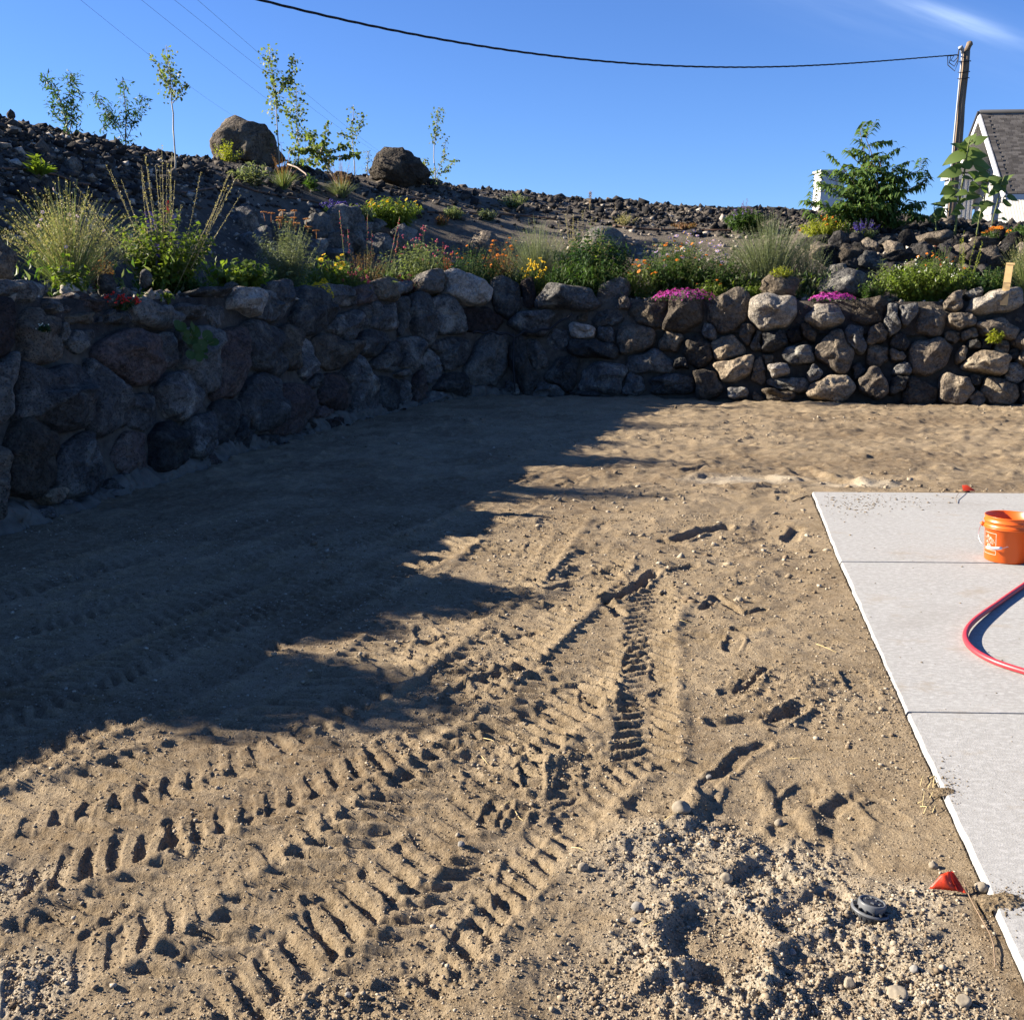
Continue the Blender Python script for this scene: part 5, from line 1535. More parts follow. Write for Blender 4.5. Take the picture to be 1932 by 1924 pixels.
for k in range(3):
    pts = []
    for s, z in zip(ss, zc):
        a = s * 24 * 2 * math.pi + k * 2.094
        pts.append(Vector((A2[0] + d2[0] * s, A2[1] + d2[1] * s, z)) + ps * (.009 * math.cos(a)) + Vector((0, 0, .009 * math.sin(a))) - cx0)
    mb = MB(); mb.tube(pts, .0078, 5); mb.build('strand', M['cable'], cab)
M['far_line'] = plain('aluminium_line', (.16, .17, .19), .6, .3, .1, 2)
for (x0, y0, x1, y1), lab in (((150, -20, 470, 232), 'faint distant power line, lowest of the four left of the boulder'), ((275, -12, 640, 275), 'faint distant power line passing the twin-headed sapling'),
                            ((335, -14, 725, 292), 'thin distant power line, second from the top of the four'), ((385, -8, 760, 312), 'thin distant power line, topmost of the four')):
    a, b = Vector(at(x0, y0, 60)), Vector(at(x1, y1, 190))
    e = a + (a - b) * .25; f_ = b + (b - a) * .15
    mb = MB(); mb.tube([e + (f_ - e) * k / 12 - a - Vector((0, 0, 1.0 * math.sin(math.pi * k / 12))) for k in range(13)], .009, 4)
    tag(mb.build('power_line', M['far_line'], loc=a), lab, 'power line')

# ---- drip tubes and cables on the beds and wall
M['drip'] = plain('brown_drip_tube', (.115, .065, .04), .7, .3, .15, 10)
M['tan_tube'] = plain('tan_tube', (.36, .27, .20), .6, .3, .1, 10)
def tube_px(name, pts, r_, mat, label, lift=.02, cat='drip tube'):
    pp = []
    for (x0, y0), (x1, y1) in zip(pts[:-1], pts[1:]):
        n = max(2, int(math.hypot(x1 - x0, y1 - y0) / 14))
        pp += [(x0 + (x1 - x0) * k / n, y0 + (y1 - y0) * k / n) for k in range(n)]
    pp.append(pts[-1])
    P = [Vector(hit(x, y)) + Vector((0, 0, lift)) for x, y in pp]
    Q = [P[0]]
    for p in P[1:]:
        if (p - Q[-1]).length < 2.5: Q.append(p)
    c = Q[len(Q) // 2].copy()
    mb = MB(); mb.tube([p - c for p in Q], r_, 6)
    return tag(mb.build(name, mat, loc=c), label, cat)
tube_px('drip_tube', [(0, 322), (53, 323), (106, 333), (150, 350), (250, 357), (350, 366), (448, 350), (480, 362), (530, 372), (590, 382), (640, 396)], .016, M['drip'], 'brown drip irrigation tube snaking across the shaded slope')
tube_px('drip_tube', [(806, 402), (890, 404), (950, 406), (1010, 411), (1050, 416)], .016, M['drip'], 'brown drip tube on the sunny slope above the boulder')
tube_px('drip_tube', [(1156, 428), (1185, 431), (1228, 435), (1300, 436), (1400, 437)], .016, M['drip'], 'brown drip tube above the purple asters')
tube_px('drip_tube', [(720, 402), (735, 388), (760, 378), (800, 376), (835, 380)], .012, M['drip'], 'thin dark tube curving below the smaller boulder')
def arc_px(pts, label, mat, r_=.014):
    Y = hit(*pts[0])[1]
    P = [Vector(at(x, y, Y + .15 * k)) for k, (x, y) in enumerate(pts)]
    c = P[0].copy()
    q = [P[0]]
    for k in range(len(P) - 1):
        q += [P[k].lerp(P[k + 1], .5), P[k + 1]]
    mb = MB(); mb.tube([p - c for p in q], r_, 7); tag(mb.build('tube_arch', mat, loc=c), label, 'tube')
arc_px([(586, 364), (587, 350), (577, 328), (560, 316), (543, 310)], 'pale arched tube end standing on the slope beside the grass tuft', M['tan_tube'])
arc_px([(424, 298), (436, 290), (438, 284), (425, 281), (408, 281)], 'short pale tube loop under the largest boulder', M['tan_tube'])
def wall_cable(pts, label, r_=.014):
    u, v, P = wall_at_px(np.array([p[0] for p in pts]), np.array([p[1] for p in pts]))
    P = P + nrm_at(u) * .20
    c = Vector(P[0]); q, _ = resample(P[:, :2], 30, 2)
    zi = np.interp(np.linspace(0, 1, 30), np.linspace(0, 1, len(P)), P[:, 2])
    mb = MB(); mb.tube([Vector((a, b, z + .02 * math.sin(k * 1.3))) - c for k, ((a, b), z) in enumerate(zip(q, zi))], r_, 6)
    tag(mb.build('cable', M['cable'], loc=c), label, 'cable')
k_ = .266; ox, oy = 1400 * .6395, 700 * .6395
wall_cable([(ox + a * k_, oy + b * k_) for a, b in ((265, 700), (262, 800), (258, 900), (264, 1000), (270, 1110))], 'black cable hanging straight down the wall in the corner')
wall_cable([(ox + a * k_, oy + b * k_) for a, b in ((-60, 700), (60, 690), (170, 695), (270, 720), (330, 690), (440, 682), (560, 640), (700, 560))], 'black cable draped sideways along the wall stones in the corner', .018)
# wooden stake on the wall top
M['pine'] = plain('new_pine', (.62, .42, .19), .7, .3, .12, 14)
st0 = bedpos(1903, .03); sY = st0[1] - .15
bt, tp = Vector(at(1897, 562, sY)), Vector(at(1906, 500, sY))
stk = thing('wooden_stake', 'new yellow timber stake standing on the wall by the white boulder', 'stake', bt)
zr = Matrix.Rotation(R(-28), 3, 'Z') @ Matrix.Rotation(R(3), 3, 'Y')
hh = (tp - bt).length
mb = MB(); mb.box(Vector((0, 0, hh / 2 - .05)), (.09, .055, hh + .1), zr); mb.build('post', M['pine'], stk, smooth=False)
mb = MB(); mb.box(zr @ Vector((0, 0, hh + .014)), (.105, .07, .026), zr); mb.build('cap', M['pine'], stk, smooth=False)
mb = MB(); mb.box(zr @ Vector((0, -.001, hh * .45)), (.092, .060, .008), zr); mb.build('joint', M['rust'], stk, smooth=False)
# weathered board behind the orange blooms
bd = bedpos(1774, .95)
bo = MB(); bo.box((0, 0, .22), (.10, .03, .50), Matrix.Rotation(R(20), 3, 'Z') @ Matrix.Rotation(R(4), 3, 'Y'))
bo.box((.003, -.016, .30), (.075, .006, .02), Matrix.Rotation(R(20), 3, 'Z'))
M['greywood'] = plain('grey_wood', (.30, .26, .21), .9, .2, .2, 14)
tag(bo.build('wooden_board', M['greywood'], loc=bd, smooth=False), 'weathered grey board upright among orange blooms', 'board')
# ================================================================== plants
LM = {
 'green': leafmat('leaf_green', (0.039, 0.084, 0.018)), 'bright': leafmat('leaf_bright', (0.095, 0.151, 0.020), (.16, .21, .03), .5),
 'dark': leafmat('leaf_dark', (0.025, 0.062, 0.020)), 'silver': leafmat('leaf_silver', (0.134, 0.168, 0.084), (.20, .22, .12), .35), 'pale': leafmat('leaf_pale', (0.123, 0.168, 0.062), (.19, .22, .09), .4),
 'straw': leafmat('leaf_straw', (0.269, 0.235, 0.112), (.36, .31, .16), .35), 'rust': leafmat('leaf_rust', (0.179, 0.067, 0.028), (.22, .13, .04), .35), 'wine': leafmat('leaf_wine', (0.056, 0.011, 0.020), (.09, .02, .03), .3),
 'lime': leafmat('leaf_lime', (0.224, 0.269, 0.022), (.30, .30, .03), .5), 'aspen': leafmat('leaf_aspen', (0.075, 0.11, 0.03), (.17, .21, .06), .48), 'sun': leafmat('leaf_sunflower', (0.067, 0.118, 0.028), (.10, .15, .035), .45)}
LM['elder'] = leafmat('leaf_elder', (.07, .125, .03), (.12, .185, .05), .45, .4)
LM['sun'] = leafmat('leaf_sunflower_blade', (.10, .155, .035), (.15, .21, .055), .48)
FM = {k: leafmat('petal_' + k, c, tuple(min(1, q * 1.25) for q in c), .35, .6) for k, c in {
 'blue': (.06, .035, .30), 'violet': (.22, .14, .42), 'magenta': (.38, .035, .30), 'orange': (.65, .20, .015), 'yellow': (.75, .52, .02), 'red': (.60, .035, .025), 'pink': (.52, .09, .16),
 'yarrow': (.42, .19, .045), 'white': (.7, .7, .66), 'rustf': (.42, .13, .03), 'lilac': (.40, .32, .52)}.items()}
M['stem'] = plain('plant_stem', (.13, .15, .05), .7, .2, .25, 20)
M['stem_dry'] = plain('dry_stem', (.30, .25, .12), .8, .2, .25, 20)
M['bark'] = plain('pale_bark', (.42, .38, .30), .8, .2, .2, 30)
M['barkd'] = plain('brown_bark', (.13, .10, .07), .9, .2, .25, 30)
def rv(a=1.0): return Vector((rng.gauss(0, a), rng.gauss(0, a), rng.gauss(0, a)))
def curve(base, d, L, bend, n=6, sag=0.0):
    """a stem: starts along d, bends by `bend`, droops by sag"""
    d = Vector(d).normalized(); pts = [Vector(base)]
    for k in range(n):
        d = (d + Vector(bend) / n + Vector((0, 0, -sag / n * (k / n)))).normalized()
        pts.append(pts[-1] + d * (L / n))
    return pts
def along(pts, t):
    f = t * (len(pts) - 1); i = min(int(f), len(pts) - 2)
    return pts[i].lerp(pts[i + 1], f - i), (pts[i + 1] - pts[i]).normalized()
def size_px(x, ytop, base):
    """height in metres so that the plant reaches ytop in the photograph"""
    return max(.04, at(x, ytop, base[1])[2] - base[2])
def plant(name, label, cat, base, parts, group=None):
    t = thing(name, label, cat, base, group)
    for pn, mb, mats, kind in parts:
        if mb.v: mb.build(pn, mats, t, kind=kind)
    return t
def bush(x, ytop, wpx, base, leaf='green', n=14, ll=.06, lw=.022, per=16, lo=.12, sag=.25, stem='stem', flower=None, fcol='orange', fsize=.02, fn=None, ftop=.3, droop=.2, sr=.003, spread=1.0, curlv=.15):
    H_ = size_px(x, ytop, base); Wd = wpx / FPX * base[1] / 2
    st, lf, fl = MB(), MB(), MB()
    n = int(n * 2.1); per = int(per * 1.5); ll *= 1.3; lw *= 1.5; fsize *= 1.15
    fn = None if fn is None else int(fn * 1.4)
    for k in range(n):
        an = rng.uniform(0, 6.283); q = math.sqrt(rng.random())
        tip = Vector((math.cos(an) * Wd * q * spread, math.sin(an) * min(Wd, .5) * q * spread, 0))
        hh = H_ * (1.04 - .38 * q * q) * rng.uniform(.70, 1.06)
        if k == 0: hh = H_; tip *= .3
        b0 = Vector((tip.x * .25, tip.y * .25, -.02))
        d = Vector((tip.x * .75, tip.y * .75, hh))
        pts = curve(b0, d + Vector((tip.x, tip.y, 0)) * -.2, d.length, Vector((tip.x, tip.y, 0)) * (.6 / max(Wd, .05)) * .4 + rv(.12), 5, sag)
        st.tube(pts, [sr * (1 - .6 * j / 5) for j in range(6)], 3, cap=False)
        for j in range(per):
            t = lo + (1 - lo) * (j + rng.random()) / per
            p, td = along(pts, min(t, .999))
            a = rng.uniform(0, 6.283)
            o = td.cross(Vector((math.cos(a), math.sin(a), .2))).normalized()
            dl = (o + td * rng.uniform(.2, .8) + Vector((0, 0, -droop))).normalized()
            s = rng.uniform(.7, 1.2) * (1.15 - .5 * t)
            lf.leaf(p, dl, Vector((rng.gauss(0, .5), rng.gauss(0, .5), 1)), ll * s, lw * s, curlv)
        if flower and (fn is None or k < fn):
            if flower == 'daisy':
                fl.daisy(pts[-1] + Vector((0, 0, .005)), Vector((rng.gauss(0, .5), -.5 + rng.gauss(0, .4), 1)), fsize * rng.uniform(.8, 1.2), 8, 0, 1)
            elif flower == 'spike':
                m_ = int(16 + 10 * ftop)
                for j in range(m_):
                    t = 1 - ftop * j / m_
                    p, td = along(pts, min(t, .999)); a = rng.uniform(0, 6.283)
                    o = td.cross(Vector((math.cos(a), math.sin(a), .2))).normalized()
                    fl.leaf(p, o + Vector((0, 0, .1)), Vector((0, 0, 1)), fsize * (1.3 - .5 * (1 - j / m_)), fsize * .8, .1)
            elif flower == 'blob':
                for j in range(4): fl.blob(pts[-1] + rv(fsize * .7), fsize * rng.uniform(.4, .7))
    return [('stems', st, M[stem], None), ('foliage', lf, LM[leaf], 'stuff'), ('flowers', fl, [FM[fcol], FM['rustf' if fcol in ('orange', 'yellow') else 'yellow']], 'stuff')]
def stalks(x, ytop, wpx, base, n=20, pod='straw', podsize=.008, dens=40, stem='stem_dry', bend=.25, lo=.25, seed_leaf=True):
    """bundle of upright stalks studded with seed pods"""
    H_ = size_px(x, ytop, base); Wd = wpx / FPX * base[1] / 2
    st, pd = MB(), MB()
    H_ *= 1.05; podsize *= 1.2
    n = max(n, int(n * 1.3)) if n > 3 else n
    for k in range(n):
        a = rng.uniform(-1, 1); dx = a * Wd; dy = rng.uniform(-.25, .25)
        hh = H_ * rng.uniform(.62, 1.0) * (1 - .25 * abs(a))
        pts = curve((dx * .15, dy * .3, 0), (dx * .85, dy, hh), math.hypot(dx, hh), Vector((rng.gauss(0, bend) * .5, rng.gauss(0, bend) * .5, .15)), 7)
        st.tube(pts, [.0038 * (1 - .6 * j / 7) for j in range(8)], 4, cap=False)
        for j in range(dens):
            t = lo + (1 - lo) * j / dens
            p, td = along(pts, min(t, .999)); an = rng.uniform(0, 6.283)
            o = td.cross(Vector((math.cos(an), math.sin(an), .1))).normalized()
            pd.leaf(p, o + td * .8, rv(), podsize * rng.uniform(1.2, 2.2), podsize * rng.uniform(.8, 1.2), .2)
    return [('stalks', st, M[stem], 'stuff'), ('seed_pods', pd, LM[pod], 'stuff')]
def grass(x, ytop, wpx, base, mat='straw', n=120, w=.004, arch=.6, tips=None, tipmat='straw', flower=None, fn=0):
    H_ = size_px(x, ytop, base); Wd = wpx / FPX * base[1] / 2
    bl, tp, fl = MB(), MB(), MB()
    n = int(n * 2.0); w *= 1.4; H_ *= 1.12
    for k in range(n):
        an = rng.uniform(0, 6.283); q = rng.random() ** .7
        dx, dy = math.cos(an) * Wd * q, math.sin(an) * min(Wd, .4) * q
        hh = H_ * rng.uniform(.55, 1.05) * (1 - .35 * q)
        pts = curve((dx * .08, dy * .08, -.01), (dx * .55, dy * .55, hh), math.hypot(math.hypot(dx, dy), hh), Vector((dx, dy, 0)) * (arch / max(Wd, .05)) + rv(.08), 6, arch * .9)
        side = Vector((rng.gauss(0, 1), rng.gauss(0, 1), 0)).normalized()
        V = []
        for j, p in enumerate(pts):
            ww = w * (1 - .8 * j / 6)
            V += [p - side * ww / 2, p + side * ww / 2]
        bl.add(V, [(2 * j, 2 * j + 1, 2 * j + 3, 2 * j + 2) for j in range(6)])
        if tips and rng.random() < tips:
            for j in range(7):
                p, td = along(pts, rng.uniform(.6, .999)); tp.leaf(p, rv() + td, rv(), .018, .009, .2)
        if flower and k < fn:
            fl.daisy(pts[-1], rv() + Vector((0, -1, .5)), .018, 5, 0, 1)
    return [('blades', bl, LM[mat], 'stuff'), ('seed_heads', tp, LM[tipmat], 'stuff'), ('flowers', fl, [FM[flower or 'white'], FM['yellow']], 'stuff')]
def matplant(x, ytop, wpx, base, col, hscale=1.0, n=900, leaf='green', fs=.011):
    H_ = size_px(x, ytop, base) * hscale; Wd = wpx / FPX * base[1] / 2
    fl, lf = MB(), MB()
    for k in range(n):
        a = rng.uniform(0, 6.283); q = math.sqrt(rng.random())
        px, py = math.cos(a) * Wd * q, math.sin(a) * min(Wd * .8, .3) * q
        z = H_ * (math.sqrt(max(0, 1 - q * q)) * .9 + .1 * rng.random()) * (0.75 + .25 * math.sin(px * 30) * math.sin(py * 25 + 1))
        nr_ = Vector((px / Wd, py / Wd, .9)) + rv(.35)
        if rng.random() < .85: fl.daisy(Vector((px, py, z)), nr_, fs * rng.uniform(.7, 1.2), 5)
        else: lf.leaf(Vector((px, py, z - .01)), nr_, rv(), .02, .01)
    for k in range(n // 3):
        a = rng.uniform(0, 6.283); q = math.sqrt(rng.random()) * 1.05
        lf.leaf(Vector((math.cos(a) * Wd * q, math.sin(a) * min(Wd * .8, .3) * q, H_ * .3 * rng.random())), rv() + Vector((0, 0, .6)), rv(), .03, .015)
    return [('foliage', lf, LM[leaf], 'stuff'), ('flowers', fl, FM[col], 'stuff')]
BP = bedpos
# ---- flower bed, from the shaded end to the sunny end
b = BP(135, .45)
plant('flax_grass', 'wispy pale blue-flax tuft arching over the shaded end of the wall', 'plant', b, grass(135, 352, 300, b, 'pale', 300, .0035, .75, .75, 'straw', 'lilac', 16) + [(('dry_' + n_), mb, mt, kd) for n_, mb, mt, kd in grass(150, 368, 150, b, 'straw', 90, .003, .4, .8)])
b = BP(312, .55)
pp = stalks(315, 278, 300, b, 26, 'straw', .009, 46, 'stem_dry')
pp += bush(305, 395, 190, b, 'bright', 46, .060, .036, 16, .05, .2)
pp += [('blue_' + q[0],) + q[1:] for q in bush(288, 400, 80, b, 'green', 9, .04, .02, 4, .3, .1, flower='spike', fcol='blue', fsize=.028, ftop=.25)[2:]]
plant('penstemon', 'tall plant of yellow-green seed stalks with deep blue blooms and lime leaves', 'plant', b, pp)
b = BP(330, .75); plant('salvia', 'single thin scarlet bloom stalk among the tall seed stalks', 'plant', b, bush(331, 375, 10, b, 'green', 2, .03, .012, 6, .2, .0, flower='spike', fcol='red', fsize=.022, ftop=.14, fn=1))
b = BP(135, .22); plant('low_herb', 'small bright yellow-green herb behind the pale grey stone', 'plant', b, bush(135, 478, 70, b, 'bright', 12, .045, .03, 9))
b = BP(190, .6); plant('low_herb', 'reddish-brown low herb between the flax and the seed stalks', 'plant', b, bush(192, 470, 50, b, 'rust', 14, .035, .015, 12))
b = BP(226, .04); plant('verbena', 'small creeping plant with red blooms spilling over the shaded wall', 'plant', b, bush(228, 552, 70, b, 'dark', 18, .028, .014, 10, .05, .9, flower='blob', fcol='red', fsize=.016))
b = BP(300, .12); plant('low_herb', 'yellowing low herb at the lip of the shaded wall', 'plant', b, bush(312, 550, 60, b, 'bright', 14, .035, .02, 10, .05, .6))
b = BP(275, .14); plant('low_herb', 'small dark green herb beside the yellowing one on the wall lip', 'plant', b, bush(272, 550, 40, b, 'green', 10, .035, .02, 10, .05, .4))
b = BP(455, .32); plant('broadleaf_clump', 'bright green broad-leaved clump hugging the wall top', 'plant', b, bush(455, 488, 130, b, 'bright', 26, .085, .06, 8, .1, .3, droop=.1))
b = BP(420, .5); plant('seed_stalk', 'single yellowish seed stalk leaning beside the broad-leaved clump', 'plant', b, stalks(455, 420, 110, b, 3, 'straw', .010, 40, 'stem_dry', .3))
b = BP(545, .55)
yb = Vector(b); yh = thing('yarrow', 'yarrow with flat orange-brown flower heads and feathery grey-green stems', 'plant', b)
for pn, mb, mt, kd in bush(545, 404, 120, b, 'silver', 46, .045, .012, 26, .05, .1): 
    if mb.v: mb.build(pn, mt, yh, kind=kd)
for (zx, zy) in [(185, 1268), (240, 1275), (320, 1255), (405, 1258), (305, 1305), (400, 1308), (295, 1325), (365, 1337), (420, 1345), (490, 1315), (505, 1372), (560, 1398)]:
    p = Vector(at((700 + zx * .4158) * .6395, (100 + zy * .4158) * .6395, b[1] + rng.uniform(-.12, .12))) - yb
    mb = MB()
    for k in range(26):
        a = rng.uniform(0, 6.283); q = math.sqrt(rng.random()) * .045
        mb.blob((q * math.cos(a), q * math.sin(a), .010 - q * .18 + rng.uniform(-.003, .003)), .0085, 0, .8)
    mb.tube([(0, 0, 0), (rng.uniform(-.02, .02), 0, -.10)], .002, 4)
    mb.build('flower_head', FM['yarrow'], yh, loc=p)
b = BP(622, .5); plant('marigold', 'rounded green clump with yellow blooms behind the yellow mat', 'plant', b, bush(620, 478, 95, b, 'bright', 30, .06, .03, 10, .1, .4, flower='daisy', fcol='yellow', fsize=.032, fn=14))
b = BP(648, .6); plant('dark_herb', 'dark leafy clump right of the yellow blooms', 'plant', b, bush(650, 488, 60, b, 'dark', 22, .06, .03, 10, .1, .4))
b = BP(605, .10); plant('yellow_mat', 'small dome of solid yellow flowers on the wall edge', 'plant', b, matplant(605, 520, 48, b, 'yellow', 1.0, 420, 'lime', .014))
b = BP(575, .12); plant('yellow_mat', 'low lime-yellow tuft left of the yellow flower dome', 'plant', b, bush(572, 527, 40, b, 'lime', 14, .03, .015, 10))
for x, yt, lean, lab in ((655, 396, -4, 'slender pink-tipped stalk with paired round leaves, first beyond the yarrow'), (692, 402, 4, 'slender pink-tipped stalk with paired round leaves, second beyond the yarrow'), (722, 405, 30, 'leaning stalk with red blooms and paired leaves')):
    b = BP(x, .6); H_ = size_px(x, yt, b)
    st, lf, fl = MB(), MB(), MB()
    for q in range(2):
        pts = curve((q * .04, 0, 0), (lean / FPX * b[1] + .03 * q, 0, H_ * (1 - .2 * q)), H_ * (1 - .2 * q), rv(.05), 8)
        st.tube(pts, .004, 4, cap=False)
        for j in range(11):
            p, td = along(pts, .10 + .5 * j / 11)
            for s in (-1, 1): lf.leaf(p, Vector((s, rng.gauss(0, .4), .2)), Vector((0, 0, 1)), .038, .032, .05)
        for j in range(22):
            p, td = along(pts, .62 + .37 * j / 22); fl.leaf(p, rv() + td * .3, rv(), .026, .013)
    plant('penstemon', lab, 'plant', b, [('stems', st, M['stem'], None), ('foliage', lf, LM['pale'], 'stuff'), ('flowers', fl, FM['pink'], 'stuff')])
b = BP(690, .5); plant('stonecrop', 'rust-coloured clump of upright leafy tips', 'plant', b, bush(690, 462, 85, b, 'rust', 30, .03, .012, 18, .1, .1))
b = BP(672, .2); plant('stonecrop', 'low pink and lime succulent on the wall edge', 'plant', b, bush(668, 505, 60, b, 'bright', 24, .025, .014, 12, .1, .2, flower='blob', fcol='pink', fsize=.014, fn=14))
b = BP(765, .28); plant('wine_stonecrop', 'dark burgundy low plant beside the pale round stone', 'plant', b, bush(762, 515, 66, b, 'wine', 30, .03, .016, 12, .1, .3, flower='blob', fcol='pink', fsize=.010, fn=8))
b = BP(798, .6); plant('penstemon', 'pale green leafy clump with pink flower stalks above the white wall stones', 'plant', b, bush(798, 452, 120, b, 'pale', 54, .085, .020, 16, .05, .3) + [('pink_' + q[0],) + q[1:] for q in bush(790, 428, 110, b, 'pale', 14, .03, .01, 4, .3, .1, flower='blob', fcol='pink', fsize=.014)])
b = BP(842, .25); plant('salvia', 'narrow spike of scarlet berries hanging by the white boulder', 'plant', b, bush(846, 455, 24, b, 'rust', 4, .03, .012, 6, .2, .1, flower='spike', fcol='red', fsize=.025, ftop=.6))
b = BP(885, .5); plant('helenium', 'dark green mound topped with small orange blooms', 'plant', b, bush(885, 462, 130, b, 'dark', 70, .05, .016, 22, .1, .2, flower='daisy', fcol='orange', fsize=.020, fn=16))
b = BP(945, .65); plant('helenium', 'rust-orange clump of fading blooms beside the silvery plant', 'plant', b, bush(948, 452, 80, b, 'rust', 40, .035, .012, 16, .2, .1, flower='daisy', fcol='orange', fsize=.022, fn=18))
b = BP(1015, .8); plant('wispy_herb', 'hazy silver-green plant of fine threads in the middle of the bed', 'plant', b, grass(1018, 420, 150, b, 'silver', 420, .005, .45, .6, 'silver'))
b = BP(1008, .25); plant('yellow_tuft', 'tiny yellow-flowered tuft between the stones', 'plant', b, bush(1010, 488, 44, b, 'green', 16, .035, .014, 10, .1, .1, flower='blob', fcol='yellow', fsize=.018))
b = BP(1120, .75); plant('lupine', 'lush deep green leafy clump with one purple spike', 'plant', b, bush(1122, 432, 150, b, 'dark', 60, .11, .030, 18, .05, .45) + [('purple_' + q[0],) + q[1:] for q in bush(1142, 414, 8, b, 'dark', 3, .03, .012, 4, .2, 0, flower='spike', fcol='violet', fsize=.030, ftop=.45, fn=1)] + [('lime_' + q[0],) + q[1:] for q in bush(1105, 440, 110, b, 'bright', 18, .08, .024, 14, .4, .3)])
b = BP(1120, .35); plant('strap_leaf_clump', 'glossy strap-leaved green clump at the wall edge', 'plant', b, bush(1120, 482, 170, b, 'green', 60, .10, .020, 14, .05, .5))
b = BP(1090, 1.15); plant('seed_stalk', 'stand of tall beige seed stalks behind the deep green clump', 'plant', b, stalks(1090, 386, 130, b, 24, 'straw', .012, 26, 'stem_dry', .1, .35))
b = BP(1060, .35); plant('dark_herb', 'low dark green herbs under the hazy silver plant', 'plant', b, bush(1050, 492, 90, b, 'green', 30, .06, .02, 12, .05, .3))
b = BP(1212, .35); plant('gaillardia', 'small orange-yellow daisies leaning over the pointed grey stone', 'plant', b, bush(1212, 490, 80, b, 'bright', 26, .05, .018, 9, .1, .3, flower='daisy', fcol='orange', fsize=.026, fn=13))
b = BP(1278, .6); plant('coreopsis', 'broad green clump sprinkled with golden-orange daisies', 'plant', b, bush(1278, 455, 165, b, 'green', 80, .075, .016, 18, .05, .2, flower='daisy', fcol='orange', fsize=.026, fn=20))
b = BP(1292, 1.05); plant('aster', 'cloud of lavender asters behind the golden daisies', 'plant', b, bush(1292, 440, 150, b, 'silver', 60, .04, .012, 12, .1, .2, flower='daisy', fcol='lilac', fsize=.030, fn=60))
b = BP(1292, .02); plant('creeping_thyme', 'magenta flowering mat spilling over the middle of the sunny wall', 'plant', b, matplant(1292, 541, 125, b, 'magenta', 1.0, 1300, 'dark', .013))
b = BP(1572, .04); plant('creeping_thyme', 'magenta flowering mat above the cream-coloured boulder', 'plant', b, matplant(1572, 549, 88, b, 'magenta', 1.0, 1000, 'dark', .013))
b = BP(1360, .55); plant('strap_leaf_clump', 'upright green leafy tufts between the golden daisies and the silvery bush', 'plant', b, bush(1365, 470, 90, b, 'green', 40, .08, .018, 14, .05, .2))
b = BP(1340, .2); plant('low_herb', 'small herb with one orange bud behind the magenta mat', 'plant', b, bush(1350, 525, 60, b, 'bright', 18, .05, .02, 8, .1, .3, flower='daisy', fcol='orange', fsize=.02, fn=3))
b = BP(1450, .75); plant('russian_sage', 'big billowing silver-green bush of fine stems', 'plant', b, grass(1455, 412, 210, b, 'silver', 520, .006, .35, .6, 'silver') + [('leafy_' + q[0],) + q[1:] for q in bush(1450, 425, 170, b, 'silver', 60, .04, .010, 22, .1, .15)])
b = BP(1395, .5); plant('dark_herb', 'low leafy herbs under the left side of the silver-green bush', 'plant', b, bush(1395, 505, 80, b, 'green', 30, .05, .022, 10, .1, .3))
b = BP(1472, .24); b[2] += .26; plant('stonecrop', 'yellow-green stonecrop tuft growing on top of the brown rock', 'plant', b, bush(1472, 498, 52, b, 'lime', 26, .03, .018, 10, .1, .2))
b = BP(1740, .4); plant('mint_patch', 'wide bright green leafy patch spreading along the sunny wall', 'plant', b, bush(1735, 492, 210, b, 'bright', 120, .05, .026, 16, .05, .25) + [('white_' + q[0],) + q[1:] for q in bush(1720, 488, 140, b, 'bright', 16, .03, .02, 3, .5, .1, flower='blob', fcol='white', fsize=.012)[2:]])
b = BP(1662, .5); plant('pale_leaf_sprig', 'pale variegated sprig at the end of the bright green patch', 'plant', b, bush(1662, 484, 34, b, 'pale', 10, .07, .016, 10, .2, .1))
b = BP(1770, .8); plant('gaillardia', 'rusty-orange daisies around the upright grey board', 'plant', b, bush(1768, 462, 110, b, 'green', 50, .05, .016, 9, .1, .1, flower='daisy', fcol='orange', fsize=.020, fn=16))
b = BP(1815, .75); plant('seed_stalk', 'yellow-green leafy stalks right of the orange daisies', 'plant', b, stalks(1818, 412, 60, b, 7, 'lime', .012, 34, 'stem', .15, .2))
b = BP(1865, .5); plant('mint_patch', 'green leafy clump left of the timber stake', 'plant', b, bush(1862, 500, 100, b, 'green', 46, .055, .03, 12, .05, .25))
b = BP(1935, .5); plant('wispy_herb', 'pale wispy bush at the picture edge behind the timber stake', 'plant', b, grass(1935, 440, 90, b, 'pale', 200, .006, .4, .6, 'straw'))
b = BP(1525, .9); plant('wispy_herb', 'dusty grey-green shrub below the dark terrace rocks', 'plant', b, bush(1525, 440, 90, b, 'silver', 50, .035, .012, 20, .1, .15))
for k, (x, t_, yt, w_, lf_, lab) in enumerate([(370, .25, 520, 60, 'green', 'low herb at the foot of the tall seed stalks'), (505, .3, 500, 50, 'green', 'small green blades left of the yarrow foot'),
        (735, .7, 470, 50, 'pale', 'pale herb between the pink stalks'), (970, .4, 490, 50, 'dark', 'dark herb below the rust-orange clump'), (1180, .6, 470, 50, 'green', 'thin green herb right of the deep green clump'),
        (1420, .25, 530, 60, 'bright', 'bright low herb beside the brown rock'), (1640, .25, 530, 50, 'green', 'low green herb behind the dark wall stones'), (1240, 1.3, 450, 60, 'pale', 'pale herb on the slope left of the asters')]):
    b = BP(x, t_); plant('low_herb', lab, 'plant', b, bush(x, yt, w_, b, lf_, 22, .045, .018, 12))

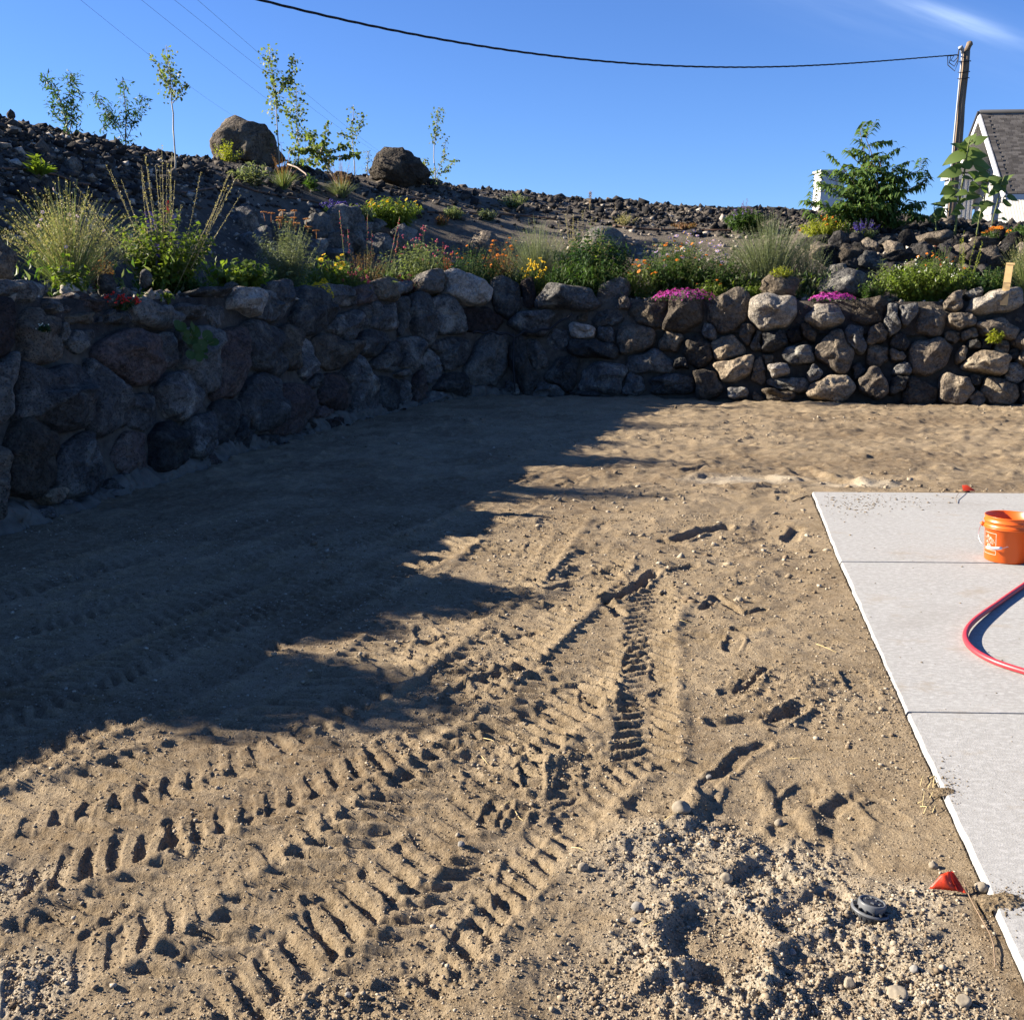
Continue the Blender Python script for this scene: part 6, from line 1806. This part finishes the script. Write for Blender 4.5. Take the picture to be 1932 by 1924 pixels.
# low ground cover knitting the bed together
gc = MB()
for k in range(8500):
    x = rng.uniform(30, 1960) if rng.random() < .3 else rng.uniform(560, 1560); t_ = rng.uniform(.34, 1.2)
    if k % 6 == 0: bx_ = BP(x, t_)
    p = Vector((bx_[0] + rng.gauss(0, .16), bx_[1] + rng.gauss(0, .12), bx_[2]))
    hh = rng.random() ** 1.4 * (.36 if x > 560 else .16)
    gc.leaf(p + Vector((0, 0, hh - .02)), rv(.6) + Vector((0, 0, .8)), rv(), rng.uniform(.06, .12), rng.uniform(.014, .034), .15, rng.choice((0, 0, 1, 2, 3)))
o = gc.build('bed_groundcover', [LM['green'], LM['bright'], LM['pale'], LM['silver']], kind='stuff')
tag(o, 'low tangled ground cover between the flowering clumps of the bed', 'ground cover')
# the bed goes on beyond the picture, its plants shade the yard
for k, (X_, Y_, h_, w_, lab) in enumerate([(-5.05, 4.50, .82, .42, 'tall leafy bush on the wall beyond the picture edge'), (-4.75, 5.25, .45, .30, 'broad leafy bush on the wall beyond the picture edge'), (-4.35, 5.75, .62, .40, 'leafy bush just outside the picture edge')]):
    b = np.array([X_, Y_, hill_z(X_, Y_)]); x0, y0 = proj(b + np.array([0, 0, h_])); 
    plant('leafy_bush', lab, 'plant', b, bush(x0, y0, w_ * 2 / Y_ * FPX, b, 'green', 44, .11, .05, 14))

# ---- plants in the wall face
def on_wall(x, y, out=.16):
    u, v, P = wall_at_px(np.array([x]), np.array([y])); return P[0] + nrm_at(u)[0] * out
nb_ = on_wall(330, 655, .12)
nas = thing('nasturtium', 'round-leaved green nasturtium growing out of the shaded wall', 'plant', nb_)
lm = []
me_l = None
for (zx, zy) in [(1150, 430), (1190, 440), (1220, 460), (1260, 470), (1300, 500), (1200, 520), (1255, 520), (1310, 545), (1180, 480), (1285, 560), (1325, 590), (1240, 580), (1210, 630), (1260, 630), (1310, 640), (1335, 550), (1235, 660), (1130, 420)]:
    p = Vector(on_wall(zx * .4158 * .6395, (800 + zy * .4158) * .6395, rng.uniform(.16, .26))) - Vector(nb_)
    if me_l is None:
        n = 10; V = [(0, 0, -.006)] + [(.042 * math.cos(2 * math.pi * k / n), .042 * math.sin(2 * math.pi * k / n), .004 * math.sin(k * 2)) for k in range(n)]
        o = mk('leaf', V, [(0, 1 + k, 1 + (k + 1) % n) for k in range(n)], LM['green'], nas, loc=p); me_l = o.data
    else:
        o = bpy.data.objects.new('leaf', me_l); link(o, nas); o.location = p
    o.rotation_euler = (R(60) + rng.gauss(0, .3), rng.gauss(0, .3), R(35) + rng.gauss(0, .3)); o.scale = (rng.uniform(.8, 1.25),) * 3
mb = MB()
for c in list(nas.children): mb.tube([(0, 0, 0), Vector(c.location) * .6 + Vector((0, 0, -.03)), Vector(c.location)], .0025, 4)
mb.build('stems', M['stem'], nas)
b = on_wall(1872, 648, .10); plant('wall_sprig', 'yellow-green sprig sprouting from the sunny wall near the edge', 'plant', b, bush(1878, 620, 40, b, 'lime', 14, .05, .02, 10, .1, .2))
b = on_wall(55, 628, .12); plant('wall_sprig', 'tiny dark sprig with white flowers in the shaded wall', 'plant', b, bush(55, 612, 20, b, 'dark', 8, .03, .014, 8, .1, .5, flower='blob', fcol='white', fsize=.010, fn=3))
b = on_wall(960, 700, .1)

# ---- plants on the hill
def HB(x, y): return hit(x, y)
b = HB(475, 350); plant('milkweed', 'pointed-leaf milkweed pair below the largest boulder', 'plant', b, bush(478, 303, 70, b, 'silver', 12, .11, .030, 10, .15, .1, droop=-.3))
b = HB(72, 338); plant('milkweed', 'lone pointed-leaf sprout on the shaded slope', 'plant', b, bush(74, 294, 36, b, 'bright', 4, .13, .035, 7, .2, .1, droop=-.4))
b = HB(535, 358); plant('grass_tuft', 'green grass tuft with rusty stalks below the largest boulder', 'plant', b, grass(535, 318, 70, b, 'pale', 120, .008, .4) + [('stalk_' + q[0],) + q[1:] for q in grass(520, 272, 60, b, 'rust', 14, .008, .4, .8, 'rust')])
b = HB(645, 374); plant('grass_tuft', 'silvery fountain grass with tall bronze stalks on the slope', 'plant', b, grass(645, 336, 75, b, 'silver', 170, .008, .5) + [('stalk_' + q[0],) + q[1:] for q in grass(648, 290, 90, b, 'rust', 26, .007, .15, .5, 'straw')])
b = HB(585, 362); plant('milkweed', 'small pointed-leaf sprout between the two grass tufts', 'plant', b, bush(583, 328, 40, b, 'green', 6, .10, .028, 8, .2, .1, droop=-.3))
b = HB(757, 345); plant('shrub', 'small yellow-green shrub growing against the smaller boulder', 'plant', b, bush(757, 300, 55, b, 'bright', 24, .05, .02, 20, .1, .1))
b = HB(432, 300); plant('shrub', 'sparse yellowish shrub at the foot of the largest boulder', 'plant', b, bush(410, 262, 60, b, 'lime', 10, .05, .02, 14, .1, .1))
b = HB(560, 320); plant('shrub', 'low olive shrub under the twin-headed sapling', 'plant', b, bush(560, 293, 60, b, 'bright', 14, .06, .02, 12, .1, .1))
b = HB(630, 408); plant('blue_flower_patch', 'low patch of blue flowers at the foot of the slope', 'plant', b, bush(630, 378, 60, b, 'green', 26, .05, .014, 10, .1, .1, flower='blob', fcol='blue', fsize=.020))
b = HB(740, 428); plant('poppy_patch', 'wide yellow-green patch with small yellow flowers on the slope', 'plant', b, bush(742, 372, 120, b, 'bright', 60, .08, .022, 14, .05, .1, flower='daisy', fcol='yellow', fsize=.028, fn=22))
b = HB(680, 425); plant('poppy_patch', 'paler leafy patch with a few blue flowers left of the yellow-flowered one', 'plant', b, bush(678, 385, 60, b, 'pale', 26, .09, .024, 12, .05, .1, flower='blob', fcol='blue', fsize=.018, fn=6))
b = HB(855, 412); plant('low_herb', 'small pale green tuft on the open slope', 'plant', b, bush(855, 388, 44, b, 'pale', 20, .05, .016, 12))
b = HB(920, 415); plant('low_herb', 'greyish tuft beside the drip tube on the open slope', 'plant', b, bush(920, 392, 40, b, 'silver', 20, .05, .016, 12))
b = HB(835, 425); plant('low_herb', 'thin red-stemmed herb on the open slope', 'plant', b, bush(840, 400, 34, b, 'rust', 12, .05, .014, 10))
b = HB(1405, 438); plant('salvia', 'round dark green shrub with a few violet spikes on the slope', 'plant', b, bush(1405, 392, 78, b, 'green', 46, .07, .022, 20, .05, .2) + [('violet_' + q[0],) + q[1:] for q in bush(1400, 377, 60, b, 'green', 7, .03, .01, 3, .3, 0, flower='spike', fcol='violet', fsize=.03, ftop=.25)])
b = HB(970, 392); plant('low_herb', 'faint tuft on the crest left of the dead spike', 'plant', b, bush(975, 362, 60, b, 'pale', 18, .05, .016, 10))
b = HB(1112, 398); plant('dead_stalk', 'single dead flower spike standing on the crest', 'plant', b, stalks(1113, 350, 12, b, 2, 'rust', .016, 26, 'stem_dry', .05, .35))
b = HB(1162, 402); plant('dead_stalk', 'thin leafless twig on the crest', 'plant', b, stalks(1163, 368, 6, b, 1, 'rust', .010, 12, 'stem_dry', .03, .4))
b = HB(1552, 452); plant('feathery_lime', 'feathery lime-green plants topped with orange on the dark terrace', 'plant', b, bush(1555, 408, 90, b, 'lime', 34, .06, .014, 20, .05, .15, flower='blob', fcol='orange', fsize=.02, fn=8))
b = HB(1628, 452); plant('salvia', 'low mound of violet salvia on the dark terrace', 'plant', b, bush(1628, 428, 64, b, 'pale', 40, .03, .012, 14, .05, .1) + [('violet_' + q[0],) + q[1:] for q in bush(1626, 411, 60, b, 'pale', 16, .03, .01, 2, .3, 0, flower='spike', fcol='blue', fsize=.026, ftop=.45)])
b = HB(1598, 452); plant('iris_leaves', 'two upright sword leaves between the lime plants and violet salvia', 'plant', b, grass(1598, 418, 16, b, 'green', 5, .035, .1))
b = HB(1880, 455); plant('orange_daisies', 'few orange blooms at the foot of the sunflowers', 'plant', b, bush(1876, 428, 70, b, 'green', 16, .05, .02, 8, .1, .2, flower='daisy', fcol='orange', fsize=.04, fn=8))
b = HB(1925, 465); plant('shrub', 'green foliage at the picture edge above the terrace', 'plant', b, bush(1928, 420, 60, b, 'green', 26, .07, .03, 14, .1, .2))
b = HB(1290, 432); plant('low_herb', 'brownish dry tuft on the slope above the asters', 'plant', b, bush(1290, 418, 60, b, 'rust', 18, .04, .014, 10))
b = HB(1180, 425); plant('low_herb', 'beige dry tuft on the slope near the end of the drip tube', 'plant', b, bush(1176, 400, 50, b, 'straw', 18, .04, .014, 10))

# ---- young trees on the crest
def sapling(name, label, x, ybase, stems, leaf='aspen', ll=.055, lw=.05, hang=.5, trunk='bark', Y=None, cat='tree', lpc=1.75, rt=.012):
    """stems: list of (pixel polyline, [(t0, t1, count, spread_px)])"""
    b = hit(x, ybase) if Y is None else at(x, ybase, Y)
    b = np.array(b); Yb = b[1]
    tr, cr = MB(), MB()
    for k, (pl, cl) in enumerate(stems):
        P = [Vector(at(px, py, Yb + rng.uniform(-.15, .15) * (j > 0))) - Vector(b) for j, (px, py) in enumerate(pl)]
        if k == 0: P[0] = Vector((P[0].x, 0, -.03))
        r0 = rt * (1 if k == 0 else .55)
        q = []
        for j in range(len(P) - 1): q += [P[j], P[j].lerp(P[j + 1], .5) + rv(.01)]
        q.append(P[-1])
        tr.tube(q, [r0 * (1 - .8 * j / len(q)) for j in range(len(q))], 6)
        for t0, t1, n, spx in cl:
            s = spx / FPX * Yb / 2
            for j in range(int(n * lpc)):
                p, td = along(q, min(.999, rng.uniform(t0, t1)))
                o = Vector((rng.gauss(0, .6), rng.gauss(0, .6), rng.gauss(0, .35))) * s
                pp_ = p + o
                if rng.random() < .25: tr.tube([p, p + o * .95], .002, 3, cap=False)
                dl = Vector((rng.gauss(0, .7), rng.gauss(0, .7), -hang + rng.gauss(0, .4)))
                sz = rng.uniform(.75, 1.2)
                cr.leaf(pp_, dl, rv(), ll * sz * .86, lw * sz * .86, .08)
    return plant(name, label, cat, b, [('trunk', tr, M[trunk], None), ('crown', cr, LM[leaf], 'stuff')])
sapling('willow_sapling', 'bushy two-headed young tree nearest the left end of the crest', 122, 246, [([(130, 246), (122, 215), (112, 185), (92, 158), (82, 138)], [(.05, 1, 110, 22)]), ([(132, 246), (135, 210), (138, 175), (136, 138)], [(.05, 1, 190, 26)]), ([(126, 240), (105, 215), (98, 190)], [(.3, 1, 40, 20)])], 'green', .10, .028, .45, 'barkd')
sapling('willow_sapling', 'wide bushy young tree with drooping leaves on the crest', 235, 268, [([(238, 268), (238, 235), (236, 200), (230, 150)], [(.1, 1, 120, 26)]), ([(234, 262), (215, 230), (200, 205), (180, 180)], [(.2, 1, 120, 24)]), ([(240, 262), (255, 230), (265, 205), (268, 178)], [(.2, 1, 90, 22)]), ([(228, 240), (205, 215), (195, 250)], [(.3, 1, 50, 18)])], 'green', .10, .028, .5, 'barkd')
sapling('aspen_sapling', 'tall slender aspen sapling with a thin pale trunk left of the boulders', 331, 330, [([(330, 330), (329, 270), (327, 215), (323, 170), (320, 130), (313, 86)], [(.55, .85, 130, 34), (.85, 1.0, 20, 18)]), ([(324, 175), (312, 150), (298, 125), (283, 100)], [(.1, 1, 34, 12)]), ([(326, 195), (340, 170), (352, 158)], [(.2, 1, 30, 14)])], rt=.014)
sapling('aspen_sapling', 'twin-headed aspen sapling right of the largest boulder, dense with leaves', 527, 298, [([(526, 298), (524, 255), (521, 200), (516, 150), (508, 92)], [(.45, 1, 170, 26), (.15, .45, 14, 18)]), ([(524, 178), (535, 162), (548, 148), (556, 108)], [(.35, 1, 95, 20)])], ll=.075, lw=.07, rt=.014)
sapling('aspen_sapling', 'medium aspen sapling with a loose column of round leaves', 563, 302, [([(563, 302), (562, 265), (560, 220), (559, 160)], [(.25, 1, 170, 34)]), ([(560, 235), (545, 215), (538, 200)], [(.2, 1, 30, 14)]), ([(563, 262), (580, 255), (592, 262)], [(.2, 1, 30, 14)])], ll=.07, lw=.065)
sapling('aspen_sapling', 'leaning aspen sapling with a pale slanting trunk and big leaves', 646, 362, [([(645, 362), (632, 340), (620, 318), (606, 296), (598, 280)], [(.6, 1, 110, 44)]), ([(604, 292), (612, 270), (614, 250), (618, 228)], [(.3, 1, 26, 10)]), ([(602, 288), (575, 280), (545, 285)], [(.1, 1, 60, 18)]), ([(606, 290), (640, 282), (655, 272)], [(.2, 1, 30, 14)]), ([(610, 298), (650, 296), (678, 290)], [(.3, 1, 30, 10)]), ([(600, 285), (590, 262), (585, 250)], [(.2, 1, 30, 14)])], ll=.09, lw=.085, rt=.026)
sapling('aspen_sapling', 'thin aspen sapling with reddish tips left of the smaller boulder', 668, 322, [([(669, 322), (667, 290), (664, 250), (667, 198)], [(.3, 1, 70, 18)]), ([(666, 258), (680, 240), (687, 215)], [(.2, 1, 34, 12)]), ([(665, 262), (648, 255), (640, 250)], [(.2, 1, 22, 10)])], ll=.065, lw=.06)
sapling('aspen_sapling', 'lone aspen sapling right of the smaller boulder', 823, 350, [([(822, 350), (821, 320), (819, 275), (822, 240), (829, 202)], [(.0, .25, 46, 26), (.55, 1, 70, 20)]), ([(822, 330), (836, 300), (842, 258)], [(.3, 1, 34, 12)]), ([(822, 340), (805, 318), (800, 300)], [(.2, 1, 26, 12)]), ([(824, 335), (845, 318), (862, 300)], [(.2, 1, 30, 10)])], ll=.065, lw=.06)
sapling('aspen_sapling', 'tiny seedling between the thin aspen and the smaller boulder', 693, 325, [([(693, 325), (694, 305), (695, 286)], [(.2, 1, 34, 18)])], 'pale', ll=.06, lw=.03)

# ---- elderberry: arching stems with drooping compound leaves
b = hit(1645, 436); Yb = b[1]; bv_ = Vector(b)
st, lf = MB(), MB()
def frond(p, d, L, n=6):
    d = Vector(d).normalized(); pts = curve(p, d, L, rv(.15), 6, 1.3)
    st.tube(pts, .004, 3, cap=False)
    for j in range(n):
        q, td = along(pts, .2 + .75 * j / n)
        sd = td.cross(Vector((0, 0, 1)))
        sd = sd.normalized() if sd.length > .05 else Vector((1, 0, 0))
        for s in (-1, 1):
            lf.leaf(q, sd * s + td * .6 + Vector((0, 0, -.55)) + rv(.15), Vector((0, 0, 1)) + rv(.3), .155 * rng.uniform(.8, 1.15), .056, .25)
    lf.leaf(pts[-1], (pts[-1] - pts[-2]) + Vector((0, 0, -.02)), Vector((0, 0, 1)), .13, .04, .2)
for (tx, ty, nf) in [(1622, 246, 9), (1634, 262, 8), (1640, 285, 10), (1612, 300, 10), (1660, 305, 11), (1590, 318, 10), (1636, 318, 12), (1685, 322, 11), (1562, 338, 11), (1606, 345, 12), (1655, 345, 13), (1705, 335, 12), (1735, 322, 9), (1540, 362, 11),
      (1578, 372, 12), (1625, 375, 13), (1675, 372, 13), (1718, 362, 12), (1748, 345, 8), (1530, 392, 9), (1560, 402, 10), (1600, 404, 11), (1648, 404, 12), (1695, 402, 12), (1735, 398, 10), (1756, 412, 8), (1545, 420, 7), (1590, 424, 8), (1712, 425, 8)]:
    tip = Vector(at(tx, ty, Yb + rng.uniform(-.5, .4))) - bv_
    b0 = Vector((rng.uniform(-.15, .15) + tip.x * .15, rng.uniform(-.1, .1), -.05))
    pts = curve(b0, Vector((tip.x * .35, tip.y * .5, tip.z)), (tip - b0).length * .6, rv(.05), 4)
    q = pts + [pts[-1].lerp(tip, .5) + Vector((0, 0, .04)), tip]
    st.tube(q, [.016 * (1 - .75 * k / len(q)) for k in range(len(q))], 5, cap=False)
    nf = int(nf * .95)
    for k in range(nf):
        p, td = along(q, min(.999, .42 + .58 * k / max(1, nf - 1)))
        a = rng.uniform(0, 6.283)
        frond(p, Vector((math.cos(a), math.sin(a) * .8 - .1, .55 + .4 * (k == nf - 1))), rng.uniform(.26, .40))
plant('elderberry_shrub', 'large dark green shrub with drooping feathery leaves in front of the white tower', 'shrub', b, [('stems', st, M['barkd'], None), ('foliage', lf, LM['elder'], 'stuff')])

# ---- sunflowers, every leaf its own part
n = 12
def heart():
    V = [(0, 0, 0)]; F = []
    prof = [(-.06, .10), (.0, .26), (.14, .36), (.34, .38), (.55, .30), (.78, .15), (1.0, 0)]
    V = [(y_, 0, .03 * math.sin(y_ * 3) - .22 * y_ * y_) for y_, w in prof]
    L_ = [(y_, w, .07 * w + .03 * math.sin(y_ * 5) - .22 * y_ * y_) for y_, w in prof]
    R_ = [(y_, -w, .07 * w - .02 * math.sin(y_ * 6) - .22 * y_ * y_) for y_, w in prof]
    m_ = len(prof); V += L_ + R_
    for k in range(m_ - 1): F += [(k, k + 1, m_ + k + 1, m_ + k), (k, 2 * m_ + k, 2 * m_ + k + 1, k + 1)]
    return V, F
HV, HF = heart()
heart_me = mesh_np('leaf', HV, HF); heart_me.materials.append(LM['sun'])
def sunflower(label, pl, leaves, x, ybase, r0):
    b = np.array(hit(x, ybase)); Yb = b[1]
    t = thing('sunflower', label, 'sunflower', b)
    P = [Vector(at(px, py, Yb)) - Vector(b) for px, py in pl]; P[0].z = -.03
    q = []
    for j in range(len(P) - 1): q += [P[j], P[j].lerp(P[j + 1], .5)]
    q.append(P[-1])
    mb = MB(); mb.tube(q, [r0 * (1 - .6 * k / len(q)) for k in range(len(q))], 7); mb.build('stem', M['stem'], t)
    mb = MB()
    for (lx, ly, ang, s) in leaves:
        base = Vector(at(lx, ly, Yb)) - Vector(b)
        # petiole from the closest stem point
        sp_ = min((along(q, k / 40 * .999)[0] for k in range(41)), key=lambda p: (p - base + Vector((0, 0, .06))).length)
        dr = Vector((math.cos(R(ang)), rng.uniform(-.7, .3), math.sin(R(ang)))).normalized()
        L = s / FPX * Yb * 1.15
        p0 = base - dr * L * .45
        p0.y += rng.uniform(-.1, .1)
        mb.tube([sp_, sp_.lerp(p0, .6) + Vector((0, 0, .02)), p0], .006, 4)
        o = bpy.data.objects.new('leaf', heart_me); link(o, t); o.location = p0
        zax = Vector((rng.gauss(0, .35) - .2, -.95 + rng.gauss(0, .35), .8)); yax = zax.cross(dr).normalized(); zax = dr.cross(yax)
        o.rotation_euler = Matrix((dr, yax, zax)).transposed().to_euler(); o.scale = (L, L * rng.uniform(.85, 1.15), L)
    mb.build('petioles', M['stem'], t)
    return t
# zoom survey at (2721,400), .2747 src per unit
def S2(it): return [((2721 + a * .2747) * .6395, (400 + b_ * .2747) * .6395, an, s * .1757) for a, b_, an, s in it]
sunflower('tallest sunflower plant with broad leaves in front of the pole', [(1801, 440), (1806, 400), (1815, 350), (1822, 310), (1826, 280), (1830, 262)],
    S2([(420, 110, 150, 150), (490, 100, 60, 130), (530, 30, 60, 130), (590, 200, 5, 190), (340, 240, 200, 190), (410, 320, 170, 120), (490, 310, 30, 110), (290, 400, 190, 190), (350, 370, 160, 110), (600, 50, 30, 120),
        (380, 560, 170, 140), (310, 510, 190, 130), (270, 590, 200, 130), (400, 620, 190, 100), (280, 640, 200, 120), (320, 690, 180, 110), (380, 770, 190, 110), (340, 830, 190, 100), (460, 130, 100, 120), (440, 690, 40, 90)]), 1802, 445, .020)
sunflower('sunflower plant with thin dark stems in front of the house wall', [(1842, 440), (1848, 410), (1856, 380), (1862, 350), (1868, 325)],
    S2([(680, 310, 0, 170), (700, 440, -10, 150), (560, 520, 160, 110), (620, 470, 20, 130), (680, 580, -30, 130), (590, 420, 150, 130), (520, 440, 170, 120), (560, 640, 200, 140), (610, 740, 170, 110), (650, 760, 250, 110), (720, 730, 10, 120), (600, 880, 230, 130), (570, 560, 220, 110), (760, 470, 20, 110)]), 1845, 447, .014)
sunflower('sunflower plant with widely spaced leaves at the roof edge', [(1868, 445), (1874, 410), (1882, 380), (1888, 350), (1896, 330)],
    S2([(850, 500, 180, 140), (930, 450, 50, 110), (880, 550, 300, 110), (800, 560, 190, 120), (990, 670, -10, 120), (930, 725, 0, 110), (820, 815, 0, 80), (885, 900, -10, 70), (780, 600, 210, 110)]), 1870, 450, .010)
sunflower('small pale young sunflower left of the pole', [(1768, 440), (1765, 415), (1762, 390)],
    S2([(200, 730, 160, 120), (160, 830, 210, 110), (220, 790, 20, 100), (180, 870, 240, 110), (230, 850, 330, 100), (250, 700, 10, 110)]), 1768, 445, .012)
